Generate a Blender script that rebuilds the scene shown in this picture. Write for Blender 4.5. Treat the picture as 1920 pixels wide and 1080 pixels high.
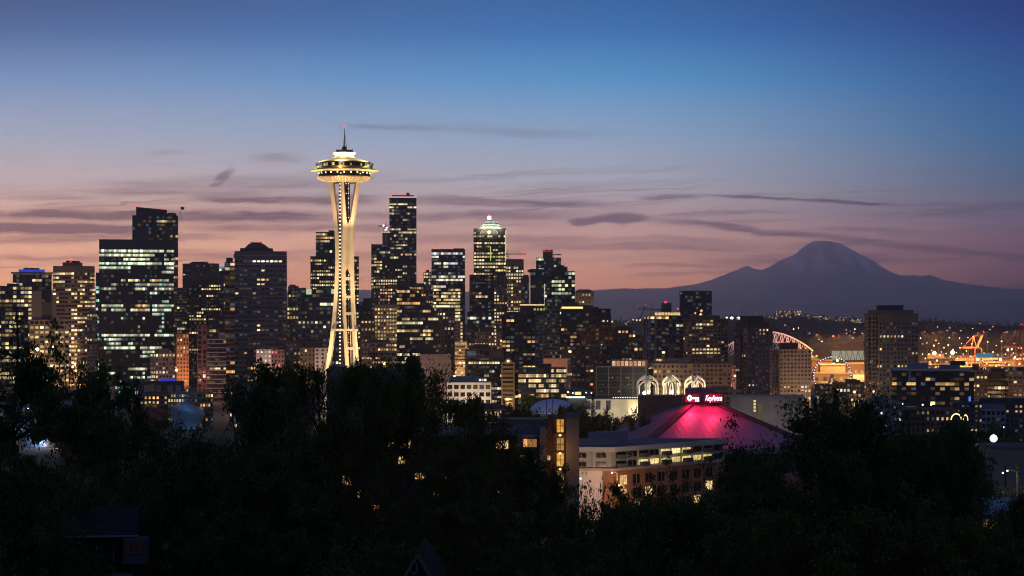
import bpy, math, random
import numpy as np
from mathutils import Vector, Matrix

for o in list(bpy.data.objects):
    bpy.data.objects.remove(o)
scene = bpy.context.scene
COL = scene.collection
F, CAMZ, HY = 4000.0, 105.0, 600.0          # focal length in photo pixels, eye height, row of the level horizon


def srgb(r, g, b):
    f = lambda c: c / 12.92 if c <= .04045 else ((c + .055) / 1.055) ** 2.4
    return (f(r / 255), f(g / 255), f(b / 255), 1.0)


# ------------------------------------------------------------------ camera
cam_data = bpy.data.cameras.new('camera')
cam = bpy.data.objects.new('camera', cam_data)
COL.objects.link(cam)
cam.location = (0, 0, CAMZ)
cam.rotation_euler = (math.radians(90), 0, 0)
cam_data.sensor_width = 36
cam_data.lens = 36 * F / 1920
cam_data.shift_y = (HY - 540) / 1920
cam_data.clip_start = 0.5
cam_data.clip_end = 200000
scene.camera = cam
vs = scene.view_settings
vs.view_transform = 'Standard'
vs.look = 'None'
vs.exposure = 0
vs.gamma = 1
vs.use_curve_mapping = False
scene.render.engine = 'CYCLES'
cy = scene.cycles
cy.max_bounces = 4
cy.diffuse_bounces = 2
cy.glossy_bounces = 2
cy.transmission_bounces = 2
cy.transparent_max_bounces = 6
cy.volume_bounces = 1
cy.sample_clamp_indirect = 1.0
cy.use_denoising = True
cy.caustics_reflective = False
cy.caustics_refractive = False
cy.filter_width = 1.1


# ------------------------------------------------------------------ node helper
class NT:
    def __init__(self, tree):
        self.t = tree
        tree.nodes.clear()

    def n(self, kind, **kw):
        nd = self.t.nodes.new(kind)
        for k, v in kw.items():
            setattr(nd, k, v)
        return nd

    def link(self, a, b):
        self.t.links.new(a, b)

    def put(self, sock, v):
        if isinstance(v, bpy.types.NodeSocket):
            self.link(v, sock)
        else:
            sock.default_value = v

    def m(self, op, a, b=0.0, c=0.0, clamp=False):
        nd = self.n('ShaderNodeMath', operation=op, use_clamp=clamp)
        for i, v in enumerate((a, b, c)):
            self.put(nd.inputs[i], v)
        return nd.outputs[0]

    def mix(self, f, a, b, mode='MIX'):
        nd = self.n('ShaderNodeMix', data_type='RGBA', blend_type=mode)
        self.put(nd.inputs[0], f)
        self.put(nd.inputs[6], a)
        self.put(nd.inputs[7], b)
        return nd.outputs[2]

    def smooth(self, x, lo, hi, a=0.0, b=1.0):
        nd = self.n('ShaderNodeMapRange', interpolation_type='SMOOTHSTEP')
        self.put(nd.inputs[0], x)
        for i, v in enumerate((lo, hi, a, b)):
            nd.inputs[1 + i].default_value = v
        return nd.outputs[0]

    def ramp(self, x, stops):
        nd = self.n('ShaderNodeValToRGB')
        cr = nd.color_ramp
        while len(cr.elements) < len(stops):
            cr.elements.new(0.5)
        for e, (p, c) in zip(cr.elements, stops):
            e.position = p
            e.color = c
        self.put(nd.inputs[0], x)
        return nd.outputs[0]

    def noise(self, vec, scale, detail=3.0, rough=.5):
        nd = self.n('ShaderNodeTexNoise')
        self.put(nd.inputs['Vector'], vec)
        nd.inputs['Scale'].default_value = scale
        nd.inputs['Detail'].default_value = detail
        nd.inputs['Roughness'].default_value = rough
        return nd.outputs[0]

    def xyz(self, x, y, z):
        nd = self.n('ShaderNodeCombineXYZ')
        for i, v in enumerate((x, y, z)):
            self.put(nd.inputs[i], v)
        return nd.outputs[0]


# ------------------------------------------------------------------ sky before sunrise (by direction only)
SUN_EL, SUN_ROT = math.radians(-1.5), math.radians(-35)
world = bpy.data.worlds.new('World')
scene.world = world
world.use_nodes = True
w = NT(world.node_tree)
geo = w.n('ShaderNodeTexCoord').outputs['Generated']
sep = w.n('ShaderNodeSeparateXYZ')
w.link(geo, sep.inputs[0])
dx, dy, dz = sep.outputs
dyc = w.m('MAXIMUM', dy, .15)
u = w.m('MULTIPLY', w.m('DIVIDE', dx, dyc), F / 960)            # -1 .. 1 over the photograph's width
v = w.m('MULTIPLY', w.m('DIVIDE', dz, dyc), F / 1000)           # 0 at the horizon, 0.6 at the photograph's top


HAZE_DENSITY, HAZE_TOP, HAZE_END = 3.2e-5, 2480.0, 75900.0
AIR = ((.125, .092, .145), (.12, .125, .187))                      # the haze's own light near the horizon and at the photograph's top


def stops(rows):                                                # rows: (photo row, sRGB as seen through the haze)
    res = []
    for y, c_ in sorted(rows, reverse=True):
        v_ = max(1e-4, (HY - y) / F)
        T = math.exp(-HAZE_DENSITY * min(HAZE_END, (HAZE_TOP - CAMZ) / v_))
        lin = srgb(*c_)
        k = min(1.0, max(0.0, (HY - y) / 600))
        air = [AIR[0][i] * (1 - k) + AIR[1][i] * k for i in range(3)]
        res.append(((HY - y) / 1000 / 1.6 if y > -1000 else 1.0, tuple(max(0.0, (lin[i] - air[i] * (1 - T)) / T) for i in range(3)) + (1,)))
    return res


vv = w.m('DIVIDE', v, 1.6, clamp=True)
r_left = w.ramp(vv, stops([(600, (208, 134, 118)), (530, (208, 150, 130)), (470, (202, 157, 140)), (410, (196, 160, 148)), (350, (176, 160, 166)),
                           (260, (150, 160, 182)), (150, (112, 142, 184)), (60, (74, 108, 158)), (-30, (48, 84, 130)), (-300, (30, 44, 86)), (-1000, (16, 22, 44))]))
r_mid = w.ramp(vv, stops([(600, (172, 118, 114)), (540, (176, 124, 117)), (480, (172, 134, 131)), (410, (164, 141, 147)), (340, (156, 157, 172)),
                          (250, (132, 156, 186)), (150, (88, 143, 192)), (60, (38, 114, 174)), (-30, (14, 98, 152)), (-300, (18, 50, 98)), (-1000, (14, 22, 46))]))
r_right = w.ramp(vv, stops([(600, (88, 74, 96)), (540, (98, 78, 98)), (480, (114, 92, 112)), (410, (114, 102, 124)), (340, (96, 106, 134)),
                            (250, (72, 106, 148)), (150, (34, 96, 148)), (60, (14, 82, 138)), (-30, (14, 68, 118)), (-300, (14, 36, 78)), (-1000, (12, 20, 42))]))
c = w.mix(w.smooth(u, -1.15, .15), r_left, r_mid)
c = w.mix(w.smooth(u, .1, 1.15), c, r_right)
# thin clouds
px = w.m('MULTIPLY_ADD', u, 960, 960)
py = w.m('MULTIPLY_ADD', v, -1000, HY)
wob = w.noise(w.xyz(w.m('MULTIPLY', px, .006), w.m('MULTIPLY', py, .02), 3.3), 1.0, 3)
wob2 = w.noise(w.xyz(w.m('MULTIPLY', px, .02), w.m('MULTIPLY', py, .08), 9.1), 1.0, 3)
pyw = w.m('ADD', py, w.m('MULTIPLY_ADD', wob, 24, -12))
pyw = w.m('ADD', pyw, w.m('MULTIPLY_ADD', wob2, 12, -6))


def streak(x0, x1, y0, y1, thick, amt, soft=120):
    t = w.m('DIVIDE', w.m('SUBTRACT', px, x0), x1 - x0)
    yy = w.m('MULTIPLY_ADD', t, y1 - y0, y0)
    d = w.m('DIVIDE', w.m('SUBTRACT', pyw, yy), thick)
    g = w.m('DIVIDE', amt, w.m('ADD', 1.0, w.m('MULTIPLY', d, w.m('MULTIPLY', d, w.m('MULTIPLY', d, d)))))
    e = w.m('MULTIPLY', w.smooth(px, x0 - soft, x0 + soft), w.smooth(px, x1 - soft, x1 + soft, 1.0, 0.0))
    return w.m('MULTIPLY', g, e)


cl = None
for s in [(-40, 640, 400, 408, 10, .62), (-80, 300, 424, 432, 11, .72), (-40, 420, 447, 440, 8, .45), (330, 780, 424, 430, 7, .42),
          (360, 700, 372, 374, 8, .55, 60), (760, 1140, 372, 386, 7, .5), (640, 1080, 405, 404, 9, .38), (700, 1130, 448, 452, 10, .35), (-60, 260, 481, 486, 5, .4),
          (530, 900, 480, 482, 8, .3), (650, 830, 236, 239, 5, .22, 60), (830, 1100, 240, 252, 7, .15), (40, 180, 370, 372, 4, .3, 50), (1200, 1310, 369, 371, 5, .45, 40),
          (1330, 1670, 371, 381, 3, .5, 60), (1250, 1560, 415, 444, 6, .5), (1500, 1990, 442, 488, 7, .4), (960, 1420, 464, 462, 8, .38), (1080, 1400, 448, 452, 6, .25),
          (1180, 1400, 499, 497, 3, .3, 50), (1650, 1990, 386, 384, 4, .2), (290, 340, 287, 287, 4, .2, 40), (480, 560, 297, 298, 9, .25, 40), (1530, 1720, 430, 438, 5, .25)]:
    k = streak(*s)
    cl = k if cl is None else w.m('MAXIMUM', cl, k)
# broad faint banding
band = w.noise(w.xyz(w.m('MULTIPLY', px, .0016), w.m('MULTIPLY', py, .026), 1.7), 1.0, 4, .55)
fine = w.noise(w.xyz(w.m('MULTIPLY', px, .0013), w.m('MULTIPLY_ADD', px, .004, w.m('MULTIPLY', pyw, .075)), 8.2), 1.0, 5, .6)
band = w.m('MAXIMUM', w.smooth(band, .5, .78), w.m('MULTIPLY', w.smooth(fine, .52, .72), w.smooth(u, -.2, 1.2, 1.0, .35)))
band = w.m('MULTIPLY', band, w.m('MULTIPLY', w.smooth(py, 270, 400), w.smooth(py, 490, 560, 1.0, 0.0)))
cl = w.m('MAXIMUM', cl, w.m('MULTIPLY', band, .55))
fib = w.noise(w.xyz(w.m('MULTIPLY', px, .012), w.m('MULTIPLY', pyw, .22), 5.5), 1.0, 4, .65)
cl = w.m('MULTIPLY', cl, w.m('MULTIPLY_ADD', fib, 1.7, .15))               # fibrous, not smooth
# the smoke-like wisp over the left towers
wx = w.m('DIVIDE', w.m('SUBTRACT', px, w.m('MULTIPLY_ADD', w.m('SUBTRACT', py, 340), -.9, 410)), 17)
wy = w.m('DIVIDE', w.m('SUBTRACT', py, 340), 27)
wr = w.m('ADD', w.m('MULTIPLY', wx, wx), w.m('MULTIPLY', wy, wy))
wi = w.m('MULTIPLY', w.smooth(wr, 0, 1.6, 1.0, 0.0), w.smooth(wob2, .3, .62))
cl = w.m('MAXIMUM', cl, w.m('MULTIPLY', wi, .5))
c = w.mix(w.m('MULTIPLY', cl, 1.55, clamp=True), c, w.mix(w.smooth(u, -1, 1), srgb(92, 62, 70), srgb(66, 50, 72)))
# the dark little cloud right of the pyramid-topped tower
blob = None
for bx, by, rx, ry in ((1166, 409, 56, 13), (1090, 416, 32, 9), (1130, 411, 40, 8)):
    q = w.m('ADD', w.m('POWER', w.m('ABSOLUTE', w.m('DIVIDE', w.m('SUBTRACT', px, bx), rx)), 2),
            w.m('POWER', w.m('ABSOLUTE', w.m('DIVIDE', w.m('SUBTRACT', w.m('MULTIPLY_ADD', wob2, 14, w.m('SUBTRACT', py, 7)), by), ry)), 2))
    q = w.smooth(w.m('ADD', q, w.m('MULTIPLY_ADD', wob2, 1.2, -.6)), .1, 1.2, 1.0, 0.0)
    blob = q if blob is None else w.m('MAXIMUM', blob, q)
c = w.mix(w.m('MULTIPLY', blob, .85), c, srgb(74, 68, 96))
# the sky behind the viewer and overhead is still night-blue
back = w.smooth(dy, -.2, .75)
c = w.mix(back, srgb(74, 90, 128), c)
low = w.smooth(dz, -.25, -.02)
c = w.mix(low, srgb(10, 10, 14), c)
sky = w.n('ShaderNodeTexSky', sky_type='NISHITA')
sky.sun_disc = False
sky.sun_elevation = SUN_EL
sky.sun_rotation = SUN_ROT
sky.altitude = 100
bg = w.n('ShaderNodeBackground')
w.link(c, bg.inputs[0])
bg.inputs[1].default_value = 1.0
bg2 = w.n('ShaderNodeBackground')
w.link(sky.outputs[0], bg2.inputs[0])
bg2.inputs[1].default_value = 0.02
add = w.n('ShaderNodeAddShader')
w.link(bg.outputs[0], add.inputs[0])
w.link(bg2.outputs[0], add.inputs[1])
out = w.n('ShaderNodeOutputWorld')
w.link(add.outputs[0], out.inputs[0])


# ------------------------------------------------------------------ materials
MATS = {}


def mat(name, color, rough=.8, metal=0.0, var=.25, scale=.15, spec=.3):
    if name in MATS:
        return MATS[name]
    m = bpy.data.materials.new(name)
    m.use_nodes = True
    t = NT(m.node_tree)
    tc = t.n('ShaderNodeTexCoord').outputs['Object']
    nz = t.noise(tc, scale, 4, .6)
    lo = tuple(x * (1 - var) for x in color[:3]) + (1,)
    hi = tuple(min(1, x * (1 + var)) for x in color[:3]) + (1,)
    b = t.n('ShaderNodeBsdfPrincipled')
    t.link(t.mix(t.smooth(nz, .3, .7), lo, hi), b.inputs['Base Color'])
    b.inputs['Roughness'].default_value = rough
    b.inputs['Metallic'].default_value = metal
    b.inputs['Specular IOR Level'].default_value = spec
    o = t.n('ShaderNodeOutputMaterial')
    t.link(b.outputs[0], o.inputs[0])
    MATS[name] = m
    return m


def emit(name, color, strength, sample=False):
    if name in MATS:
        return MATS[name]
    m = bpy.data.materials.new(name)
    m.use_nodes = True
    t = NT(m.node_tree)
    e = t.n('ShaderNodeEmission')
    e.inputs[0].default_value = tuple(color[:3]) + (1,)
    e.inputs[1].default_value = strength
    o = t.n('ShaderNodeOutputMaterial')
    t.link(e.outputs[0], o.inputs[0])
    if not sample:
        m.cycles.emission_sampling = 'NONE'
    MATS[name] = m
    return m


def lit_material(name, from_object):
    m = bpy.data.materials.new(name)
    m.use_nodes = True
    t = NT(m.node_tree)
    if from_object:
        col = t.n('ShaderNodeObjectInfo').outputs['Color']
    else:
        col = t.n('ShaderNodeAttribute', attribute_name='glow').outputs['Color']
    tc = t.n('ShaderNodeTexCoord').outputs['Object']
    nz = t.smooth(t.noise(tc, .9, 2), .25, .75, .55, 1.25)       # rooms are not lit evenly
    e = t.n('ShaderNodeEmission')
    t.link(col, e.inputs[0])
    t.link(nz, e.inputs[1])
    o = t.n('ShaderNodeOutputMaterial')
    t.link(e.outputs[0], o.inputs[0])
    m.cycles.emission_sampling = 'NONE'
    return m


M_LIT = lit_material('lit_window', True)
M_LITMIX = lit_material('lit_windows_mixed', False)
M_DARKGLASS = mat('dark_window_glass', (.012, .014, .018), .18, 0, .3, .2, .5)
M_GLASSWALL = mat('dark_glass_facade', (.010, .015, .028), .3, 0, .4, .05, .5)
M_TEALGLASS = mat('teal_glass_facade', (.012, .026, .032), .22, 0, .4, .05, .5)
M_BLACK = mat('black_metal', (.012, .012, .013), .6)
M_STEEL = mat('grey_steel', (.16, .16, .17), .5, .4)
M_CREAM = mat('cream_painted_steel', (.74, .66, .50), .55, 0, .06, .05)
M_WHITE = mat('white_paint', (.74, .73, .70), .6, 0, .08, .3)
M_ASPHALT = mat('asphalt', (.045, .045, .047), .9, 0, .3, .2)
M_RED = emit('red_beacon', (1, .03, .05), 3.0)
M_AMBER = emit('sodium_lamp', (1, .55, .18), 5.0)
M_WARM = emit('warm_lamp', (1, .78, .42), 5.0)
M_COOL = emit('cool_white_lamp', (.8, .93, 1), 5.0)


def wallmat(rgb, rough=.85):
    return mat('wall_%d_%d_%d' % tuple(int(x * 1000) for x in rgb), rgb, rough, 0, .16, .06)


# ------------------------------------------------------------------ mesh helpers
class MB:
    def __init__(self):
        self.v, self.f, self.mi, self.col = [], [], [], []

    def quadface(self, pts, mi=0, col=None):
        b = len(self.v)
        self.v += [tuple(p) for p in pts]
        self.f.append(tuple(range(b, b + len(pts))))
        self.mi.append(mi)
        self.col.append(col)

    def box(self, x0, x1, y0, y1, z0, z1, mi=0):
        b = len(self.v)
        self.v += [(x0, y0, z0), (x1, y0, z0), (x1, y1, z0), (x0, y1, z0), (x0, y0, z1), (x1, y0, z1), (x1, y1, z1), (x0, y1, z1)]
        for q in ((0, 3, 2, 1), (4, 5, 6, 7), (0, 1, 5, 4), (1, 2, 6, 5), (2, 3, 7, 6), (3, 0, 4, 7)):
            self.f.append(tuple(b + i for i in q))
            self.mi.append(mi)
            self.col.append(None)
        return self

    def prism(self, poly, z0, z1, mi=0, top=None):
        """poly: list of (x, y) counter-clockwise; z0/z1 numbers or lists of heights."""
        n = len(poly)
        b = len(self.v)
        za = z0 if isinstance(z0, (list, tuple)) else [z0] * n
        zb = z1 if isinstance(z1, (list, tuple)) else [z1] * n
        tp = top or poly
        self.v += [(p[0], p[1], z) for p, z in zip(poly, za)] + [(p[0], p[1], z) for p, z in zip(tp, zb)]
        fs = [tuple(b + i for i in reversed(range(n))), tuple(b + n + i for i in range(n))]
        fs += [(b + i, b + (i + 1) % n, b + n + (i + 1) % n, b + n + i) for i in range(n)]
        for q in fs:
            self.f.append(q)
            self.mi.append(mi)
            self.col.append(None)
        return self

    def tube(self, p0, p1, r0, r1=None, n=6, mi=0, cap=True):
        r1 = r0 if r1 is None else r1
        p0, p1 = Vector(p0), Vector(p1)
        d = (p1 - p0)
        if d.length < 1e-6:
            return self
        d.normalize()
        a = d.orthogonal().normalized()
        c_ = d.cross(a)
        b = len(self.v)
        for p, r in ((p0, r0), (p1, r1)):
            for k in range(n):
                t = 2 * math.pi * k / n
                self.v.append(tuple(p + (a * math.cos(t) + c_ * math.sin(t)) * r))
        fs = [(b + k, b + (k + 1) % n, b + n + (k + 1) % n, b + n + k) for k in range(n)]
        if cap:
            fs += [tuple(b + k for k in reversed(range(n))), tuple(b + n + k for k in range(n))]
        for q in fs:
            self.f.append(q)
            self.mi.append(mi)
            self.col.append(None)
        return self

    def path(self, pts, r, n=5, mi=0):
        for a, b in zip(pts[:-1], pts[1:]):
            self.tube(a, b, r, r, n, mi)
        return self

    def lathe(self, prof, n=48, mi=0, cx=0, cy=0, a0=0, a1=2 * math.pi):
        full = abs(a1 - a0 - 2 * math.pi) < 1e-6
        cols = n if full else n + 1
        b = len(self.v)
        for k in range(cols):
            t = a0 + (a1 - a0) * k / n
            for r, z in prof:
                self.v.append((cx + r * math.cos(t), cy + r * math.sin(t), z))
        m = len(prof)
        for k in range(n):
            k2 = (k + 1) % cols
            for i in range(m - 1):
                self.f.append((b + k * m + i, b + k2 * m + i, b + k2 * m + i + 1, b + k * m + i + 1))
                self.mi.append(mi)
                self.col.append(None)
        return self

    def ball(self, c0, r, n=8, mi=0, sz=1.0):
        prof = [(r * math.sin(math.pi * i / n), -r * sz * math.cos(math.pi * i / n)) for i in range(n + 1)]
        prof[0] = (r * .02, -r * sz)
        prof[-1] = (r * .02, r * sz)
        return self.lathe([(a, z + c0[2]) for a, z in prof], n + 2, mi, c0[0], c0[1])

    def build(self, name, mats, parent=None, loc=(0, 0, 0), rz=0.0, smooth=False, glow=False):
        me = bpy.data.meshes.new(name)
        me.from_pydata(self.v, [], self.f)
        for m in (mats if isinstance(mats, (list, tuple)) else [mats]):
            me.materials.append(m)
        me.polygons.foreach_set('material_index', self.mi)
        if smooth:
            me.polygons.foreach_set('use_smooth', [True] * len(self.f))
        if glow:
            at = me.color_attributes.new('glow', 'FLOAT_COLOR', 'POINT')
            arr = np.zeros((len(self.v), 4), dtype=np.float32)
            arr[:, 3] = 1
            for f_, c_ in zip(self.f, self.col):
                if c_ is not None:
                    for i in f_:
                        arr[i, :3] = c_
            at.data.foreach_set('color', arr.ravel())
        me.update()
        o = bpy.data.objects.new(name, me)
        COL.objects.link(o)
        o.location = loc
        o.rotation_euler = (0, 0, rz)
        if parent is not None:
            o.parent = parent
        return o


def tag(o, label=None, cat=None, group=None, kind=None):
    for k, val in (('label', label), ('category', cat), ('group', group), ('kind', kind)):
        if val:
            o[k] = val
    return o


def thing(name, label, cat, loc=(0, 0, 0), rz=0.0, group=None):
    o = bpy.data.objects.new(name, None)
    COL.objects.link(o)
    o.location = loc
    o.rotation_euler = (0, 0, rz)
    return tag(o, label, cat, group)


def copy_tree(o, parent=None):
    c_ = o.copy()
    COL.objects.link(c_)
    if parent is not None:
        c_.parent = parent
    for ch in o.children:
        copy_tree(ch, c_)
    return c_


def at(px_, py_, Y):
    return Vector(((px_ - 960) / F * Y, Y, CAMZ - (py_ - HY) / F * Y))


GY = [-400, 0, 60, 150, 300, 600, 1000, 1400, 1800, 2600, 3300, 3900, 80000]
GZ = [112, 101, 94, 80, 60, 44, 38, 38, 42, 45, 30, 6, 4]


GZR = [112, 101, 94, 80, 60, 44, 38, 37, 20, 5, 5, 4.5, 4]          # the waterfront side lies low


def gz(Y, px_=None):
    z = float(np.interp(Y, GY, GZ))
    if px_ is not None:
        k = min(1.0, max(0.0, (px_ - 1340) / 180))
        z = z * (1 - k) + float(np.interp(Y, GY, GZR)) * k
    return z


def lamp(name, loc, power, color, radius=.5, target=None, angle=60, blend=.5):
    d = bpy.data.lights.new(name, 'SPOT' if target is not None else 'POINT')
    d.energy = power
    d.color = color
    d.shadow_soft_size = radius
    o = bpy.data.objects.new(name, d)
    COL.objects.link(o)
    o.location = loc
    if target is not None:
        d.spot_size = math.radians(angle)
        d.spot_blend = blend
        o.rotation_euler = (Vector(target) - Vector(loc)).to_track_quat('-Z', 'Y').to_euler()
    return o


# ================================================================== ground, water, hills, mountain
def ground_sheet():
    xs = np.concatenate([np.linspace(-30000, -3000, 10), np.linspace(-2600, 2600, 53), np.linspace(3000, 30000, 10)])
    ys = np.concatenate([np.array([-400, -200, -50]), np.linspace(0, 600, 25), np.linspace(650, 4000, 56), np.linspace(4500, 9000, 10), np.linspace(12000, 76000, 12)])
    mb = MB()
    rng = np.random.default_rng(4)
    for y in ys:
        for x in xs:
            mb.v.append((x, y, gz(y, 960 + x / max(y, 1) * F) + (rng.normal(0, .35) if 20 < y < 3000 else 0)))
    nx = len(xs)
    for j in range(len(ys) - 1):
        for i in range(nx - 1):
            a = j * nx + i
            mb.f.append((a, a + 1, a + nx + 1, a + nx))
            mb.mi.append(0)
    m = bpy.data.materials.new('dark_ground')
    m.use_nodes = True
    t = NT(m.node_tree)
    tc = t.n('ShaderNodeTexCoord').outputs['Object']
    a = t.noise(tc, .02, 5, .6)
    b_ = t.noise(tc, .4, 3, .6)
    col = t.mix(t.smooth(a, .42, .58), (.03, .045, .02, 1), (.055, .052, .05, 1))
    col = t.mix(t.m('MULTIPLY', b_, .5), col, (.02, .022, .016, 1))
    bs = t.n('ShaderNodeBsdfPrincipled')
    t.link(col, bs.inputs['Base Color'])
    bs.inputs['Roughness'].default_value = .95
    o = t.n('ShaderNodeOutputMaterial')
    t.link(bs.outputs[0], o.inputs[0])
    tag(mb.build('ground', m, smooth=True), kind='structure')


ground_sheet()


def vnoise(x, y, seed, octaves=5):
    """cheap value noise on arrays"""
    rng = np.random.default_rng(seed)
    tot = np.zeros_like(x)
    amp, fr = 1.0, 1.0
    for _ in range(octaves):
        tab = rng.random((64, 64))
        xf, yf = x * fr, y * fr
        xi, yi = np.floor(xf).astype(int), np.floor(yf).astype(int)
        fx, fy = xf - xi, yf - yi
        fx, fy = fx * fx * (3 - 2 * fx), fy * fy * (3 - 2 * fy)
        g = lambda a, b: tab[a % 64, b % 64]
        tot += amp * ((g(xi, yi) * (1 - fx) + g(xi + 1, yi) * fx) * (1 - fy) + (g(xi, yi + 1) * (1 - fx) + g(xi + 1, yi + 1) * fx) * fy - .5)
        amp *= .5
        fr *= 2.0
    return tot


def heightfield(name, X, Yg, Z, m):
    ny, nx = X.shape
    me = bpy.data.meshes.new(name)
    vs_ = np.stack([X, Yg, Z], -1).reshape(-1, 3)
    idx = np.arange(ny * nx).reshape(ny, nx)
    q = np.stack([idx[:-1, :-1], idx[:-1, 1:], idx[1:, 1:], idx[1:, :-1]], -1).reshape(-1, 4)
    me.from_pydata(vs_.tolist(), [], q.tolist())
    me.materials.append(m)
    me.polygons.foreach_set('use_smooth', [True] * len(q))
    me.update()
    o = bpy.data.objects.new(name, me)
    COL.objects.link(o)
    return o


# ---- the far snow mountain (a cone of ridges, 60 km off) and the foothills before it
def mountain():
    D = 60000.0
    s = D / F                                                     # metres per photo pixel out there
    cx = (1546 - 960) * s
    xs = np.linspace((1040 - 960) * s, (2140 - 960) * s, 420)
    ys = np.linspace(D - 7500, D + 7500, 150)
    X, Yg = np.meshgrid(xs, ys)
    prof_x = np.array([1040, 1120, 1200, 1250, 1300, 1335, 1350, 1370, 1390, 1397, 1404, 1413, 1430, 1450, 1470, 1490, 1505, 1518, 1527, 1548, 1560, 1575, 1590, 1610, 1640, 1670, 1690, 1720, 1740, 1780, 1830, 1900, 1980, 2140])
    prof_y = np.array([545, 543, 541, 539, 532, 523, 518, 512, 504, 499, 497.5, 503, 505, 495, 486, 475, 464, 456, 451.5, 450, 451.5, 456.5, 464, 476, 492, 507, 513, 515, 516, 525, 535, 541, 546, 552])
    P = np.interp(xs, (prof_x - 960) * s, (HY - prof_y) * s + CAMZ)
    P = np.convolve(np.pad(P, 2, mode='edge'), np.ones(3) / 3, 'valid')[1:-1]
    P = P + vnoise(xs / 420.0, xs * 0 + .7, 12, 4) * 95 * np.clip((P - 500) / 900, 0, 1)
    dd = (Yg - D) / 1000.0
    wid = 1.2 + 3.4 * np.clip((P - 600) / 1700, 0, 1)
    fall = np.exp(-np.abs(dd / wid[None, :]) ** 1.25)
    ridg = 1 - np.abs(vnoise(X / 900.0 + 40, Yg / 2100.0, 3, 5)) * 2
    Z = P[None, :] * fall
    Z -= np.clip(np.abs(dd) * 300, 0, 180) * (1 - ridg) * np.clip(Z / 900, 0, 1)
    Z = np.maximum(Z, -60)
    m = bpy.data.materials.new('snow_and_rock')
    m.use_nodes = True
    t = NT(m.node_tree)
    tc = t.n('ShaderNodeTexCoord').outputs['Object']
    sp = t.n('ShaderNodeSeparateXYZ')
    t.link(tc, sp.inputs[0])
    mp = t.n('ShaderNodeMapping')
    mp.inputs['Scale'].default_value = (.0016, .0007, .00045)
    mp.inputs['Rotation'].default_value = (0, math.radians(18), 0)
    t.link(tc, mp.inputs[0])
    nz = t.noise(mp.outputs[0], 1.0, 6, .65)
    hi = t.smooth(t.m('ADD', sp.outputs[2], t.m('MULTIPLY_ADD', nz, 1500, -750)), 1100, 2100)
    rock = t.mix(t.smooth(nz, .4, .6), (.05, .05, .07, 1), (.14, .135, .16, 1))
    col = t.mix(t.m('MULTIPLY', hi, t.smooth(nz, .40, .62)), rock, (.86, .84, .88, 1))
    bs = t.n('ShaderNodeBsdfPrincipled')
    t.link(col, bs.inputs['Base Color'])
    bs.inputs['Roughness'].default_value = 1
    bs.inputs['Specular IOR Level'].default_value = 0
    o = t.n('ShaderNodeOutputMaterial')
    t.link(bs.outputs[0], o.inputs[0])
    tag(heightfield('mountain', X, Yg, Z, m), kind='structure')


mountain()


def foothills():
    D = 52000.0
    s = D / F
    xs = np.linspace((-400 - 960) * s, (2400 - 960) * s, 400)
    ys = np.linspace(D - 4000, D + 4000, 40)
    X, Yg = np.meshgrid(xs, ys)
    pxs = xs / s + 960
    base = np.interp(pxs, [-400, 1000, 1115, 1180, 1260, 1330, 1500, 1700, 1900, 2400], [543, 545, 543, 541, 543, 556, 568, 572, 566, 560])
    P = (HY - base) * s + CAMZ
    P = P + vnoise(xs / 900.0, xs * 0 + .3, 8, 5) * 70
    Z = P[None, :] * np.exp(-((Yg - D) / 2200) ** 2) - 20
    tag(heightfield('foothills', X, Yg, Z, mat('forested_foothills', (.05, .055, .07), 1, 0, .3, .0006, 0)), kind='structure')


foothills()
HILL_D = 7200.0


def hill_top(px_):
    return float(np.interp(px_, [900, 1100, 1145, 1230, 1330, 1430, 1490, 1550, 1620, 1730, 1800, 1920, 2100], [604, 604, 602, 600, 596, 594, 589, 596, 602, 598, 602, 609, 612]))


def near_hill():
    s = HILL_D / F
    pxs = np.linspace(200, 2150, 330)
    xs = (pxs - 960) * s
    ys = np.linspace(HILL_D - 1500, HILL_D + 1500, 60)
    X, Yg = np.meshgrid(xs, ys)
    P = np.array([(HY - hill_top(p)) * s + CAMZ - 4 for p in pxs])
    Z = P[None, :] * np.exp(-((Yg - HILL_D) / 750) ** 2) - 3 + vnoise(X / 60, Yg / 60, 5, 4) * 5
    tag(heightfield('hill', X, Yg, Z, mat('wooded_hillside', (.035, .038, .03), 1, 0, .4, .01, 0)), kind='structure')
    return P


near_hill()


def hill_height(px_, Y):
    return ((HY - hill_top(px_)) * HILL_D / F + CAMZ - 4) * math.exp(-((Y - HILL_D) / 750) ** 2) - 3


# ---- haze: one closed box of even air round the whole scene
hz = MB().box(-34000, 34000, -390, 75900, -70, 2480)
hm = bpy.data.materials.new('haze_air')
hm.use_nodes = True
t = NT(hm.node_tree)
pv = t.n('ShaderNodeVolumePrincipled')
pv.inputs['Color'].default_value = (.95, .92, 1, 1)
pv.inputs['Density'].default_value = HAZE_DENSITY
pv.inputs['Anisotropy'].default_value = .88
o_ = t.n('ShaderNodeOutputMaterial')
t.link(pv.outputs[0], o_.inputs['Volume'])
HAZE = tag(hz.build('haze', hm), kind='stuff')


# ================================================================== buildings
SPECS = []
PAL = {
    'warm': [(1, .62, .24), (1, .70, .32), (1, .54, .18), (1, .80, .46)],
    'yellow': [(1, .72, .30), (1, .78, .38), (1, .64, .24), (1, .86, .55)],
    'cool': [(.90, 1, .68), (.98, 1, .70), (.78, .98, .72), (1, .93, .58)],
    'white': [(1, .88, .62), (1, .94, .80), (.92, .97, 1), (1, .76, .42)],
    'orange': [(1, .55, .25), (1, .62, .3), (1, .45, .2), (1, .75, .4)],
    'red': [(1, .15, .15), (1, .1, .2), (1, .6, .3)],
    'teal': [(.45, 1, .75), (.7, 1, .9), (1, .9, .6), (.3, .9, .8)],
}


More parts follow.
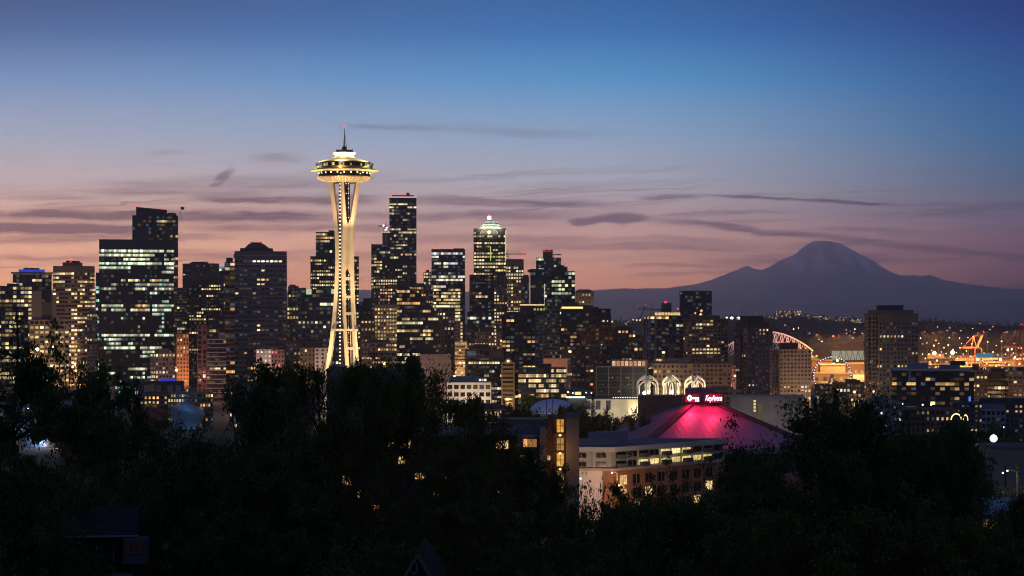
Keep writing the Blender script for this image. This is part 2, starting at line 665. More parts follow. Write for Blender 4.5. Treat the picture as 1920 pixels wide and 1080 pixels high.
def spec(name, x0, x1, yt, Y, label, cat=None, **kw):
    kw.update(name=name, x0=x0, x1=x1, yt=yt, Y=Y, label=label, cat=cat or ('tower' if 'tower' in name else 'building'))
    SPECS.append(kw)


class Bld:
    """One building: an Empty that parents its wall, windows, roof house, beacons ..."""

    def __init__(self, s):
        self.s = s
        x0, x1, yt, Y = s['x0'], s['x1'], s['yt'], s['Y']
        self.m = Y / F                                             # metres per photo pixel at this distance
        rng = self.rng = random.Random(s['label'])
        yaw = -math.atan2(((x0 + x1) / 2 - 960) / F, 1)
        ca = math.cos(yaw)
        zb = gz(Y, (x0 + x1) / 2)
        self.zb = zb
        self.H = CAMZ - (yt - HY) * self.m - zb
        xc = s.get('c')
        dep = s.get('depth', 30)
        if xc is None:
            self.W, self.D = (x1 - x0) * self.m * ca, dep
            rot = yaw
            fc = at((x0 + x1) / 2, HY, Y)
            ctr = Vector((fc.x, fc.y, 0)) + Matrix.Rotation(rot, 3, 'Z') @ Vector((0, self.D / 2, 0))
        else:
            al = math.radians(s.get('turn', 30))
            self.W = (xc - x0) * self.m * ca / math.cos(al)
            self.D = (x1 - xc) * self.m * ca / math.sin(al)
            rot = yaw - al
            k = at(xc, HY, Y)
            ctr = Vector((k.x, k.y, 0)) + Matrix.Rotation(rot, 3, 'Z') @ Vector((-self.W / 2, self.D / 2, 0))
        self.root = thing(s['name'], s['label'], s['cat'], (ctr.x, ctr.y, zb), rot, s.get('group'))
        self.M = Matrix.Translation(self.root.location) @ Matrix.Rotation(rot, 4, 'Z')
        self.faces = [(Vector((-self.W / 2, -self.D / 2, 0)), Vector((1, 0, 0)), self.W, 0.0)]
        if xc is not None:
            self.faces.append((Vector((self.W / 2, -self.D / 2, 0)), Vector((0, 1, 0)), self.D, math.pi / 2))

    def px(self, p):
        q = self.M @ p
        return 960 + q.x / q.y * F, HY - (q.z - CAMZ) / q.y * F

    def lx(self, px_):
        return (px_ - self.s['x0']) / (self.s['x1'] - self.s['x0']) * self.W - self.W / 2

    def lz(self, py_):
        return CAMZ - (py_ - HY) * self.m - self.zb

    def box(self, name, m, px0, px1, y0, y1, d0=.1, d1=.9, front=None):
        """a part spanning photo columns px0..px1 and rows y0..y1 of this building, depth as fractions"""
        ya = -self.D / 2 + d0 * self.D if front is None else -self.D / 2 - front
        yb = -self.D / 2 + d1 * self.D
        return MB().box(self.lx(px0), self.lx(px1), ya, yb, self.lz(y1), self.lz(y0)).build(name, m, self.root)

    def strip(self, name, m, px0, px1, y0, y1, out=.35):
        return MB().box(self.lx(px0), self.lx(px1), -self.D / 2 - out, -self.D / 2 - .02, self.lz(y1), self.lz(y0)).build(name, m, self.root)

    def beacon(self, px_, py_, m=None, r=1.1, d=.3, name='beacon_light'):
        r *= 1.25
        mm = MB().ball((0, 0, 0), r * self.m, 6)
        ob = mm.build(name, m or M_RED, self.root, (self.lx(px_), -self.D / 2 + d * self.D, self.lz(py_)))
        zt = self.H
        if self.lz(py_) > zt + .5:
            MB().tube((0, 0, zt - self.lz(py_)), (0, 0, -r * self.m), .25 * self.m, n=4).build('mast', M_BLACK, ob)
        return ob

    def build(self):
        s, rng = self.s, self.rng
        W, D, H, m = self.W, self.D, self.H, self.m
        style = s.get('style', 'punched')
        wall = s.get('wall', (.16, .15, .14))
        mw = s.get('wmat') or wallmat(wall)
        fh = s.get('fh', 8.0) * m
        bw = s.get('bw', 6.0) * m
        fw, fq = s.get('win', {'glass': (.94, .62), 'punched': (.62, .55), 'slab': (.86, .62), 'pier': (.6, .72)}[style])
        trim = s.get('trim')
        mt = wallmat(trim) if trim else mw
        body = MB().box(-W / 2, W / 2, -D / 2, D / 2, -14, H)
        if s.get('top_poly'):                                       # a roofline that is not level: (px, py) points left to right
            body = MB()
            pts = s['top_poly']
            poly, hh = [], []
            for (a, b) in pts:
                poly.append((self.lx(a), -D / 2)); hh.append(self.lz(b))
            for (a, b) in reversed(pts):
                poly.append((self.lx(a), D / 2)); hh.append(self.lz(b))
            n = len(pts)
            for i in range(n - 1):
                q = [poly[i], poly[i + 1], (poly[i + 1][0], D / 2), (poly[i][0], D / 2)]
                body.prism(q, -6, [hh[i], hh[i + 1], hh[i + 1], hh[i]])
        nf = max(1, int(H / fh))
        top_skip = s.get('skip', 0)
        for (o, ux, L, rz) in self.faces:
            nrm = Vector((ux.y, -ux.x, 0))
            nb = max(1, int(round(L / bw)))

            def slabbox(a, b, z0, z1, outd, mi=1):
                p0 = o + ux * a
                p1 = o + ux * b + nrm * outd
                body.box(min(p0.x, p1.x), max(p0.x, p1.x), min(p0.y, p1.y), max(p0.y, p1.y), z0, z1, mi)
            if not s.get('top_poly'):
                if style in ('slab', 'glass'):
                    th, outd = (.16, .5) if style == 'slab' else (.09, .18)
                    for f in range(1, nf + 1):
                        z = H - f * fh + fh * .0
                        if z > 0:
                            slabbox(0, L, z, z + fh * th, outd)
                if style == 'pier':
                    for k in range(nb + 1):
                        a = min(max(k * L / nb - bw * .1, 0), L - bw * .2)
                        slabbox(a, a + bw * .2, 0, H, .3)
                if style in ('punched', 'pier', 'slab') and rng.random() < .7:
                    slabbox(0, L, H - .6, H + .25, .4)
        self.wall = body.build('wall', [mw, mt], self.root)
        # ---- windows
        lit = s.get('p', .12)
        coh = s.get('coh', .5)
        run = s.get('run', .5)
        zones = s.get('zones', [])
        pal = PAL[s.get('pal', 'yellow')]
        gain = s.get('gain', 1.0)
        dark = s.get('dark', style in ('punched', 'pier', 'slab'))
        glow, shown = [], []
        for (o, ux, L, rz) in self.faces:
            nrm = Vector((ux.y, -ux.x, 0))
            nb = max(1, int(round(L / bw)))
            pw = L / nb
            for f in range(nf):
                z = H - (f + .5 + top_skip) * fh - fh * .04
                if z < fh * .4:
                    continue
                rowf = math.exp(rng.gauss(0, coh) - coh * coh / 2)
                state = None
                rc = rng.choice(pal)
                for k in range(nb):
                    p = o + ux * ((k + .5) * pw) + nrm * (.07 if style != 'slab' else .05) + Vector((0, 0, z))
                    x_, y_ = self.px(p)
                    if s.get('top_poly'):
                        yy = np.interp(x_, [a for a, b in s['top_poly']], [b for a, b in s['top_poly']])
                        if y_ < yy + 5:
                            continue
                    pr, g = lit * rowf, 1.0
                    zc = None
                    for zn in zones:
                        if zn[0] <= x_ <= zn[2] and zn[1] <= y_ <= zn[3]:
                            pr, g = zn[4], zn[5] if len(zn) > 5 else 1.0
                            zc = PAL[zn[6]] if len(zn) > 6 else None
                    if state is None or rng.random() > run:
                        state = rng.random() < pr
                    elif (pr >= .8 or pr <= .001):
                        state = rng.random() < pr
                    if state:
                        cc = rng.choice(zc) if zc else (rc if rng.random() < .6 else rng.choice(pal))
                        br = .85 * gain * g * min(2.2, math.exp(rng.gauss(-.3, .6)))
                        glow.append((p, rz, tuple(c * br for c in cc), pw * fw, fh * fq, x_, y_, br))
                    elif rng.random() < s.get('dim', .28):               # rooms that are only faintly lit
                        cc = rng.choice(pal) if rng.random() < .7 else (.5, .7, 1)
                        br = rng.uniform(.02, .16) ** 1.15
                        glow.append((p, rz, tuple(c * br for c in cc), pw * fw, fh * fq, x_, y_, -1))
                    elif dark:
                        shown.append((p, ux, pw * fw, fh * fq))
        # those nothing nearer hides become objects of their own (at most `cap`), the rest stay one mesh
        hid = lambda x_, y_: any(q['Y'] < s['Y'] and q['x0'] - 1 < x_ < q['x1'] + 1 and y_ > q['yt'] - 1 for q in SPECS)
        order = sorted(range(len(glow)), key=lambda i: (hid(glow[i][5], glow[i][6]) or glow[i][7] < 0, -glow[i][7]))
        cap = s.get('cap', 60)
        if s.get('fh', 8) * fq < 2.4:
            cap = 0
        own = set(i for i in order[:cap] if glow[i][7] > 0 and not hid(glow[i][5], glow[i][6]))
        meshes = {}
        rest = MB()
        for i, (p, rz, cc, a, b, x_, y_, br) in enumerate(glow):
            if i in own:
                key = (round(a, 3), round(b, 3))
                if key not in meshes:
                    meshes[key] = MB().box(-a / 2, a / 2, -.03, .03, -b / 2, b / 2).build('window', M_LIT, self.root)
                    ob = meshes[key]
                else:
                    ob = meshes[key].copy()
                    COL.objects.link(ob)
                ob.location = p
                ob.rotation_euler = (0, 0, rz)
                ob.color = cc + (1,)
            else:
                u_ = Vector((math.cos(rz), math.sin(rz), 0)) * a / 2
                h_ = Vector((0, 0, b / 2))
                rest.quadface([p - u_ - h_, p + u_ - h_, p + u_ + h_, p - u_ + h_], 0, cc)
        for (p, ux, a, b) in shown:
            u_ = ux * a / 2
            h_ = Vector((0, 0, b / 2))
            rest.quadface([p - u_ - h_, p + u_ - h_, p + u_ + h_, p - u_ + h_], 1)
        if rest.f:
            tag(rest.build('window', [M_LITMIX, M_DARKGLASS], self.root, glow=True), kind='stuff')
        # ---- roof plant
        if not s.get('noroof') and not s.get('top_poly'):
            pm = wallmat(tuple(x * .7 for x in (wall if style != 'glass' else (.05, .05, .06))))
            mb = MB()
            hh = rng.uniform(2.0, 4.0)
            a, b = rng.uniform(-.35, -.1), rng.uniform(.1, .35)
            mb.box(a * W, b * W, -.3 * D, .25 * D, H, H + hh)
            for _ in range(rng.randint(2, 5)):
                q = rng.uniform(-.42, .36) * W
                r0 = rng.uniform(-.4, .2) * D
                mb.box(q, q + rng.uniform(.03, .1) * W, r0, r0 + .15 * D, H, H + rng.uniform(.8, 2.0))
            mb.build('roof_plant', pm, self.root)
        if s.get('extra'):
            s['extra'](self)


CONC, BEIGE, BROWN, PALE, DKC = (.17, .16, .155), (.26, .21, .165), (.16, .10, .075), (.40, .37, .34), (.07, .07, .075)
G = dict(style='glass', wmat=M_GLASSWALL, trim=(.05, .066, .10))
GT = dict(style='glass', wmat=M_TEALGLASS, trim=(.07, .10, .11))
E = lambda *fs: (lambda b: [f(b) for f in fs])


def balcony_column(x0, x1, y0, y1, fh):
    def f(b):
        m_ = MB()
        d = -b.D / 2
        m_.box(b.lx(x0), b.lx(x1), d - .12, d - .02, b.lz(y1), b.lz(y0))
        y = y0
        while y < y1:
            m_.box(b.lx(x0) - .2, b.lx(x1) + .2, d - 1.5, d - .13, b.lz(y + 1.1), b.lz(y), 1)
            m_.box(b.lx(x0) - .1, b.lx(x1) + .1, d - 1.45, d - 1.38, b.lz(y), b.lz(y - 2.4), 2)
            y += fh
        m_.build('balcony_stack', [M_DARKGLASS, wallmat((.24, .2, .18)), wallmat((.05, .05, .055))], b.root)
    return f


pent = lambda x0, x1, y0, y1, m=None, d0=.15, d1=.8: (lambda b: b.box('penthouse', m or wallmat((.06, .06, .065)), x0, x1, y0, y1, d0, d1))
bea = lambda x, y, m=None, r=1.2: (lambda b: b.beacon(x, y, m, r))
stripe = lambda x0, x1, y0, y1, m, name='light_strip': (lambda b: b.strip(name, m, x0, x1, y0, y1))
ledge = lambda x0, x1, y0, y1, m, o=1.5: (lambda b: b.box('roof_overhang', m, x0, x1, y0, y1, 0, 1, o))
S_WARM = emit('warm_roof_light', (1, .72, .35), 1.6)
S_YEL = emit('yellow_roof_light', (1, .85, .25), 1.2)
S_WHITE = emit('white_roof_light', (.9, 1, .9), 1.6)
S_BLUE = emit('blue_roof_light', (.03, .08, .9), .55)
S_CYAN = emit('cyan_roof_light', (.05, .5, .9), .6)
S_PINK = emit('pink_edge_light', (1, .62, .55), .8)
S_REDDIM = emit('dim_red_light', (.9, .05, .08), .5)

# ---- far left group
spec('apartment_tower', -12, 60, 536, 2000, 'glassy apartment tower with bright white windows at the left frame edge', style='slab', wall=(.05, .055, .065), fh=8, bw=7, p=.5, pal='yellow', coh=.3, run=.3, gain=.9)
spec('office_tower', 24, 97, 514, 2300, 'round-topped tower with a blue lit crown and flat overhanging roof', **G, fh=7.5, bw=6, p=.10, pal='warm', zones=[(24, 528, 46, 534, .9), (62, 514, 97, 526, .6, .7)], noroof=True,
     extra=E(ledge(21, 100, 510.5, 512.5, wallmat((.10, .10, .12)), 4), lambda b: b.box('crown', S_BLUE, 35, 84, 505, 511, .1, .6), pent(44, 74, 502, 505), bea(50, 502), bea(60, 501), bea(68, 502), bea(42, 542), bea(96, 542)))
spec('apartment_tower', 55, 130, 600, 1800, 'beige stepped apartment block with two raised shafts on its shoulders', wall=(.24, .185, .14), fh=9, bw=9, p=.30, pal='warm', gain=1.1, win=(.7, .5), noroof=True, cap=100,
     zones=[(76, 560, 98, 602, .8, 1.1), (90, 690, 132, 698, .95, 1.4)],
     extra=E(lambda b: b.box('roof_shaft', wallmat((.22, .17, .13)), 59, 78, 545, 600, .05, .9), lambda b: b.box('roof_shaft', wallmat((.22, .17, .13)), 97, 106, 553, 600, .05, .9),
             lambda b: b.box('roof_house', wallmat((.10, .08, .07)), 78, 97, 566, 600, .1, .8)))
spec('office_tower', 99, 178, 498, 2100, 'tan concrete office tower with a red beacon on its penthouse', wall=(.25, .17, .125), c=145, turn=38, fh=7.6, bw=7.5, p=.33, pal='yellow', coh=.35, run=.55, win=(.85, .5), gain=1.15, skip=1.4, cap=100, noroof=True,
     zones=[(147, 510, 178, 560, .65, .9), (99, 498, 178, 509, 0), (132, 575, 146, 695, .8, 1.2), (147, 570, 178, 690, .45, .9)],
     extra=E(pent(113, 144, 491, 498, wallmat((.22, .15, .11)), .3, .9), pent(132, 141, 488, 491), bea(138, 489, None, 2.2), bea(131, 575, None, 1.4)))
spec('apartment_tower', 163, 183, 588, 1900, 'narrow grey apartment tower with a fine window grid beside the black glass tower', wall=(.20, .18, .16), fh=6.5, bw=5, p=.25, pal='warm', gain=.7)
spec('office_tower', 180, 188, 511, 2045, 'slim dark slab tucked against the left edge of the black glass tower', **G, fh=8, bw=4, p=.3, pal='teal', noroof=True)
spec('office_tower', 186, 326, 449, 2000, 'broad black glass tower with bright greenish bands of lit floors', **G, fh=7.9, bw=4.4, p=.05, dim=.18, pal='cool', coh=.6, run=.6, gain=1.0, skip=2.2, cap=100, noroof=True,
     zones=[(186, 449, 326, 466, 0), (188, 467, 320, 475, .97, 1.5), (188, 475, 282, 484, .95, 1.25), (300, 475, 318, 492, .6, .8), (222, 484, 268, 491, .25), (188, 491, 328, 499, .95, 1.3), (188, 499, 250, 507, .9), (188, 507, 326, 514, .15),
            (225, 522, 304, 531, .6, 1.1, 'warm'), (190, 531, 320, 537, .5, .7), (190, 538, 218, 546, .97, 1.3), (256, 538, 278, 546, .8), (288, 538, 328, 546, .95, 1.2), (278, 546, 292, 554, .9), (190, 569, 229, 577, .93, 1.1), (239, 569, 248, 585, .7), (256, 569, 278, 585, .85, .9, 'warm'), (287, 569, 328, 577, .9, 1.0),
            (190, 577, 219, 585, .9, 1.1), (287, 577, 328, 585, .93, 1.2), (190, 624, 229, 632, .93, 1.2), (238, 624, 248, 632, .8), (286, 624, 314, 632, .8), (318, 624, 326, 632, .9), (190, 632, 229, 640, .85), (200, 640, 230, 648, .4), (245, 700, 281, 708, .9, 1.2),
            (199, 648, 204, 700, .5), (239, 640, 248, 700, .55), (264, 586, 271, 700, .65, .9), (199, 500, 204, 690, .35, .6, 'teal'), (301, 500, 306, 640, .4, .7, 'teal'), (225, 600, 300, 622, .12, .5, 'orange')],
     extra=E(bea(189, 448), bea(310, 451, None, 1.5), bea(316, 452, None, 1.2)))
spec('office_tower', 248, 334, 404, 2400, 'tall dark tower with a sloping curved crown behind the black glass tower', **G, fh=7, bw=5, p=.12, pal='warm', coh=.7, gain=.8, noroof=True, cap=50,
     zones=[(300, 440, 334, 446, .85), (255, 440, 316, 443, .5), (318, 456, 334, 462, .6, .9), (252, 410, 330, 420, .12), (318, 470, 334, 545, .25, .6), (252, 422, 318, 450, .12, .5)],
     extra=E(lambda b: tag(MB().prism([(b.lx(255), -b.D * .45), (b.lx(313), -b.D * .45), (b.lx(313), b.D * .3), (b.lx(255), b.D * .3)], b.H, [b.lz(388), b.lz(393), b.lz(393), b.lz(388)]).build('crown', M_GLASSWALL, b.root)),
             lambda b: MB().lathe([(9 * b.m, b.H), (9 * b.m, b.lz(400)), (7 * b.m, b.lz(398)), (.1, b.lz(397.5))], 20, 0, b.lx(322), -b.D * .15).build('roof_drum', wallmat((.10, .11, .10)), b.root),
             bea(256, 387), bea(304, 391)))
spec('office_block', 282, 329, 662, 1700, 'low beige block with a brightly lit top floor before the black glass tower', wall=(.24, .20, .17), c=291, turn=65, fh=8, bw=6.5, p=.3, pal='white', win=(.55, .5), zones=[(290, 660, 330, 668, .95, 1.2, 'yellow'), (290, 702, 330, 712, .5, 1.1)], cap=70)
spec('office_tower', 327, 351, 546, 1950, 'beige tower with close horizontal floor bands', style='slab', wall=(.04, .04, .04), trim=(.34, .28, .22), fh=5.6, bw=5, p=.06, pal='yellow', extra=E(pent(329, 349, 541, 546)))
spec('apartment_tower', 331, 354, 626, 1750, 'orange lit narrow tower with small square windows', wall=(.42, .24, .15), fh=7.3, bw=5.3, p=.2, pal='yellow', win=(.42, .48), zones=[(331, 650, 354, 658, .9, 1.3), (331, 672, 354, 680, .6, 1.2)], noroof=True)
spec('office_tower', 342, 411, 494, 2450, 'grey concrete tower with blank upper wall behind the dark ribbed tower', wall=(.15, .14, .14), c=399, turn=30, fh=8, bw=7, p=.04, pal='warm', win=(.6, .3), extra=E(pent(360, 378, 491, 494)))
spec('office_tower', 350, 414, 523, 1950, 'dark ribbed office tower with scattered warm rows left of the domed apartment tower', style='pier', wall=(.045, .045, .05), fh=6.3, bw=4.4, p=.10, pal='yellow', coh=.8, run=.7, win=(.7, .5), cap=100, skip=1.5, noroof=True,
     zones=[(372, 550, 402, 558, .85), (376, 558, 398, 566, .5), (376, 576, 398, 583, .9), (355, 590, 377, 604, .85, 1.1), (380, 598, 400, 603, .8), (355, 622, 372, 628, .95)],
     extra=E(lambda b: b.box('hip_roof', wallmat((.06, .07, .085)), 351, 413, 518.5, 523, .0, 1), bea(402, 595, None, 1.4), bea(411, 595, None, 1.2)))
spec('apartment_tower', 411, 424, 502, 2250, 'thin tower with a cyan lit cap beside the domed apartment tower', **G, fh=7, bw=4, p=.1, noroof=True, extra=E(lambda b: b.box('lit_cap', S_CYAN, 411, 422, 499.5, 503, 0, 1, .3)))
spec('elevator_tower', 370, 388, 610, 1700, 'pair of red lit concrete shafts joined by a narrow wall', 'tower', wall=(.20, .12, .11), fh=9, bw=9, p=.03, pal='red', noroof=True, style='pier', extra=E(bea(372, 615, None, 1.8), bea(384, 615, None, 1.5)))
spec('office_block', 388, 424, 636, 1700, 'pale office block with broad white floor bands', style='slab', wall=(.03, .03, .03), trim=(.42, .40, .38), fh=8.4, bw=5, p=.05, zones=[(394, 684, 424, 692, .95, 1.1)], win=(.9, .4), noroof=True, extra=E(lambda b: b.box('roof_house', wallmat((.32, .31, .31)), 410, 422, 624, 636, .1, .7)))
spec('office_block', 392, 424, 600, 1850, 'dark glass block with a few warm rows behind the pale banded block', **G, fh=8, bw=6, p=.25, pal='warm', run=.6)
# ---- the big domed apartment tower and what is around it
spec('apartment_tower', 421, 441, 491, 1800, 'lower concrete wing standing left of the domed apartment tower', style='slab', wall=(.10, .105, .12), trim=(.22, .22, .23), fh=8.4, bw=9, p=.13, pal='warm', run=.3)
spec('apartment_tower', 440, 538, 471, 1750, 'big grey apartment tower with a dark domed roof house', style='slab', wall=(.10, .107, .125), trim=(.22, .225, .24), fh=8.6, bw=8.2, p=.035, pal='warm', run=.3, skip=1.6, gain=1.15, cap=80, noroof=True, win=(.7, .5),
     zones=[(461, 488, 532, 497, .75, 1.2, 'white'), (480, 522, 500, 536, .7, 1.3), (440, 543, 450, 552, .9), (462, 543, 480, 551, .8)],
     extra=E(pent(438, 448, 476, 482), pent(450, 512, 465, 471), lambda b: MB().prism([(b.lx(457), -b.D * .32), (b.lx(506), -b.D * .32), (b.lx(506), b.D * .3), (b.lx(457), b.D * .3)], b.lz(466), b.lz(456), 0, [(b.lx(467), -b.D * .2), (b.lx(494), -b.D * .2), (b.lx(494), b.D * .15), (b.lx(467), b.D * .15)]).build('domed_roof', wallmat((.05, .055, .065)), b.root),
             lambda b: b.box('roof_cap', wallmat((.05, .05, .06)), 470, 491, 453.5, 456, .3, .65), bea(469, 452), bea(489, 452), bea(482, 450, M_BLACK, .4), bea(455, 470), bea(537, 469)))
spec('apartment_block', 463, 481, 654, 1560, 'narrow dark blue block beside the pale apartment slab', wall=(.035, .04, .055), fh=8, bw=7, p=.1, noroof=True)
spec('apartment_block', 480, 509, 655, 1520, 'pale pinkish apartment slab with small square windows', wall=(.42, .35, .32), fh=8.2, bw=8, p=.3, win=(.42, .48), pal='white', noroof=True)
spec('apartment_block', 508, 533, 656, 1530, 'rusty brown apartment slab between the pale slab and the navy block', wall=(.22, .13, .12), fh=8.2, bw=7, p=.25, win=(.45, .48), pal='red', noroof=True)
spec('apartment_block', 528, 565, 642, 1545, 'dark navy apartment block with a raised roof box', wall=(.04, .042, .06), fh=8.2, bw=7, p=.18, win=(.45, .48), pal='orange', noroof=True)
spec('apartment_block', 562, 592, 653, 1525, 'olive brown apartment slab left of the pale end slab by the needle', wall=(.13, .10, .07), fh=8.2, bw=8, p=.12, pal='warm', win=(.42, .48), noroof=True)
spec('apartment_block', 590, 620, 653, 1518, 'pale end slab with two columns of dark windows left of the needle', wall=(.40, .34, .31), fh=7.2, bw=9, p=.05, win=(.4, .5), noroof=True)
spec('apartment_block', 540, 560, 537, 2450, 'small brownish tower right behind the domed apartment tower', wall=(.13, .10, .09), fh=7, bw=6, p=.15)
spec('apartment_block', 556, 574, 540, 2400, 'narrow pale tower with a glowing side wall near the domed tower', wall=(.34, .29, .25), fh=9, bw=9, p=.0, noroof=True)
spec('apartment_block', 538, 560, 575, 1950, 'dim apartment building with a row of pale lit windows under its roof', wall=(.09, .085, .085), fh=8, bw=6, p=.25, pal='yellow', zones=[(538, 575, 556, 584, .9)])
spec('apartment_block', 558, 636, 600, 1700, 'grey apartment block with a few warm windows left of the needle shaft', wall=(.10, .105, .115), fh=8.4, bw=7.4, p=.12, win=(.55, .5), pal='yellow', zones=[(560, 600, 636, 607, .5)], noroof=True, extra=E(lambda b: b.box('roof_house', wallmat((.08, .085, .09)), 575, 592, 584, 600, .1, .7)))
spec('office_tower', 565, 634, 542, 2000, 'dark teal glass tower with lit vents at its top corners', **GT, fh=8, bw=7, p=.06, pal='yellow', zones=[(596, 588, 636, 594, .9), (560, 568, 620, 574, .15)], noroof=True,
     extra=E(stripe(574, 584, 542, 552, emit('green_white_vent', (.75, 1, .6), .6), 'lit_vent'), stripe(621, 632, 542, 551, emit('green_white_vent', (.75, 1, .6), .6), 'lit_vent')))
spec('office_tower', 582, 673, 481, 2300, 'dark office tower full of small lit windows behind the needle', style='pier', wall=(.04, .04, .045), fh=6.6, bw=4.2, p=.55, pal='yellow', coh=.4, run=.6, gain=.95, skip=.6, cap=100, win=(.7, .5), noroof=True,
     zones=[(582, 481, 600, 545, .5, .8), (600, 481, 640, 492, .05), (584, 535, 640, 541, .95, 1.4)], extra=E(pent(600, 640, 475, 481, wallmat((.05, .05, .055)), .05, .9)))
spec('office_tower', 592, 640, 436, 2600, 'office tower with a slanting cut-away corner and lit floors left of the needle', **G, fh=6.4, bw=4.5, p=.6, pal='yellow', coh=.5, run=.7, gain=.9, cap=80, noroof=True, zones=[(592, 445, 606, 485, .5, .45, 'orange')], extra=E(pent(592, 640, 434.6, 436), pent(616, 638, 431.5, 435)))
# ---- right of the needle
spec('construction_tower', 696, 732, 458, 2520, 'half-built tower with bare floors and a bright hoist left of the tallest tower', 'tower', style='slab', wall=(.03, .03, .035), trim=(.10, .10, .11), fh=6, bw=5, p=.22, pal='yellow', noroof=True, cap=60,
     zones=[(702, 488, 718, 514, .9, .9), (696, 516, 720, 545, .55)], extra=E(lambda b: b.box('raised_core', wallmat((.05, .05, .055)), 717, 732, 435, 458, .2, .9), stripe(717, 731, 434.5, 436.5, S_PINK),
             *[bea(701, y, M_COOL, 1.3) for y in (488, 493, 498, 503, 508, 512)], bea(712, 465, M_WARM, 1.4), lambda b: b.strip('hoist', wallmat((.35, .22, .08)), 722, 726, 438, 460)))
spec('office_tower', 730, 781, 370, 2900, 'tallest black tower with a pinkish white lit roof edge', **G, fh=5.9, bw=4.2, p=.10, pal='yellow', coh=1.0, run=.6, gain=.95, cap=100, noroof=True, skip=.6,
     zones=[(731, 378, 763, 383, .8), (766, 387, 780, 391, .9), (731, 398, 740, 402, .9), (748, 390, 754, 394, .8), (731, 448, 781, 452, .85), (745, 454, 762, 459, .6), (746, 475, 780, 480, .85), (731, 425, 765, 475, .3), (766, 495, 781, 525, .45)],
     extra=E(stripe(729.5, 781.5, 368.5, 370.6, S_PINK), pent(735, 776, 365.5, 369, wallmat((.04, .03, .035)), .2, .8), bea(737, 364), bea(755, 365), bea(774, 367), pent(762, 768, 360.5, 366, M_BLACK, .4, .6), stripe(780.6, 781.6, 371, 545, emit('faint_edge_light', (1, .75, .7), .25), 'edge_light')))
spec('office_tower', 717, 778, 486, 2350, 'dark office tower with tall vertical piers below the tallest tower', style='pier', wall=(.05, .045, .05), fh=6.4, bw=4.8, p=.38, pal='yellow', coh=.4, skip=1.6, noroof=True, win=(.6, .5), zones=[(766, 486, 778, 545, 0)], cap=80)
spec('office_tower', 700, 745, 517, 2300, 'brown office block with rows of small lit squares beside the dark pier tower', wall=(.09, .07, .065), fh=6, bw=4.6, p=.5, win=(.6, .55), pal='yellow', noroof=True, cap=80)
spec('office_block', 712, 746, 540, 2050, 'block with an amber lit stepped roof', wall=(.14, .09, .06), fh=6.2, bw=5, p=.6, pal='orange', run=.6, extra=E(lambda b: b.box('stepped_roof', wallmat((.30, .17, .07)), 727, 745, 533, 540, .1, .8)))
spec('office_tower', 702, 746, 572, 1900, 'beige office tower with nearly every small window lit', wall=(.22, .175, .13), fh=7.0, bw=5.6, p=.75, win=(.58, .5), pal='yellow', coh=.3, run=.1, gain=.85, cap=100, skip=.6, noroof=True)
spec('office_block', 672, 704, 566, 2000, 'plain dark building behind the needle leg with blank walls', wall=(.05, .05, .055), fh=8, bw=8, p=.03)
spec('office_block', 670, 703, 600, 1780, 'brown brick building with a lit upper storey beside the needle leg', wall=(.15, .10, .08), fh=7, bw=6, p=.18, zones=[(674, 600, 694, 607, .9, 1.1)], pal='warm', win=(.5, .5))
spec('office_block', 678, 744, 643, 1600, 'long pinkish brown building four storeys high right of the needle', wall=(.24, .17, .15), fh=8, bw=5, p=.2, win=(.7, .45), pal='warm', zones=[(678, 672, 742, 695, .4, 1.2)])
spec('office_tower', 744, 822, 535, 1650, 'black tower with a long sloping side and sparse amber rows', **G, fh=7.4, bw=4.8, p=.18, pal='warm', coh=.9, run=.6, gain=.95, cap=100, top_poly=[(744, 536), (762, 535), (786, 553), (806, 572), (818, 584), (822, 586)],
     zones=[(756, 604, 808, 610, .75), (775, 624, 808, 629, .7), (758, 632, 812, 637, .75), (756, 664, 790, 672, .85, 1.2)])
spec('office_tower', 794, 812, 510, 2600, 'pale narrow tower with floodlit crown left of the square black tower', wall=(.30, .24, .18), fh=6, bw=5, p=.5, win=(.6, .55), pal='yellow', zones=[(794, 510, 812, 516, .9, 1.4)], extra=E(bea(796, 507), bea(805, 508)))
spec('office_block', 768, 812, 537, 2200, 'brown office block with a lit arcade under its roof', wall=(.18, .11, .075), fh=6.4, bw=4.6, p=.35, pal='warm', zones=[(772, 537, 796, 543, .9)])
spec('office_tower', 809, 872, 467, 2400, 'square black tower whose lower half is fully lit', **G, fh=6.2, bw=4.4, p=.13, pal='white', coh=.8, run=.5, gain=1.0, cap=100, skip=.8, noroof=True,
     zones=[(811, 474, 850, 480, .6), (855, 474, 868, 480, .8), (809, 515, 868, 521, .85, 1.2), (820, 520, 866, 526, .9, 1.4), (809, 526, 868, 537, .02), (811, 538, 868, 640, .82, 1.0, 'yellow'), (864, 530, 873, 700, .0)],
     extra=E(bea(811, 466), bea(866, 466), bea(850, 465), pent(850, 870, 465.4, 467)))
spec('office_block', 818, 853, 578, 1950, 'dark office block with a glowing white roof terrace in front of the square black tower', wall=(.08, .075, .075), fh=7, bw=6, p=.12, pal='warm', noroof=True, extra=E(lambda b: b.box('roof_terrace', wallmat((.1, .09, .08)), 821, 844, 575.5, 578, .05, .6), stripe(820, 844, 573, 576, S_WARM)))
spec('apartment_tower', 815, 857, 612, 1800, 'dim grey apartment tower with blank flank right of the sloping black tower', wall=(.065, .065, .072), fh=8, bw=6, p=.05, pal='warm')
spec('office_block', 852, 868, 603, 1750, 'pale slab with a lit stair column on its right edge', wall=(.40, .30, .22), fh=6.4, bw=5, p=.0, zones=[(861, 603, 869, 640, .95, 1.2)], noroof=True)
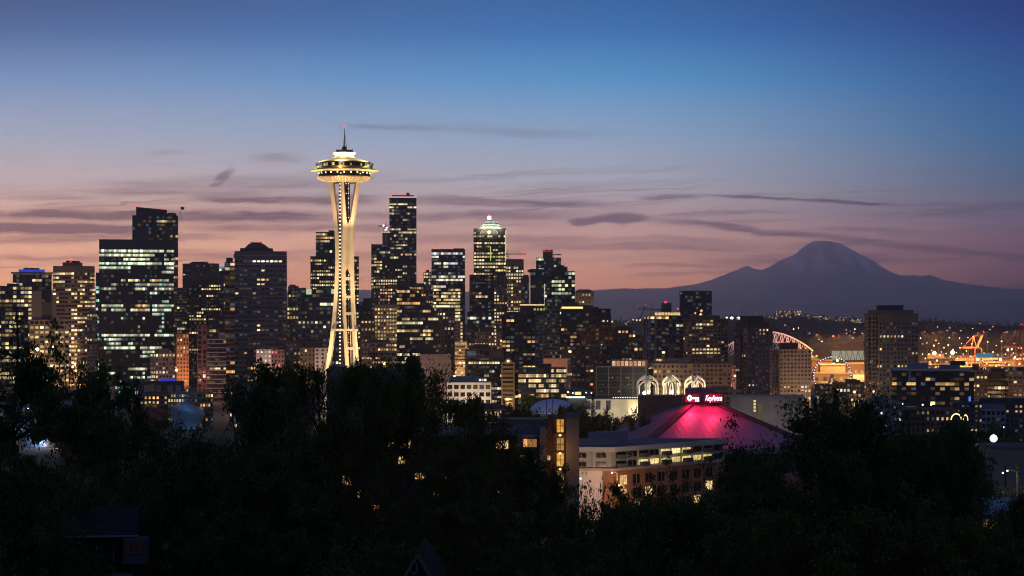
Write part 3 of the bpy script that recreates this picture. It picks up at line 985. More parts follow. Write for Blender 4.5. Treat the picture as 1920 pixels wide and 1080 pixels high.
spec('office_block', 853, 876, 641, 1720, 'small brightly lit office block with glowing floors', wall=(.42, .30, .18), fh=6, bw=3.8, p=.75, pal='yellow', win=(.75, .5), gain=1.1, noroof=True)
spec('office_tower', 888, 949, 430, 2650, 'tower with a white glowing pyramid roof and an arched cornice', style='pier', wall=(.07, .065, .06), fh=6.4, bw=5.0, p=.42, pal='yellow', coh=.7, run=.6, gain=1.1, cap=100, skip=.5, noroof=True, win=(.78, .5),
     zones=[(889, 441, 948, 448, .65, 1.1), (889, 453, 948, 458, .95, 1.1), (892, 459, 946, 466, .2), (889, 470, 948, 478, .75), (889, 478, 948, 545, .68)],
     extra=E(lambda b: MB().prism([(b.lx(899), -b.D * .42), (b.lx(942), -b.D * .42), (b.lx(942), b.D * .42), (b.lx(899), b.D * .42)], b.lz(430.5), b.lz(411.5), 0, [(b.lx(914), -b.D * .1), (b.lx(921), -b.D * .1), (b.lx(921), b.D * .1), (b.lx(914), b.D * .1)]).build('pyramid_roof', wallmat((.62, .64, .60)), b.root),
             lambda b: b.box('lantern', emit('lantern_glow', (1, .86, .8), 2.2), 914, 921, 404, 411.5, .4, .6), lambda b: b.beacon(917.5, 402.5, None, 1.4, .5),
             lambda b: arch_cornice(b, 917, 438, 16, 9), lambda b: [b.box('roof_ledge', wallmat((.70, .72, .66)), 901 + 2.2 * k, 940 - 2.2 * k, 426 - 3 * k, 426.9 - 3 * k, -.0 + .07 * k, 1 - .07 * k) for k in range(5)], lambda b: crown_lamps(b), bea(893, 447, M_WARM, 1.2), lambda b: b.box('corner_turret', wallmat((.10, .10, .09)), 888, 897, 428, 433, 0, .2), lambda b: b.box('corner_turret', wallmat((.10, .10, .09)), 940, 949, 428, 433, 0, .2),
             stripe(919, 920.5, 462, 489, emit('green_line_light', (.7, 1, .2), .7), 'edge_light'), stripe(947, 949, 430, 492, emit('green_line_light', (.7, 1, .2), .7), 'edge_light')))
spec('construction_tower', 880, 926, 515, 2150, 'unfinished tower with orange work lights on open floors', 'tower', style='slab', wall=(.035, .03, .035), trim=(.09, .075, .07), fh=6.3, bw=6, p=.10, pal='orange', noroof=True, zones=[(884, 550, 912, 562, .8, 1.3), (884, 540, 925, 550, .25), (880, 563, 926, 600, .05)])
spec('apartment_tower', 876, 927, 585, 1950, 'dark glass apartment tower below the unfinished tower', **G, fh=7.4, bw=5.4, p=.10, pal='cool', run=.4, zones=[(878, 592, 920, 598, .5), (880, 606, 924, 624, .45, .8)], cap=60, extra=E(bea(893, 648, S_REDDIM, 3.5)))
spec('office_tower', 926, 951, 520, 2300, 'brown punched-window tower half hidden right of the unfinished tower', wall=(.17, .11, .085), fh=6.4, bw=5, p=.15, pal='warm', zones=[(927, 540, 932, 650, .85, 1.0)])
spec('office_tower', 948, 982, 487, 2500, 'brown-capped office tower with amber punched windows under a crane jib', wall=(.15, .115, .09), fh=6.4, bw=4.7, p=.55, pal='yellow', win=(.62, .55), coh=.5, skip=1.8, noroof=True, cap=80, zones=[(950, 500, 981, 520, .8, 1.1)], extra=E(pent(950, 981, 485.5, 487), bea(980, 485)))
spec('office_tower', 978, 995, 520, 2480, 'narrow dark blue tower right of the brown-capped tower', **G, fh=8, bw=6, p=.02, extra=E(bea(984, 518), pent(981, 992, 518.5, 520)))
spec('office_tower', 992, 1022, 509, 2300, 'dark tower with a wide flat overhanging roof', **G, fh=8, bw=6, p=.03, noroof=True, extra=E(ledge(989, 1024, 505.5, 509, wallmat((.06, .06, .07)), 3), pent(994, 1018, 504, 506), stripe(993, 994, 512, 570, S_PINK, 'edge_light')))
spec('office_tower', 1005, 1052, 483, 2650, 'stepped tower with green tinted windows and a red lit shaft on top', **G, fh=6.2, bw=4.8, p=.35, pal='cool', run=.6, noroof=True, zones=[(1020, 483, 1033, 520, 0)], extra=E(lambda b: b.box('roof_shaft', wallmat((.10, .07, .06)), 1018, 1036, 468, 484, .0, .8), bea(1020, 468, None, 1.3), stripe(1019, 1033, 468, 472, S_REDDIM)))
spec('apartment_tower', 1020, 1036, 512, 2050, 'slim pale-edged apartment tower with one lit vertical line', style='slab', wall=(.05, .055, .06), trim=(.12, .12, .13), fh=6.6, bw=5, p=.08, noroof=True, extra=E(stripe(1020.5, 1022, 532, 690, emit('pale_line_light', (1, .95, .8), .7), 'edge_light')))
spec('apartment_tower', 1034, 1078, 509, 2000, 'dark balconied apartment tower with a stepped top', style='slab', wall=(.03, .032, .036), trim=(.07, .07, .075), fh=7.4, bw=6, p=.13, pal='cool', run=.4, noroof=True, zones=[(1060, 520, 1077, 560, .3, .9)], cap=60, extra=E(lambda b: b.box('upper_storeys', wallmat((.04, .04, .045)), 1040, 1064, 500, 509, .05, .8), pent(1044, 1058, 497, 500)))
spec('office_tower', 1079, 1114, 549, 2700, 'tan hip-roofed tower at the right end of the high-rise cluster', wall=(.30, .22, .14), fh=6.8, bw=6, p=.25, pal='warm', noroof=True, win=(.5, .5), zones=[(1082, 556, 1112, 563, .5, 1.0)],
     extra=E(lambda b: MB().prism([(b.lx(1078), -b.D * .52), (b.lx(1115), -b.D * .52), (b.lx(1115), b.D * .5), (b.lx(1078), b.D * .5)], b.lz(549), b.lz(542.5), 0, [(b.lx(1083), -b.D * .3), (b.lx(1105), -b.D * .3), (b.lx(1105), b.D * .3), (b.lx(1083), b.D * .3)]).build('hip_roof', wallmat((.09, .09, .11)), b.root), bea(1091, 540, M_BLACK, .5)))
spec('office_tower', 975, 1024, 576, 1950, 'block with a white light line along its roof edge and lit roof bar', wall=(.08, .065, .055), fh=7.4, bw=6, p=.04, noroof=True, zones=[(998, 576, 1020, 583, .85, 1.3, 'yellow')], extra=E(ledge(974, 1024, 572.5, 574.5, M_BLACK, 2), stripe(975, 1022, 571, 573, S_WARM)))
spec('office_block', 1052, 1110, 572, 1850, 'dark office block with a long yellow light bar under its roof', **G, fh=7, bw=6, p=.08, pal='warm', noroof=True, extra=E(stripe(1053, 1093, 575, 579, S_YEL), pent(1055, 1085, 567, 572)))
spec('office_tower', 1100, 1145, 579, 1900, 'plain dark stepped building with blank side walls', wall=(.045, .045, .052), fh=9, bw=9, p=.03, pal='warm', noroof=True, win=(.5, .4), extra=E(pent(1104, 1122, 575.5, 579, wallmat((.05, .05, .058))), lambda b: b.strip('balcony_stack', wallmat((.06, .06, .065)), 1140, 1146, 590, 650, 1.2)))
spec('apartment_tower', 941, 1004, 589, 1600, 'dark brown apartment tower with a few large warm windows', style='slab', wall=(.04, .034, .034), trim=(.06, .05, .05), fh=7.9, bw=8, p=.07, pal='warm', run=.4, gain=1.0, cap=50, noroof=True, win=(.8, .55),
     zones=[(944, 638, 955, 648, .9), (962, 634, 1000, 641, .6), (979, 664, 1003, 672, .9), (984, 682, 994, 691, .95), (944, 645, 958, 662, .6)], extra=E(pent(948, 985, 584.5, 589), pent(983, 992, 581, 585)))
spec('apartment_tower', 1003, 1019, 592, 1620, 'pale slab end with a grid of dark windows beside the dark brown tower', wall=(.28, .255, .24), fh=6.4, bw=7, p=.03, win=(.5, .5), noroof=True)
spec('apartment_tower', 1021, 1050, 560, 1720, 'dark glass apartment tower standing on a lit pink podium', style='slab', wall=(.04, .045, .05), trim=(.09, .09, .10), fh=7, bw=5, p=.06, pal='teal', noroof=True, extra=E(lambda b: b.box('podium', wallmat((.5, .3, .22)), 1016, 1064, 672, 700, -.05, .6)))
spec('office_block', 879, 942, 622, 1750, 'brown block with a dotted grid of small square windows', wall=(.12, .085, .075), fh=6.6, bw=5.2, p=.35, pal='orange', win=(.5, .5), zones=[(922, 620, 932, 650, .7, 1.4, 'white')], cap=60)
spec('office_block', 872, 944, 655, 1520, 'low dark block with two wide recessed openings', wall=(.06, .056, .058), fh=14, bw=23, p=.0, win=(.7, .6), zones=[(882, 655, 896, 668, .0)])
spec('office_block', 878, 942, 676, 1400, 'dark office block with a brightly lit top floor next to the gold-framed block', wall=(.055, .052, .048), fh=8, bw=5, p=.15, pal='white', win=(.8, .5), zones=[(878, 674, 934, 684, .9, 1.2, 'yellow')], cap=80, noroof=True, coh=.7)
spec('office_block', 940, 965, 680, 1380, 'small gold-framed office block with a lit round-arched roof room', wall=(.40, .28, .14), fh=8, bw=20, p=.0, win=(.8, .45), noroof=True, extra=E(lambda b: roof_arch(b, 953, 680, 7, 7)))
spec('office_block', 972, 1062, 690, 1360, 'dark apartment block with long bands of warm lit rooms above the park', **G, fh=9.4, bw=4.8, p=.2, pal='warm', run=.7, gain=1.0, cap=100, noroof=True,
     zones=[(972, 698, 1000, 706, .9, .5, 'orange'), (972, 707, 1012, 716, .93, 1.1), (1034, 707, 1055, 716, .6), (992, 717, 1020, 728, .9, 1.1), (1028, 717, 1058, 728, .6), (1002, 728, 1060, 736, .6)], extra=E(lambda b: b.box('stair_tower', wallmat((.035, .035, .04)), 1012, 1034, 683, 692, .1, .7)))
spec('apartment_block', 1072, 1122, 648, 1560, 'dark brick apartment building with wide bay windows', wall=(.09, .06, .055), fh=8.5, bw=8, p=.08, pal='orange', win=(.6, .45), noroof=True)
spec('office_block', 1090, 1150, 614, 1700, 'dark red block with a flat blank upper wall', wall=(.10, .04, .035), fh=8, bw=8, p=.03, pal='warm', noroof=True)
spec('apartment_block', 1088, 1165, 648, 1600, 'dark block with green and amber lights along its roof', wall=(.05, .05, .055), fh=8.4, bw=7, p=.10, pal='warm', noroof=True, extra=E(bea(1104, 648, emit('green_lamp', (.05, 1, .3), 2), 1.2), bea(1128, 647, emit('green_lamp', (.05, 1, .3), 2), 1.1), bea(1112, 649, M_WARM, .9), bea(1117, 649, M_WARM, .9), bea(1122, 649, M_WARM, .9), bea(1135, 649, emit('pink_lamp', (1, .35, .25), 2), 1.4), bea(1144, 649, emit('pink_lamp', (1, .35, .25), 2), 1.2)))
spec('office_block', 1117, 1216, 688, 1450, 'dark green glass office building with a lit glazed top storey', **GT, fh=13, bw=3, p=.22, pal='teal', run=.15, gain=.7, win=(.4, .2), noroof=True, cap=80, zones=[(1117, 688, 1216, 697, 0)],
     extra=E(lambda b: b.box('top_storey', wallmat((.28, .16, .10)), 1146, 1214, 675, 688, .05, .9), lambda b: [b.strip('lit_pane', M_LIT, 1148 + 8 * k, 1154 + 8 * k, 677, 686, -.05 * b.D + .2).__setattr__('color', (.55, .28, .16, 1) if k % 3 else (.75, .5, .3, 1)) for k in range(8)],
             lambda b: [b.strip('frame_pier', wallmat((.22, .19, .16)), x, x + 2, 688, 745, .5) for x in (1117, 1140, 1163, 1186, 1210)], lambda b: b.strip('frame_beam', wallmat((.22, .19, .16)), 1117, 1216, 686.5, 688.5, .7)))
spec('apartment_block', 1145, 1192, 618, 1980, 'dim apartment block with a red-brown wall at the foot of the hill', wall=(.10, .065, .055), fh=7.5, bw=7, p=.12, pal='warm')
spec('apartment_block', 1188, 1206, 632, 1880, 'slim brown slab left of the apartment tower with a lit penthouse floor', wall=(.12, .085, .07), fh=9, bw=9, p=.06)
# ---- right of centre
spec('apartment_tower', 1207, 1281, 592, 1750, 'dark apartment tower with pale piers and a lit penthouse floor', style='slab', wall=(.045, .047, .055), trim=(.12, .12, .125), fh=7.2, bw=6.5, p=.07, pal='warm', noroof=True, cap=50, zones=[(1265, 606, 1276, 614, .9, 1.2, 'white')],
     extra=E(lambda b: b.box('penthouse', wallmat((.32, .22, .10)), 1226, 1276, 585, 592, .05, .8), lambda b: [b.strip('window', M_LIT, 1228 + 6 * k, 1233 + 6 * k, 586, 591, -.05 * b.D + .2).__setattr__('color', (.9, .66, .3, 1)) for k in range(8)], pent(1240, 1259, 568, 585), bea(1248, 567, None, 2.0), bea(1271, 579),
             lambda b: [b.strip('pier', wallmat((.22, .22, .23)), x, x + 3, 594, 690, .7) for x in (1210, 1216, 1228)], lambda b: b.strip('blank_bay', wallmat((.15, .125, .11)), 1253, 1265, 645, 690, .7)))
spec('office_tower', 1274, 1335, 546, 2050, 'tall dark glass box with pale corner edges and no lit windows', **G, fh=7, bw=5, p=.0, noroof=True, extra=E(lambda b: b.strip('corner_edge', wallmat((.16, .16, .18)), 1274, 1275.5, 548, 600, .4), lambda b: b.strip('corner_edge', wallmat((.16, .16, .18)), 1333.5, 1335, 548, 600, .4), pent(1276, 1333, 545.2, 546.2)))
spec('apartment_tower', 1281, 1365, 598, 1650, 'brown apartment tower with orange lit roof gardens', c=1297, turn=68, wall=(.12, .092, .07), fh=6.7, bw=7, p=.09, pal='warm', win=(.7, .5), noroof=True, cap=60, zones=[(1298, 655, 1351, 665, .9, 1.1, 'yellow'), (1298, 630, 1340, 636, .4)],
     extra=E(lambda b: b.box('roof_storey', wallmat((.10, .075, .06)), 1300, 1356, 591, 598, .1, .8), bea(1322, 616, M_AMBER, 1.6), bea(1347, 590, S_WARM, 2.2), bea(1352, 583, emit('orange_roof_light', (1, .4, .1), 1.2), 2.0), bea(1357, 582, emit('orange_roof_light', (1, .4, .1), 1.2), 1.5), bea(1292, 587, emit('orange_roof_light', (1, .4, .1), 1.2), 1.6)))
spec('apartment_tower', 1376, 1449, 615, 1700, 'grey apartment tower with a stepped dark crown', c=1402, turn=60, wall=(.11, .098, .10), fh=6.9, bw=7.2, p=.05, pal='warm', win=(.38, .48), noroof=True, cap=50,
     extra=E(lambda b: b.box('upper_storeys', wallmat((.06, .055, .055)), 1380, 1443, 603, 615, .05, .9), lambda b: b.box('roof_house', wallmat((.05, .048, .05)), 1393, 1426, 592, 603, .15, .8), balcony_column(1410, 1420, 620, 735, 6.9)))
spec('apartment_tower', 1443, 1521, 656, 1500, 'beige apartment tower with dark balcony columns and one red beacon', c=1462, turn=68, style='punched', wall=(.27, .205, .165), fh=7.3, bw=6.8, p=.03, pal='warm', win=(.55, .5), noroof=True, cap=40,
     extra=E(pent(1469, 1492, 643, 656, wallmat((.05, .048, .05)), .2, .7), bea(1472, 643, None, 1.9), lambda b: b.box('cornice', wallmat((.3, .23, .19)), 1442, 1522, 655, 657.5, -.01, 1.0), lambda b: b.beacon(1457, 653, M_BLACK, 2.6), lambda b: b.beacon(1511, 653, M_BLACK, 2.2), *[balcony_column(x0, x1, 660, 744, 7.3) for x0, x1 in ((1473, 1484), (1494, 1504))]))
spec('apartment_block', 1225, 1298, 682, 1460, 'beige apartment block with lit windows behind the white arches', wall=(.28, .21, .16), fh=9.4, bw=8, p=.16, pal='yellow', win=(.6, .5), zones=[(1228, 690, 1236, 697, .95, 1.3), (1248, 690, 1260, 700, .9, 1.3)])
spec('apartment_block', 1298, 1371, 682, 1430, 'brown apartment block with dark windows right of the arches', wall=(.15, .105, .082), fh=8, bw=8.4, p=.03, pal='warm', win=(.6, .5))
spec('office_block', 1362, 1380, 686, 1600, 'narrow pink lit building in the gap between two towers', wall=(.4, .22, .13), fh=8, bw=6, p=.2, zones=[(1370, 700, 1378, 706, .9, 1.6, 'white')])
spec('office_block', 1318, 1392, 733, 1290, 'low tan hall with a strip of windows right of the pink roof sign', wall=(.30, .22, .15), fh=9, bw=6, p=.03, win=(.75, .4))
spec('apartment_tower', 1620, 1722, 588, 1500, 'tall grey apartment tower standing alone at right with a dark roof house', c=1648, turn=62, wall=(.135, .11, .10), fh=8.0, bw=7.4, p=.09, pal='warm', win=(.5, .48), noroof=True, cap=80, skip=1.8,
     zones=[(1650, 630, 1682, 637, .5, 1.1), (1650, 663, 1722, 669, .7, .9), (1650, 601, 1690, 608, .2)],
     extra=E(lambda b: b.box('upper_storeys', wallmat((.15, .125, .115)), 1631, 1712, 581, 588, .05, .92), lambda b: b.box('roof_house', wallmat((.045, .045, .05)), 1649, 1686, 574.5, 581, .2, .75), pent(1660, 1680, 572, 575), *[balcony_column(x0, x1, 592, 742, 8.0) for x0, x1 in ((1650, 1664), (1684, 1695), (1702, 1714))]))
spec('office_block', 1672, 1826, 697, 1250, 'dark modern building with a thin white overhanging roof', **G, fh=9, bw=9, p=.06, pal='warm', noroof=True, cap=40, run=.2, zones=[(1735, 715, 1770, 727, .3), (1780, 718, 1792, 728, .7), (1672, 740, 1700, 750, .25), (1700, 735, 1826, 760, .05)],
     extra=E(ledge(1673, 1816, 692.5, 695, wallmat((.42, .42, .45)), 3), lambda b: b.strip('white_frame', wallmat((.34, .36, .42)), 1703, 1708, 695, 716, 1.0), lambda b: b.box('roof_house', wallmat((.2, .2, .23)), 1702, 1740, 681, 693, .2, .8), lambda b: b.box('roof_house', wallmat((.16, .16, .19)), 1761, 1800, 685, 693, .2, .8), lambda b: b.box('roof_house', wallmat((.04, .04, .045)), 1782, 1811, 678, 686, .4, .9), lambda b: b.strip('sign_light', emit('blue_sign_light', (.1, .3, 1), .9), 1816, 1820, 743, 754, .4)))
spec('apartment_block', 1808, 1852, 695, 1380, 'brown apartment block with vertical bays at the right', style='pier', wall=(.13, .095, .08), fh=8, bw=7, p=.12, pal='warm', win=(.6, .5))
spec('apartment_block', 1850, 1892, 699, 1400, 'dark apartment block with balconies between two brown blocks', style='slab', wall=(.06, .05, .05), trim=(.11, .085, .075), fh=8, bw=7, p=.12, pal='warm')
spec('apartment_block', 1890, 1935, 696, 1370, 'brown apartment block cut off by the right frame edge', wall=(.14, .10, .08), fh=8, bw=8, p=.14, pal='warm')
spec('office_block', 1528, 1580, 722, 1650, 'low dark roof block before the ferris wheel', wall=(.07, .06, .055), fh=9, bw=9, p=.06, noroof=True)
spec('office_block', 1560, 1622, 718, 1550, 'low block with a glowing row of windows left of the lone tall tower', wall=(.08, .065, .055), fh=9, bw=7, p=.1, pal='yellow', zones=[(1565, 726, 1597, 738, .85, 1.2)])
spec('apartment_block', 1605, 1692, 758, 1050, 'bluish grey apartment building low behind the big dark tree', wall=(.20, .20, .23), fh=11, bw=9, p=.06, pal='white', win=(.4, .45))
spec('brick_hall', 1690, 1790, 768, 1000, 'low dark brick hall with arched lit windows and pale string courses', 'building', wall=(.14, .09, .075), fh=11, bw=9, p=.28, pal='warm', win=(.42, .5), noroof=True, extra=E(lambda b: [b.strip('string_course', wallmat((.32, .27, .24)), 1690, 1732, y, y + 1.4, .3) for y in (769, 776)]))
spec('office_block', 1785, 1960, 757, 1080, 'long low dark roofed building on the right beyond the dark park trees', wall=(.08, .085, .10), fh=9, bw=8, p=.10, pal='warm', win=(.5, .45), zones=[(1900, 760, 1910, 768, .9), (1790, 762, 1830, 766, .3)])
spec('office_block', 1840, 1885, 768, 980, 'pale blue-grey gabled house beside the glowing arch sign', wall=(.22, .24, .30), fh=12, bw=9, p=.03, noroof=True, extra=E(lambda b: MB().prism([(b.lx(1840), -b.D * .5), (b.lx(1885), -b.D * .5), (b.lx(1885), b.D * .5), (b.lx(1840), b.D * .5)], b.H, b.lz(760), 0, [(b.lx(1840), -.1), (b.lx(1885), -.1), (b.lx(1885), .1), (b.lx(1840), .1)]).build('gable_roof', wallmat((.10, .11, .14)), b.root)))
# ---- low buildings left, behind the trees
spec('office_block', -10, 75, 745, 1450, 'low grey building with a few lit windows at the lower left', wall=(.15, .15, .17), fh=9, bw=8, p=.12, pal='warm')
spec('warehouse', 60, 180, 733, 1500, 'long grey roofed hall behind the left trees', 'building', wall=(.20, .195, .21), fh=22, bw=14, p=.06, noroof=True)
spec('office_block', 215, 262, 722, 1480, 'low block with teal lit shop windows under the black glass tower', wall=(.17, .17, .18), fh=9, bw=6, p=.15, pal='white', zones=[(215, 716, 252, 728, .9, 1.1, 'teal')])
spec('office_block', 258, 345, 716, 1420, 'dark purple modern block with grey panels and a blue lit roof', wall=(.10, .075, .085), fh=20, bw=18, p=.0, win=(.55, .62), noroof=True, extra=E(lambda b: [b.strip('wall_panel', wallmat((.24, .24, .26)), x, x + 10, 722, 735, .3) for x in (270, 292, 314, 330)], lambda b: b.box('blue_roof', S_BLUE, 300, 330, 711.5, 714.5, .1, .6), bea(300, 733, M_WARM, 1.5)))
spec('apartment_block', 262, 322, 741, 1330, 'low dark block with rows of small lit windows left of the blue metal hall', wall=(.08, .08, .075), fh=9, bw=7, p=.5, pal='warm', noroof=True, win=(.5, .5), zones=[(300, 735, 310, 760, 0)])
spec('apartment_block', 315, 400, 737, 1320, 'olive low building with a dotted window strip beside the blue metal hall', wall=(.17, .16, .11), fh=9, bw=5, p=.2, pal='warm', noroof=True)
spec('office_block', 430, 600, 722, 1300, 'long low building with scattered lit shopfronts hidden behind the middle trees', wall=(.14, .13, .13), fh=10, bw=8, p=.3, pal='yellow')
spec('exhibition_hall', 613, 796, 692, 1180, 'wide blank grey hall at the foot of the needle', 'building', wall=(.08, .078, .095), fh=60, bw=300, p=.0, dark=False, noroof=True, extra=E(pent(616, 650, 687, 692, wallmat((.08, .08, .09)))))
spec('apartment_block', 788, 846, 665, 1520, 'brownish block with a vertical string of lights on its wall', wall=(.20, .155, .14), fh=60, bw=100, p=0, dark=False, noroof=True, extra=E(*[bea(831.5, y, emit('string_light', (1, .85, .6), 3), .9) for y in range(668, 706, 4)]))
spec('office_block', 838, 921, 718, 1240, 'white three-storey building with big square dark windows', wall=(.58, .49, .41), fh=14, bw=11.5, p=.0, win=(.72, .56), noroof=True, zones=[(890, 732, 905, 742, .95, .9)], extra=E(lambda b: b.box('roof_house', wallmat((.20, .20, .23)), 842, 898, 707, 718, .2, .8), bea(888, 709, emit('pale_green_lamp', (.6, 1, .75), 3), 1.6), bea(852, 706, M_AMBER, 1.5)))
spec('office_block', 1085, 1200, 748, 1280, 'long low white lit gallery wall with blue banners', 'building', wall=(.55, .50, .40), fh=60, bw=200, p=0, dark=False, noroof=True, extra=E(lambda b: [b.strip('banner', wallmat((.05, .06, .12)), x, x + 9, 751, 768, .2) for x in (1098, 1117, 1136)], lambda b: b.box('roof_edge', M_BLACK, 1084, 1201, 746, 748.5, -.02, 1.0), lambda b: [b.beacon(1150 + 4.5 * k, 745.5, M_WARM, .6, .02) for k in range(11)]))
spec('office_block', 1196, 1294, 743, 1230, 'dark low hall under the white arches', wall=(.07, .058, .06), fh=60, bw=200, p=0, dark=False, noroof=True)
spec('office_block', 1370, 1505, 747, 1200, 'long low pale hall with ribbed walls right of the pink roof', wall=(.33, .34, .37), fh=60, bw=12, style='pier', p=0, dark=False, noroof=True, extra=E(lambda b: b.box('flat_roof', wallmat((.26, .26, .29)), 1368, 1507, 743, 747, -.03, 1.0), lambda b: b.strip('lit_bay', wallmat((.4, .28, .14)), 1412, 1418, 748, 776, 1.2), lambda b: [b.strip('window', M_LIT, 1413, 1417, 750 + 6 * k, 754 + 6 * k, 1.4).__setattr__('color', (.9, .66, .3, 1)) for k in range(4)]))


def arch_cornice(b, cx, ybase, rw, rh):
    m = MB()
    pts = []
    for k in range(17):
        t = math.pi * k / 16
        pts.append((b.lx(cx + rw * math.cos(t)), -b.D / 2 - .5, b.lz(ybase - rh * math.sin(t))))
    m.path(pts, .9 * b.m, 5)
    o = m.build('arch_rim', emit('arch_rim_light', (1, .85, .45), .7), b.root)
    m = MB()
    m.v = [(p[0], -b.D / 2 - .2, p[2]) for p in pts] + [(p[0], -b.D / 2 + 4, p[2]) for p in pts]
    n = len(pts)
    m.f = [tuple(range(n)), tuple(range(2 * n - 1, n - 1, -1))] + [(i, i + n, i + n + 1, i + 1) for i in range(n - 1)]
    m.mi = [0] * len(m.f)
    m.build('arch_gable', wallmat((.2, .17, .1)), b.root)
    b.beacon(cx, ybase - 2.5, M_WARM, 2.2, -.04)


def crown_lamps(b):
    for px_, dd in ((896, -.42), (940, -.42), (918, -.62), (918, 1.3)):
        p = b.M @ Vector((b.lx(px_), -b.D / 2 + dd * b.D, b.lz(427)))
        q = b.M @ Vector((b.lx(917.5), 0, b.lz(420)))
        lamp('roof_floodlight', p, 15000, (.92, 1, .80), .1, q, 110, .7)


def roof_arch(b, cx, ybase, rw, rh):
    m = MB()
    prof = [(b.lx(cx + rw * math.cos(math.pi * k / 12)), b.lz(ybase - rh * math.sin(math.pi * k / 12))) for k in range(13)]
    n = len(prof)
    m.v = [(x, -b.D * .5, z) for x, z in prof] + [(x, b.D * .3, z) for x, z in prof]
    m.f = [tuple(range(n)), tuple(range(2 * n - 1, n - 1, -1))] + [(i, i + n, i + n + 1, i + 1) for i in range(n - 1)]
    m.mi = [0] * len(m.f)
    m.build('roof_arch', wallmat((.34, .27, .17)), b.root)
    b.beacon(cx, ybase - 3, M_WARM, 1.5, -.03)


for s_ in SPECS:
    Bld(s_).build()


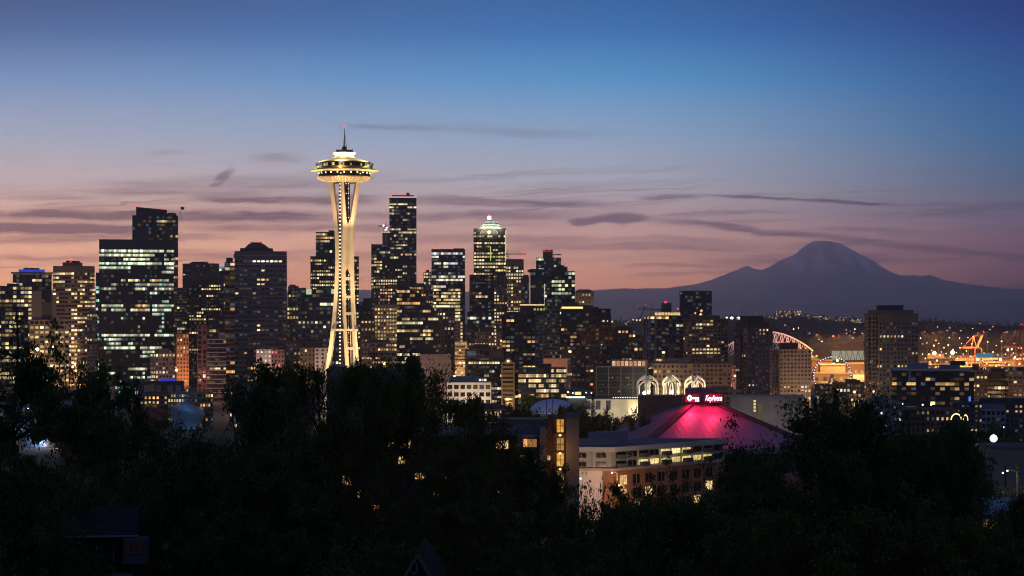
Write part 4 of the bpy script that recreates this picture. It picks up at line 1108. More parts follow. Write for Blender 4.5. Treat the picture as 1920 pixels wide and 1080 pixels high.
# ================================================================== the observation tower
def needle():
    Y = 1300.0
    m = Y / F
    ax = at(646, HY, Y).x
    zb = gz(Y)
    root = thing('observation_tower', 'floodlit white tripod observation tower with a saucer-shaped top and antenna spire', 'tower', (ax, Y, zb))
    Z = lambda py_: CAMZ - (py_ - HY) * m - zb
    rows = [340, 360, 380, 400, 420, 450, 485, 520, 560, 600, 640, 667, 695, 740, 810]
    rad = [7.9, 7.1, 6.3, 5.6, 5.0, 4.2, 4.0, 4.3, 5.0, 6.1, 7.6, 8.9, 10.4, 13.2, 18.0]
    sep = [4.9, 4.3, 3.5, 2.8, 2.35, 2.3, 2.35, 2.45, 2.5, 2.5, 2.45, 2.35, 2.3, 2.3, 2.3]
    wid = [1.0, 1.1, 1.2, 1.4, 1.5, 1.5, 1.4, 1.2, 1.05, 1.0, 1.0, 1.0, 1.05, 1.1, 1.2]
    fine = np.linspace(340, 815, 40)
    R = lambda y: float(np.interp(y, rows, rad))
    S = lambda y: float(np.interp(y, rows, sep))
    Wd = lambda y: float(np.interp(y, rows, wid))
    phi0 = math.radians(27)
    for k in range(3):
        a = phi0 + k * 2 * math.pi / 3
        rd = Vector((math.sin(a), -math.cos(a), 0))
        tg = Vector((math.cos(a), math.sin(a), 0))
        leg = MB()
        for sgn in (-1, 1):
            prev = None
            for y in fine:
                c0 = rd * R(y) + tg * (sgn * S(y)) + Vector((0, 0, Z(y)))
                h, d = Wd(y) * .75, 1.15
                ring = [c0 - tg * h - rd * d, c0 + tg * h - rd * d, c0 + tg * h + rd * d, c0 - tg * h + rd * d]
                b = len(leg.v)
                leg.v += [tuple(p) for p in ring]
                if prev is not None:
                    for i in range(4):
                        leg.f.append((prev + i, b + i, b + (i + 1) % 4, prev + (i + 1) % 4))
                        leg.mi.append(0)
                prev = b
        lo = leg.build('leg', M_CREAM, root)
        web = MB()                                                  # the solid waist between the two beams, with a round notch on top
        ys = list(np.linspace(392, 522, 22))
        for y0, y1 in zip(ys[:-1], ys[1:]):
            s0, s1 = S(y0) - Wd(y0) * .6, S(y1) - Wd(y1) * .6

            def col(y, s_, q):
                return rd * (R(y) + q) + tg * s_ + Vector((0, 0, Z(y)))
            gap = lambda y: max(0.0, math.sqrt(max(0, 1 - ((y - 392) / 26) ** 2))) if y < 418 else 0.0
            gap2 = lambda y: max(0.0, math.sqrt(max(0, 1 - ((522 - y) / 18) ** 2))) if y > 504 else 0.0
            g0, g1 = max(gap(y0), gap2(y0)) * s0, max(gap(y1), gap2(y1)) * s1
            for sg in (-1, 1):
                p = [col(y0, sg * g0, .5), col(y0, sg * s0, .5), col(y1, sg * s1, .5), col(y1, sg * g1, .5)]
                q = [col(y0, sg * g0, -.5), col(y0, sg * s0, -.5), col(y1, sg * s1, -.5), col(y1, sg * g1, -.5)]
                web.quadface(p)
                web.quadface(q)
                web.quadface([p[0], p[3], q[3], q[0]])
        web.build('waist_panel', M_CREAM, lo)
        for y in (522, 557, 588, 653, 690, 730, 770):
            r = MB()
            s0 = S(y)
            c0 = rd * R(y) + Vector((0, 0, Z(y)))
            pts = [c0 + tg * s0 * sx + rd * .7 * dx_ for sx, dx_ in ((-1, -1), (1, -1), (1, 1), (-1, 1))]
            r.prism([(p.x, p.y) for p in pts], Z(y) - .8, Z(y) + .8)
            r.build('cross_bar', M_CREAM, lo)
    # the hundred-foot ring platform
    rg = MB()
    r0 = R(619) + 1.6
    hexa = [(r0 * math.cos(math.radians(30 * k) + phi0 - math.pi / 2), r0 * math.sin(math.radians(30 * k) + phi0 - math.pi / 2)) for k in range(12)]
    for i in range(12):
        p, q = hexa[i], hexa[(i + 1) % 12]
        n = Vector((p[0] + q[0], p[1] + q[1], 0)).normalized() * 1.6
        rg.prism([p, q, (q[0] - n.x, q[1] - n.y), (p[0] - n.x, p[1] - n.y)], Z(620.5), Z(616.5))
    rg.build('platform_ring', M_CREAM, root)
    # lattice core with lifts
    core = MB()
    rc = 3.1
    for k in range(6):
        a = k * math.pi / 3 + .3
        core.tube((rc * math.cos(a), rc * math.sin(a), 0), (rc * math.cos(a), rc * math.sin(a), Z(336)), .42, n=4)
    for i, y in enumerate(np.arange(338, 812, 6.0)):
        for k in range(6):
            a, b = k * math.pi / 3 + .3, (k + 1) * math.pi / 3 + .3
            core.tube((rc * math.cos(a), rc * math.sin(a), Z(y)), (rc * math.cos(b), rc * math.sin(b), Z(y + (6 if (i + k) % 2 else 0))), .16, n=3, cap=False)
    core.tube((0, 0, 0), (0, 0, Z(336)), 2.3, n=8)
    co = core.build('lift_core', M_BLACK, root)
    rng = random.Random(5)
    lightm = emit('core_light', (1, .85, .62), 2.6)
    base = None
    for side, step in ((222, 7.0), (318, 9.0), (290, 9.0)):
        a = math.radians(side)
        for y in np.arange(345, 700, step):
            if side in (318, 290) and rng.random() < .35:
                continue
            if base is None:
                base = MB().ball((0, 0, 0), .42, 5).build('shaft_light', lightm, co)
                o = base
            else:
                o = base.copy()
                COL.objects.link(o)
            o.location = (3.5 * math.cos(a), 3.5 * math.sin(a), Z(y))
            if side in (318, 290):
                o.scale = (.6, .6, .6)
    # ---- the top house
    gold = mat('pale_gold_roof', (.72, .60, .30), .5, 0, .06, .1)
    white = mat('white_top_paint', (.78, .74, .64), .5, 0, .05, .1)
    lower = MB().lathe([(9.5, Z(343)), (12.5, Z(339)), (16.6, Z(334)), (17.0, Z(332.5)), (15.6, Z(331.4)), (15.2, Z(331))], 64).build('underside', mat('underside_tan', (.42, .28, .16), .6, 0, .06, .1), root, smooth=True)
    ribs = MB()
    for k in range(48):
        a = 2 * math.pi * k / 48
        ca, sa = math.cos(a), math.sin(a)
        t = Vector((-sa, ca, 0)) * .16
        pr = [(9.3, Z(343.6)), (12.7, Z(340.4)), (17.3, Z(335)), (17.3, Z(332.6)), (9.3, Z(342))]
        pts = [Vector((r * ca, r * sa, z)) for r, z in pr]
        ribs.quadface([p + t for p in pts])
        ribs.quadface([p - t for p in reversed(pts)])
        for i in range(len(pts)):
            j = (i + 1) % len(pts)
            ribs.quadface([pts[i] + t, pts[i] - t, pts[j] - t, pts[j] + t])
    ribs.build('rib_fins', white, lower)
    band = MB().lathe([(15.3, Z(331.4)), (15.9, Z(324)), (15.9, Z(323))], 64).build('restaurant_window_band', M_DARKGLASS, root)
    mull = MB()
    for k in range(48):
        a = 2 * math.pi * k / 48
        mull.tube((15.4 * math.cos(a), 15.4 * math.sin(a), Z(331.3)), (16.0 * math.cos(a), 16.0 * math.sin(a), Z(323.3)), .12, n=4, cap=False)
    mull.build('mullion', M_BLACK, band)
    wl = emit('restaurant_lamp', (1, .86, .6), 2.4)
    first = None
    for k in range(48):
        a = 2 * math.pi * (k + .5) / 48
        if k % 2 and rng.random() < .75:
            continue
        if first is None:
            first = o = MB().ball((0, 0, 0), .5, 5).build('window_lamp', wl, band)
        else:
            o = first.copy()
            COL.objects.link(o)
        o.location = (15.75 * math.cos(a), 15.75 * math.sin(a), Z(325.3 if k % 2 == 0 else 327.5))
        o.scale = [(1 if k % 2 == 0 else .6)] * 3
    MB().lathe([(15.9, Z(323.2)), (17.5, Z(322.4)), (20.8, Z(320.9)), (21.1, Z(320.2)), (20.8, Z(319.6)), (17.5, Z(317.2)), (16.2, Z(316.4)), (16.0, Z(315))], 72).build('halo_ring', gold, root, smooth=True)
    hr = MB()
    for k in range(36):
        a = 2 * math.pi * k / 36
        hr.tube((16.4 * math.cos(a), 16.4 * math.sin(a), Z(317.4)), (20.7 * math.cos(a), 20.7 * math.sin(a), Z(320.4)), .14, n=4, cap=False)
    hr.build('halo_spoke', gold, root)
    MB().lathe([(15.8, Z(315.8)), (17.2, Z(315.2)), (17.2, Z(314)), (16.0, Z(313.6)), (13, Z(313.4))], 64).build('deck_rim', gold, root)
    gl = MB().lathe([(14.6, Z(313.6)), (14.4, Z(305)), (14.2, Z(304.4))], 64).build('deck_window_band', M_DARKGLASS, root)
    panels = MB()
    for k in range(48):
        a = 2 * math.pi * k / 48
        panels.tube((16.7 * math.cos(a), 16.7 * math.sin(a), Z(313.8)), (17.6 * math.cos(a), 17.6 * math.sin(a), Z(307.2)), .14, n=4, cap=False)
    for zz, rr in ((307.2, 17.6), (310.5, 17.15)):
        panels.path([(rr * math.cos(2 * math.pi * k / 48), rr * math.sin(2 * math.pi * k / 48), Z(zz)) for k in range(49)], .12, 4)
    panels.build('deck_railing', M_BLACK, root)
    pm = None
    for k in range(40):
        if rng.random() < .35:
            continue
        a = 2 * math.pi * k / 40
        x = MB()
        a1 = a + 2 * math.pi / 40 * rng.uniform(.4, .9)
        x.quadface([(14.8 * math.cos(a), 14.8 * math.sin(a), Z(312.6)), (14.8 * math.cos(a1), 14.8 * math.sin(a1), Z(312.6)), (14.8 * math.cos(a1), 14.8 * math.sin(a1), Z(rng.uniform(306.5, 309.5))), (14.8 * math.cos(a), 14.8 * math.sin(a), Z(307.5))])
        o = x.build('lit_pane', M_LIT, gl)
        o.color = rng.choice([(1, .7, .35, 1), (.9, .45, .18, 1), (1.6, 1.3, .8, 1), (.5, .3, .12, 1)])
    MB().lathe([(16.2, Z(306.0)), (16.5, Z(305.2)), (14.8, Z(303.6)), (11.0, Z(300.3)), (7.8, Z(297.2)), (6.1, Z(295.2)), (5.7, Z(294))], 64).build('roof', gold, root, smooth=True)
    MB().lathe([(5.6, Z(295)), (5.5, Z(292.4)), (6.0, Z(290)), (7.0, Z(286.8)), (6.9, Z(286.2)), (4.5, Z(285.9)), (.1, Z(285.8))], 48).build('crown_neck', white, root, smooth=True)
    MB().lathe([(5.2, Z(286)), (5.3, Z(283.2)), (4.9, Z(281.6)), (.1, Z(281.4))], 32).build('service_deck', M_BLACK, root)
    rl = MB()
    for k in range(20):
        a = 2 * math.pi * k / 20
        rl.tube((5 * math.cos(a), 5 * math.sin(a), Z(281.6)), (5 * math.cos(a), 5 * math.sin(a), Z(279)), .09, n=3, cap=False)
    rl.build('service_railing', M_STEEL, root)
    MB().lathe([(1.5, Z(281.5)), (1.5, Z(275.2)), (1.0, Z(274.6)), (.1, Z(274.5))], 16).build('mast_base', M_BLACK, root)
    ms = MB()
    for k in range(3):
        a = 2 * math.pi * k / 3
        ms.tube((1.1 * math.cos(a), 1.1 * math.sin(a), Z(275)), (.15 * math.cos(a), .15 * math.sin(a), Z(250)), .2, .14, 4)
    ms.tube((0, 0, Z(275)), (0, 0, Z(258)), .35, .25, 6)
    ms.tube((0, 0, Z(258)), (0, 0, Z(239)), .28, .16, 6)
    ms.build('spire', mat('spire_steel', (.05, .05, .055), .5), root)
    MB().ball((0, 0, Z(237.5)), .75, 8).build('beacon_light', emit('tower_beacon', (1, .06, .08), 2.2), root)
    # floodlights: on the ground, on the ring, on the halo
    def W(x, y, z):
        return (ax + x, Y + y, zb + z)
    warm = (1, .67, .33)
    for k in range(6):
        a = phi0 - math.pi / 2 + k * math.pi / 3
        x, y = 40 * math.cos(a), 40 * math.sin(a)
        lamp('floodlight', W(x, y, 3), 330000, warm, .8, W(0, 0, 95), 60, .8)
        lamp('floodlight', W(30 * math.cos(a), 30 * math.sin(a), 62), 60000, (1, .62, .28), .8, W(0, 0, 125), 75, .9)
    for k in range(6):
        a = phi0 - math.pi / 2 + (k + .5) * math.pi / 3
        lamp('floodlight', W(18.6 * math.cos(a), 18.6 * math.sin(a), Z(299)), 8500, (1, .80, .40), .05, W(5 * math.cos(a), 5 * math.sin(a), Z(297)), 130, .8)
        lamp('floodlight', W(19.2 * math.cos(a), 19.2 * math.sin(a), Z(317)), 900, (1, .74, .30), .05, W(14 * math.cos(a), 14 * math.sin(a), Z(318)), 150, .8)
        lamp('floodlight', W(10 * math.cos(a), 10 * math.sin(a), Z(292.5)), 1500, (1, .92, .72), .05, W(3 * math.cos(a), 3 * math.sin(a), Z(289)), 120, .7)
        lamp('floodlight', W(24 * math.cos(a), 24 * math.sin(a), Z(345)), 5200, (1, .66, .32), .05, W(15 * math.cos(a), 15 * math.sin(a), Z(326)), 80, .8)
    for k in range(3):
        a = phi0 - math.pi / 2 + k * 2 * math.pi / 3
        lamp('floodlight', W(22 * math.cos(a), 22 * math.sin(a), Z(430)), 26000, (1, .58, .32), .05, W(5 * math.cos(a), 5 * math.sin(a), Z(385)), 80, .8)


needle()


# ================================================================== pink-lit arena
def arena():
    Y = 960.0
    m = Y / F
    c0 = at(1312, HY, Y)
    zb = gz(Y)
    root = thing('arena', 'sports arena with a big four-sided ribbed roof washed in pink light', 'arena', (c0.x, Y, zb))
    Z = lambda py_: CAMZ - (py_ - HY) * m - zb
    be = math.radians(32)
    dirs = [Vector((-math.sin(be), -math.cos(be), 0)), Vector((math.cos(be), -math.sin(be), 0)), Vector((math.sin(be), math.cos(be), 0)), Vector((-math.cos(be), math.sin(be), 0))]
    zt, ht = Z(757), 8.2
    hh, ze = 58.0, Z(757) - 18.0
    roofm = mat('ribbed_metal_roof', (.22, .18, .27), .5, 0, .10, .2)
    rf = MB()
    top = [d * ht + Vector((0, 0, zt)) for d in dirs]
    bot = [d * hh + Vector((0, 0, ze)) for d in dirs]
    for i in range(4):
        j = (i + 1) % 4
        rf.quadface([bot[i], bot[j], top[j], top[i]])
        nrm = (bot[j] - bot[i]).cross(top[i] - bot[i]).normalized()
        for k in range(1, 32):                                      # standing seams run down the slope
            f = k / 32
            b = bot[i].lerp(bot[j], f)
            e = (bot[j] - bot[i]).normalized()
            down = (bot[i].lerp(bot[j], .5) - top[i].lerp(top[j], .5))
            t_edge = min(f, 1 - f) * 2
            frac = min(1.0, t_edge * (hh / (hh - ht)))
            tp = b - down * frac
            rf.quadface([b - e * .3 + nrm * .02, b + nrm * .08, tp + nrm * .08, tp - e * .3 + nrm * .02])
            rf.quadface([b + nrm * .08, b + e * .3 + nrm * .02, tp + e * .3 + nrm * .02, tp + nrm * .08])
    rf.build('roof', roofm, root)
    for i in range(4):                                              # the dark hip beams
        a, b = top[i], bot[i] * 1.0
        t_ = Vector((-dirs[i].y, dirs[i].x, 0)) * 1.9
        up = Vector((0, 0, .9))
        h = MB()
        h.quadface([b - t_ + up, b + t_ + up, a + t_ * .8 + up, a - t_ * .8 + up])
        h.quadface([b - t_ - up, b - t_ + up, a - t_ * .8 + up, a - t_ * .8 - up])
        h.quadface([b + t_ + up, b + t_ - up, a + t_ * .8 - up, a + t_ * .8 + up])
        h.build('hip_beam', mat('dark_roof_beam', (.06, .06, .075), .7), root)
    MB().prism([(d.x * (hh + 1.5), d.y * (hh + 1.5)) for d in dirs], ze - 2.2, ze - .3).build('eaves', mat('pale_concrete_band', (.24, .23, .24)), root)
    MB().prism([(d.x * (hh - 7), d.y * (hh - 7)) for d in dirs], -4, ze - 2.2).build('wall', mat('arena_wall', (.15, .14, .14)), root)
    MB().lathe([(8.0, zt - 2.0), (8.0, zt + 2.6), (6.6, zt + 3.4)], 24).build('roof_ring', mat('roof_ring', (.10, .06, .09)), root)
    MB().lathe([(6.6, Z(744)), (6.6, Z(728.5)), (6.2, Z(727)), (.1, Z(726.6))], 10).build('roof_lantern', mat('roof_lantern', (.16, .12, .17)), root)
    # the sign: two dark boards with a glowing key and the name
    glow = emit('pink_white_sign_light', (1, .60, .66), 2.6)
    yl = -11.2
    kx = lambda p: (p - 1312) * m
    MB().box(kx(1281), kx(1309), yl + .7, yl + 1.3, Z(752.5), Z(737)).build('sign_board', mat('sign_board', (.035, .01, .018)), root)
    MB().box(kx(1315), kx(1353), yl + .7, yl + 1.3, Z(752.5), Z(737)).build('sign_board', mat('sign_board', (.035, .01, .018)), root)
    for x_ in (1284, 1306, 1319, 1349):
        MB().tube((kx(x_), yl + 1.0, Z(752)), (kx(x_) * .75, -5.5, zt), .25, n=5).build('sign_post', M_BLACK, root)
    key = MB()

    def plate(poly):
        pts = [(kx(x), Z(y)) for x, y in poly]
        n = len(pts)
        b = len(key.v)
        key.v += [(x, yl, z) for x, z in pts] + [(x, yl + .5, z) for x, z in pts]
        key.f += [tuple(range(b, b + n)), tuple(range(b + 2 * n - 1, b + n - 1, -1))] + [(b + i, b + n + i, b + n + (i + 1) % n, b + (i + 1) % n) for i in range(n)]
        key.mi += [0] * (n + 2)
    cxk, cyk = 1289.3, 744.6                                        # diamond bow, open in the middle
    dia = [(0, -6.2), (2.5, -4.6), (5.6, 0), (2.5, 4.6), (0, 6.2), (-2.5, 4.6), (-5.6, 0), (-2.5, -4.6)]
    for i in range(8):
        a, b = dia[i], dia[(i + 1) % 8]
        k0, k1 = (.42 if i % 2 == 0 and i % 4 == 0 else .3), .3
        plate([(cxk + a[0], cyk + a[1]), (cxk + b[0], cyk + b[1]), (cxk + b[0] * .36, cyk + b[1] * .36), (cxk + a[0] * .36, cyk + a[1] * .36)])
    plate([(1294, 743), (1306.5, 743), (1306.5, 746.6), (1294, 746.6)])
    plate([(1299.4, 746.6), (1301.6, 746.6), (1302.0, 751.5), (1299.8, 751.5)])
    plate([(1303.4, 746.6), (1306.5, 746.6), (1306.8, 751.5), (1303.8, 751.5)])
    key.build('key_emblem', glow, root)
    cu = bpy.data.curves.new('sign_text', 'FONT')
    cu.body = 'KeyArena'
    cu.size = 13.6 * m
    cu.shear = .28
    cu.extrude = .15
    cu.offset = .035
    cu.space_character = .92
    to = bpy.data.objects.new('sign_text', cu)
    COL.objects.link(to)
    dg = bpy.context.evaluated_depsgraph_get()
    me = bpy.data.meshes.new_from_object(to.evaluated_get(dg))
    bpy.data.objects.remove(to)
    xs = [v_.co.x for v_ in me.vertices]
    sc = (1349.5 - 1318.5) * m / (max(xs) - min(xs))
    lt = bpy.data.objects.new('sign_lettering', me)
    me.materials.clear()
    me.materials.append(glow)
    COL.objects.link(lt)
    lt.parent = root
    lt.scale = (sc, 1.12, 1)
    lt.rotation_euler = (math.pi / 2, 0, 0)
    lt.location = (kx(1318.5) - min(xs) * sc, yl + .2, Z(749.6))
    pink = (1, .004, .055)
    P = lambda x, y, z: (c0.x + x, Y + y, zb + z)
    for x_ in (1290, 1334):
        lamp('sign_light', P(kx(x_), yl - 1.6, Z(748)), 6000, pink, .1)
        lamp('sign_light', P(kx(x_), yl - .6, Z(741)), 13000, (1, .004, .08), .1, P(kx(x_) * 1.4, -34, ze), 120, 1)
        lamp('sign_light', P(kx(x_) + 1, yl - 1.2, Z(746)), 1500, (1, .30, .42), .1, P(kx(x_ + 3), yl - 8, zt - 5.4), 58, .6)
    lamp('sign_light', P(kx(1283), -2, Z(742)), 1600, (1, .008, .08), .1, P(-30, 2, ze), 90, 1)


arena()


# ================================================================== white lattice arches
def arch_tower():
    root = thing('arch_tower', 'x', 'arch')
    w_, h, hs = 4.5, 24.2, 19.6                                     # half width, height, springing height
    for side in range(4):
        r = MB()
        R4 = Matrix.Rotation(side * math.pi / 2, 3, 'Z')
        for inset, rr in ((0, .60), (1.6, .36)):
            ww = w_ - inset
            tip = h - inset * 1.4
            for sg in (-1, 1):
                pts = [R4 @ Vector((sg * ww, -w_, 0)), R4 @ Vector((sg * ww, -w_, hs - inset * .6))]
                for k in range(1, 9):
                    t = k / 8
                    x = -ww + 2 * ww * math.cos(t * math.pi / 3)
                    z = hs - inset * .6 + (tip - hs + inset * .6) * math.sin(t * math.pi / 3) / .866
                    yy = -w_ + (0 if t < .4 else (t - .4) / .6 * w_ * .6)
                    pts.append(R4 @ Vector((sg * x, yy, z)))
                r.path(pts, rr, 5)
        r.build('arch_rib', M_WHITE_ARCH, root)
    # the lacy vault above the ribs
    lace = MB()
    n = 12
    for ring, (rad_, z) in enumerate(((3.6, 22.2), (2.4, 23.2), (1.1, 24.0))):
        pts = [(rad_ * math.cos(2 * math.pi * k / n) * 1.15, rad_ * math.sin(2 * math.pi * k / n) * 1.15, z) for k in range(n + 1)]
        lace.path(pts, .10, 4)
        if ring:
            for k in range(n):
                lace.tube(prev[k], pts[k], .10, n=4, cap=False)
                lace.tube(prev[k], pts[k + 1], .08, n=4, cap=False)
        prev = pts
    lace.build('lattice_vault', M_WHITE_ARCH, root)
    return root


M_WHITE_ARCH = mat('white_arch_paint', (.78, .74, .66), .6, 0, .06, .2)
protoarch = arch_tower()
for i, (px_, py_, Y, sc, lab) in enumerate(((1214, 771, 1290, 1.02, 'white floodlit lattice arch nearest the long white gallery wall'),
                                             (1259, 772, 1330, .98, 'middle one of the three white floodlit lattice arches'),
                                             (1303, 773, 1350, 1.04, 'white floodlit lattice arch just above the glowing pink roof sign'))):
    o = protoarch if i == 0 else copy_tree(protoarch)
    p = at(px_, HY, Y)
    o.location = (p.x, Y, gz(Y))
    o.scale = (sc * .96, sc * .96, (CAMZ - (704 - HY) * Y / F - gz(Y)) / 24.4)
    o.rotation_euler = (0, 0, math.radians((38, 18, 30)[i]))
    tag(o, lab, 'arch', 'white lattice arches')
    for dx_ in (-9, 9):
        lamp('floodlight', (p.x + dx_, Y - 13, gz(Y) + 3), 60000, (1, .74, .40), .1, (p.x, Y, gz(Y) + 24), 95, .7)
    lamp('floodlight', (p.x, Y, gz(Y) + 2), 9000, (1, .84, .58), .1)


def pole_lamp(name, px_, py_, Y, label, r, m_, group=None, cat='lamp', arm=False):
    """a lamp on a pole standing on the ground below"""
    p = at(px_, py_, Y)
    zb = gz(Y, px_) if Y < 6000 else hill_height(px_, Y)
    zb = min(zb, p.z - 3)
    t_ = thing(name, label, cat, (p.x, Y, zb), 0, group)
    h = p.z - zb
    mb = MB().tube((0, 0, 0), (0, 0, h), .3 if Y > 2000 else .12, .2 if Y > 2000 else .08, 6)
    if arm:
        mb.path([(0, 0, h), (-.6, 0, h + .35), (-1.4, 0, h + .4)], .06, 5)
    mb.build('pole', M_STEEL, t_)
    rm = r * Y / F
    MB().ball((-1.4 if arm else 0, 0, h + (0.25 if arm else 0)), rm, 6).build('lamp_head', m_, t_)
    return t_


pole_lamp('flood_lamp', 1208, 737, 1285, 'glaring white floodlamp seen through the left lattice arch', 3.2, emit('glare_lamp', (1, .93, .75), 6), cat='lamp')
pole_lamp('flood_lamp', 1216, 735, 1285, 'second glaring floodlamp beside the first inside the left lattice arch', 2.8, emit('glare_lamp', (1, .93, .75), 6), cat='lamp')
pole_lamp('flood_lamp', 1259.5, 735, 1325, 'round glaring floodlamp inside the middle lattice arch', 3.4, emit('glare_lamp', (1, .93, .75), 6), cat='lamp')
for x_ in (1210, 1259):
    p = at(x_, 738, 1300)
    lamp('floodlight', (p.x, 1300, p.z), 9000, (1, .8, .5), .8)


# ================================================================== stadium arch, ballpark, wheel, port
def stadium():
    Y = 4300.0
    m = Y / F
    p0 = at(1440, HY, Y)
    root = thing('stadium', 'sports stadium with a pair of floodlit white truss arches over its roof', 'stadium', (p0.x, Y, gz(Y, 1600)))
    Z = lambda py_: CAMZ - (py_ - HY) * m - gz(Y, 1600)
    X = lambda px_: (px_ - 1440) * m
    wm = mat('pink_white_truss', (.75, .62, .55), .6, 0, .05)

    def arch(xc, hw, ytop, ybase, dy_, name):
        a = MB()
        n = 30
        up = [(X(xc + hw * (2 * k / n - 1)), dy_, Z(ybase - (ybase - ytop) * (1 - (2 * k / n - 1) ** 2))) for k in range(n + 1)]
        lo = [(X(xc + hw * (2 * k / n - 1)), dy_, Z(ybase + 12 - (ybase - ytop) * (1 - (2 * k / n - 1) ** 2) * .82)) for k in range(n + 1)]
        a.path(up, 1.6, 5)
        a.path(lo, 1.0, 5)
        for k in range(n):
            a.tube(up[k], lo[k + 1] if k % 2 else lo[k], .75, n=4, cap=False)
            a.tube(lo[k], up[k + 1], .75, n=4, cap=False)
        a.build(name, wm, root)
    arch(1438, 86, 622, 658, 0, 'roof_arch')
    arch(1455, 86, 640, 676, 120, 'roof_arch')
    MB().box(X(1350), X(1535), 8, 110, -2, Z(668)).build('grandstand', mat('stadium_wall', (.14, .11, .10)), root)
    for x_ in (1380, 1460, 1500):
        lamp('floodlight', (p0.x + X(x_), Y - 60, 60), 140000, (1, .58, .45), 2, (p0.x + X(x_), Y, 95), 110, .8)


stadium()


def ballpark():
    Y = 4800.0
    m = Y / F
    p0 = at(1640, HY, Y)
    root = thing('ballpark', 'ballpark with a huge dark humped roof over brightly lit stands', 'stadium', (p0.x, Y, gz(Y, 1600)))
    Z = lambda py_: CAMZ - (py_ - HY) * m - gz(Y, 1600)
    X = lambda px_: (px_ - 1640) * m
    pts = [(1526, 655), (1540, 649), (1565, 644), (1600, 641), (1660, 637), (1700, 641), (1730, 646), (1745, 655)]
    r = MB()
    n = len(pts)
    for k in range(n - 1):
        (a, ya), (b, yb) = pts[k], pts[k + 1]
        r.prism([(X(a), 0), (X(b), 0), (X(b), 160), (X(a), 160)], Z(656), [Z(ya), Z(yb), Z(yb), Z(ya)])
    r.build('roof', mat('ballpark_roof', (.05, .042, .042)), root)
    MB().box(X(1530), X(1742), 20, 150, -2, Z(656)).build('stand', mat('ballpark_stand', (.10, .10, .09)), root)
    g = emit('glowing_stand', (.62, .66, .48), .42)  # floodlight on the seats is put in as a glow of their own
    MB().box(X(1562), X(1622), 16, 19.5, Z(675), Z(658)).build('glowing_seating', g, root)
    for k in range(5):
        x0 = X(1574 + 11 * k)
        t_ = MB()
        t_.path([(x0, 14, Z(676)), (x0 + 4 * m, 14, Z(658)), (x0 + 9 * m, 14, Z(676))], .7, 4)
        t_.build('roof_truss', M_BLACK, root)
    for x_, y_, r_ in ((1570, 653, 3.4), (1618, 654, 3.0), (1590, 655, 1.4), (1604, 655, 1.2)):
        MB().ball((X(x_), 13, Z(y_)), r_ * m * .8, 6).build('floodlight_bank', emit('stadium_white', (.95, 1, .95), 4), root)
    MB().box(X(1556), X(1740), -14, 2, -2, Z(678)).build('brick_concourse', mat('concourse_brick', (.34, .18, .11)), root)
    for k in range(9):
        MB().ball((X(1555 + 10 * k + (k % 3) * 3), -2, Z((644, 650, 647)[k % 3])), .5 * m, 5).build('beacon_light', M_RED, root)


ballpark()


def wheel():
    Y = 2700.0
    m = Y / F
    c0 = at(1560, 704, Y)
    root = thing('ferris_wheel', 'ferris wheel outlined in bluish white lights by the orange waterfront', 'ferris wheel', (c0.x, Y, gz(Y, 1600)))
    h = c0.z - gz(Y, 1600)
    R_ = 35 * m
    rim = MB()
    for off in (-2.5, 2.5):
        rim.path([(R_ * math.cos(2 * math.pi * k / 48), off, h + R_ * math.sin(2 * math.pi * k / 48)) for k in range(49)], .35, 4)
    rim.build('rim', M_STEEL, root)
    sp = MB()
    for k in range(21):
        a = 2 * math.pi * k / 21
        sp.tube((0, 0, h), (R_ * math.cos(a), 0, h + R_ * math.sin(a)), .14, n=3, cap=False)
    sp.build('spoke', M_STEEL, root)
    lg = MB()
    for sx in (-1, 1):
        for sy in (-1, 1):
            lg.tube((sx * 13, sy * 9, 0), (0, sy * 3, h), .8, .6, 6)
    lg.build('support_frame', mat('white_support', (.6, .55, .5)), root)
    first = None
    cab = None
    lm = emit('wheel_light', (.72, .82, 1), 1.8)
    for k in range(42):
        a = 2 * math.pi * k / 42
        if first is None:
            first = o = MB().ball((0, 0, 0), .72, 5).build('rim_light', lm, root)
        else:
            o = first.copy()
            COL.objects.link(o)
        o.location = (R_ * math.cos(a), -3.0, h + R_ * math.sin(a))
        if k % 2 == 0:
            if cab is None:
                cab = o2 = MB().ball((0, 0, 0), 1.2, 6, 0, 1.1).build('cabin', mat('cabin_glass', (.1, .12, .16), .3), root)
            else:
                o2 = cab.copy()
                COL.objects.link(o2)
            o2.location = (1.05 * R_ * math.cos(a), 0, h + 1.05 * R_ * math.sin(a) - 1)


wheel()


# the wharf: one sheet of pale concrete
wf = MB()
for y0, y1 in ((2300, 3000), (3000, 4000), (4000, 5000), (5000, 6300)):
    xs_ = [((a - 960) / F * y) for y in (y0, y1) for a in (1480, 2000)]
    wf.quadface([(xs_[0], y0, gz(y0, 1600) + .6), (xs_[1], y0, gz(y0, 1600) + .6), (xs_[3], y1, gz(y1, 1600) + .6), (xs_[2], y1, gz(y1, 1600) + .6)])
tag(wf.build('pavement', mat('wharf_concrete', (.22, .20, .18), .9, 0, .35, .02)), kind='structure')

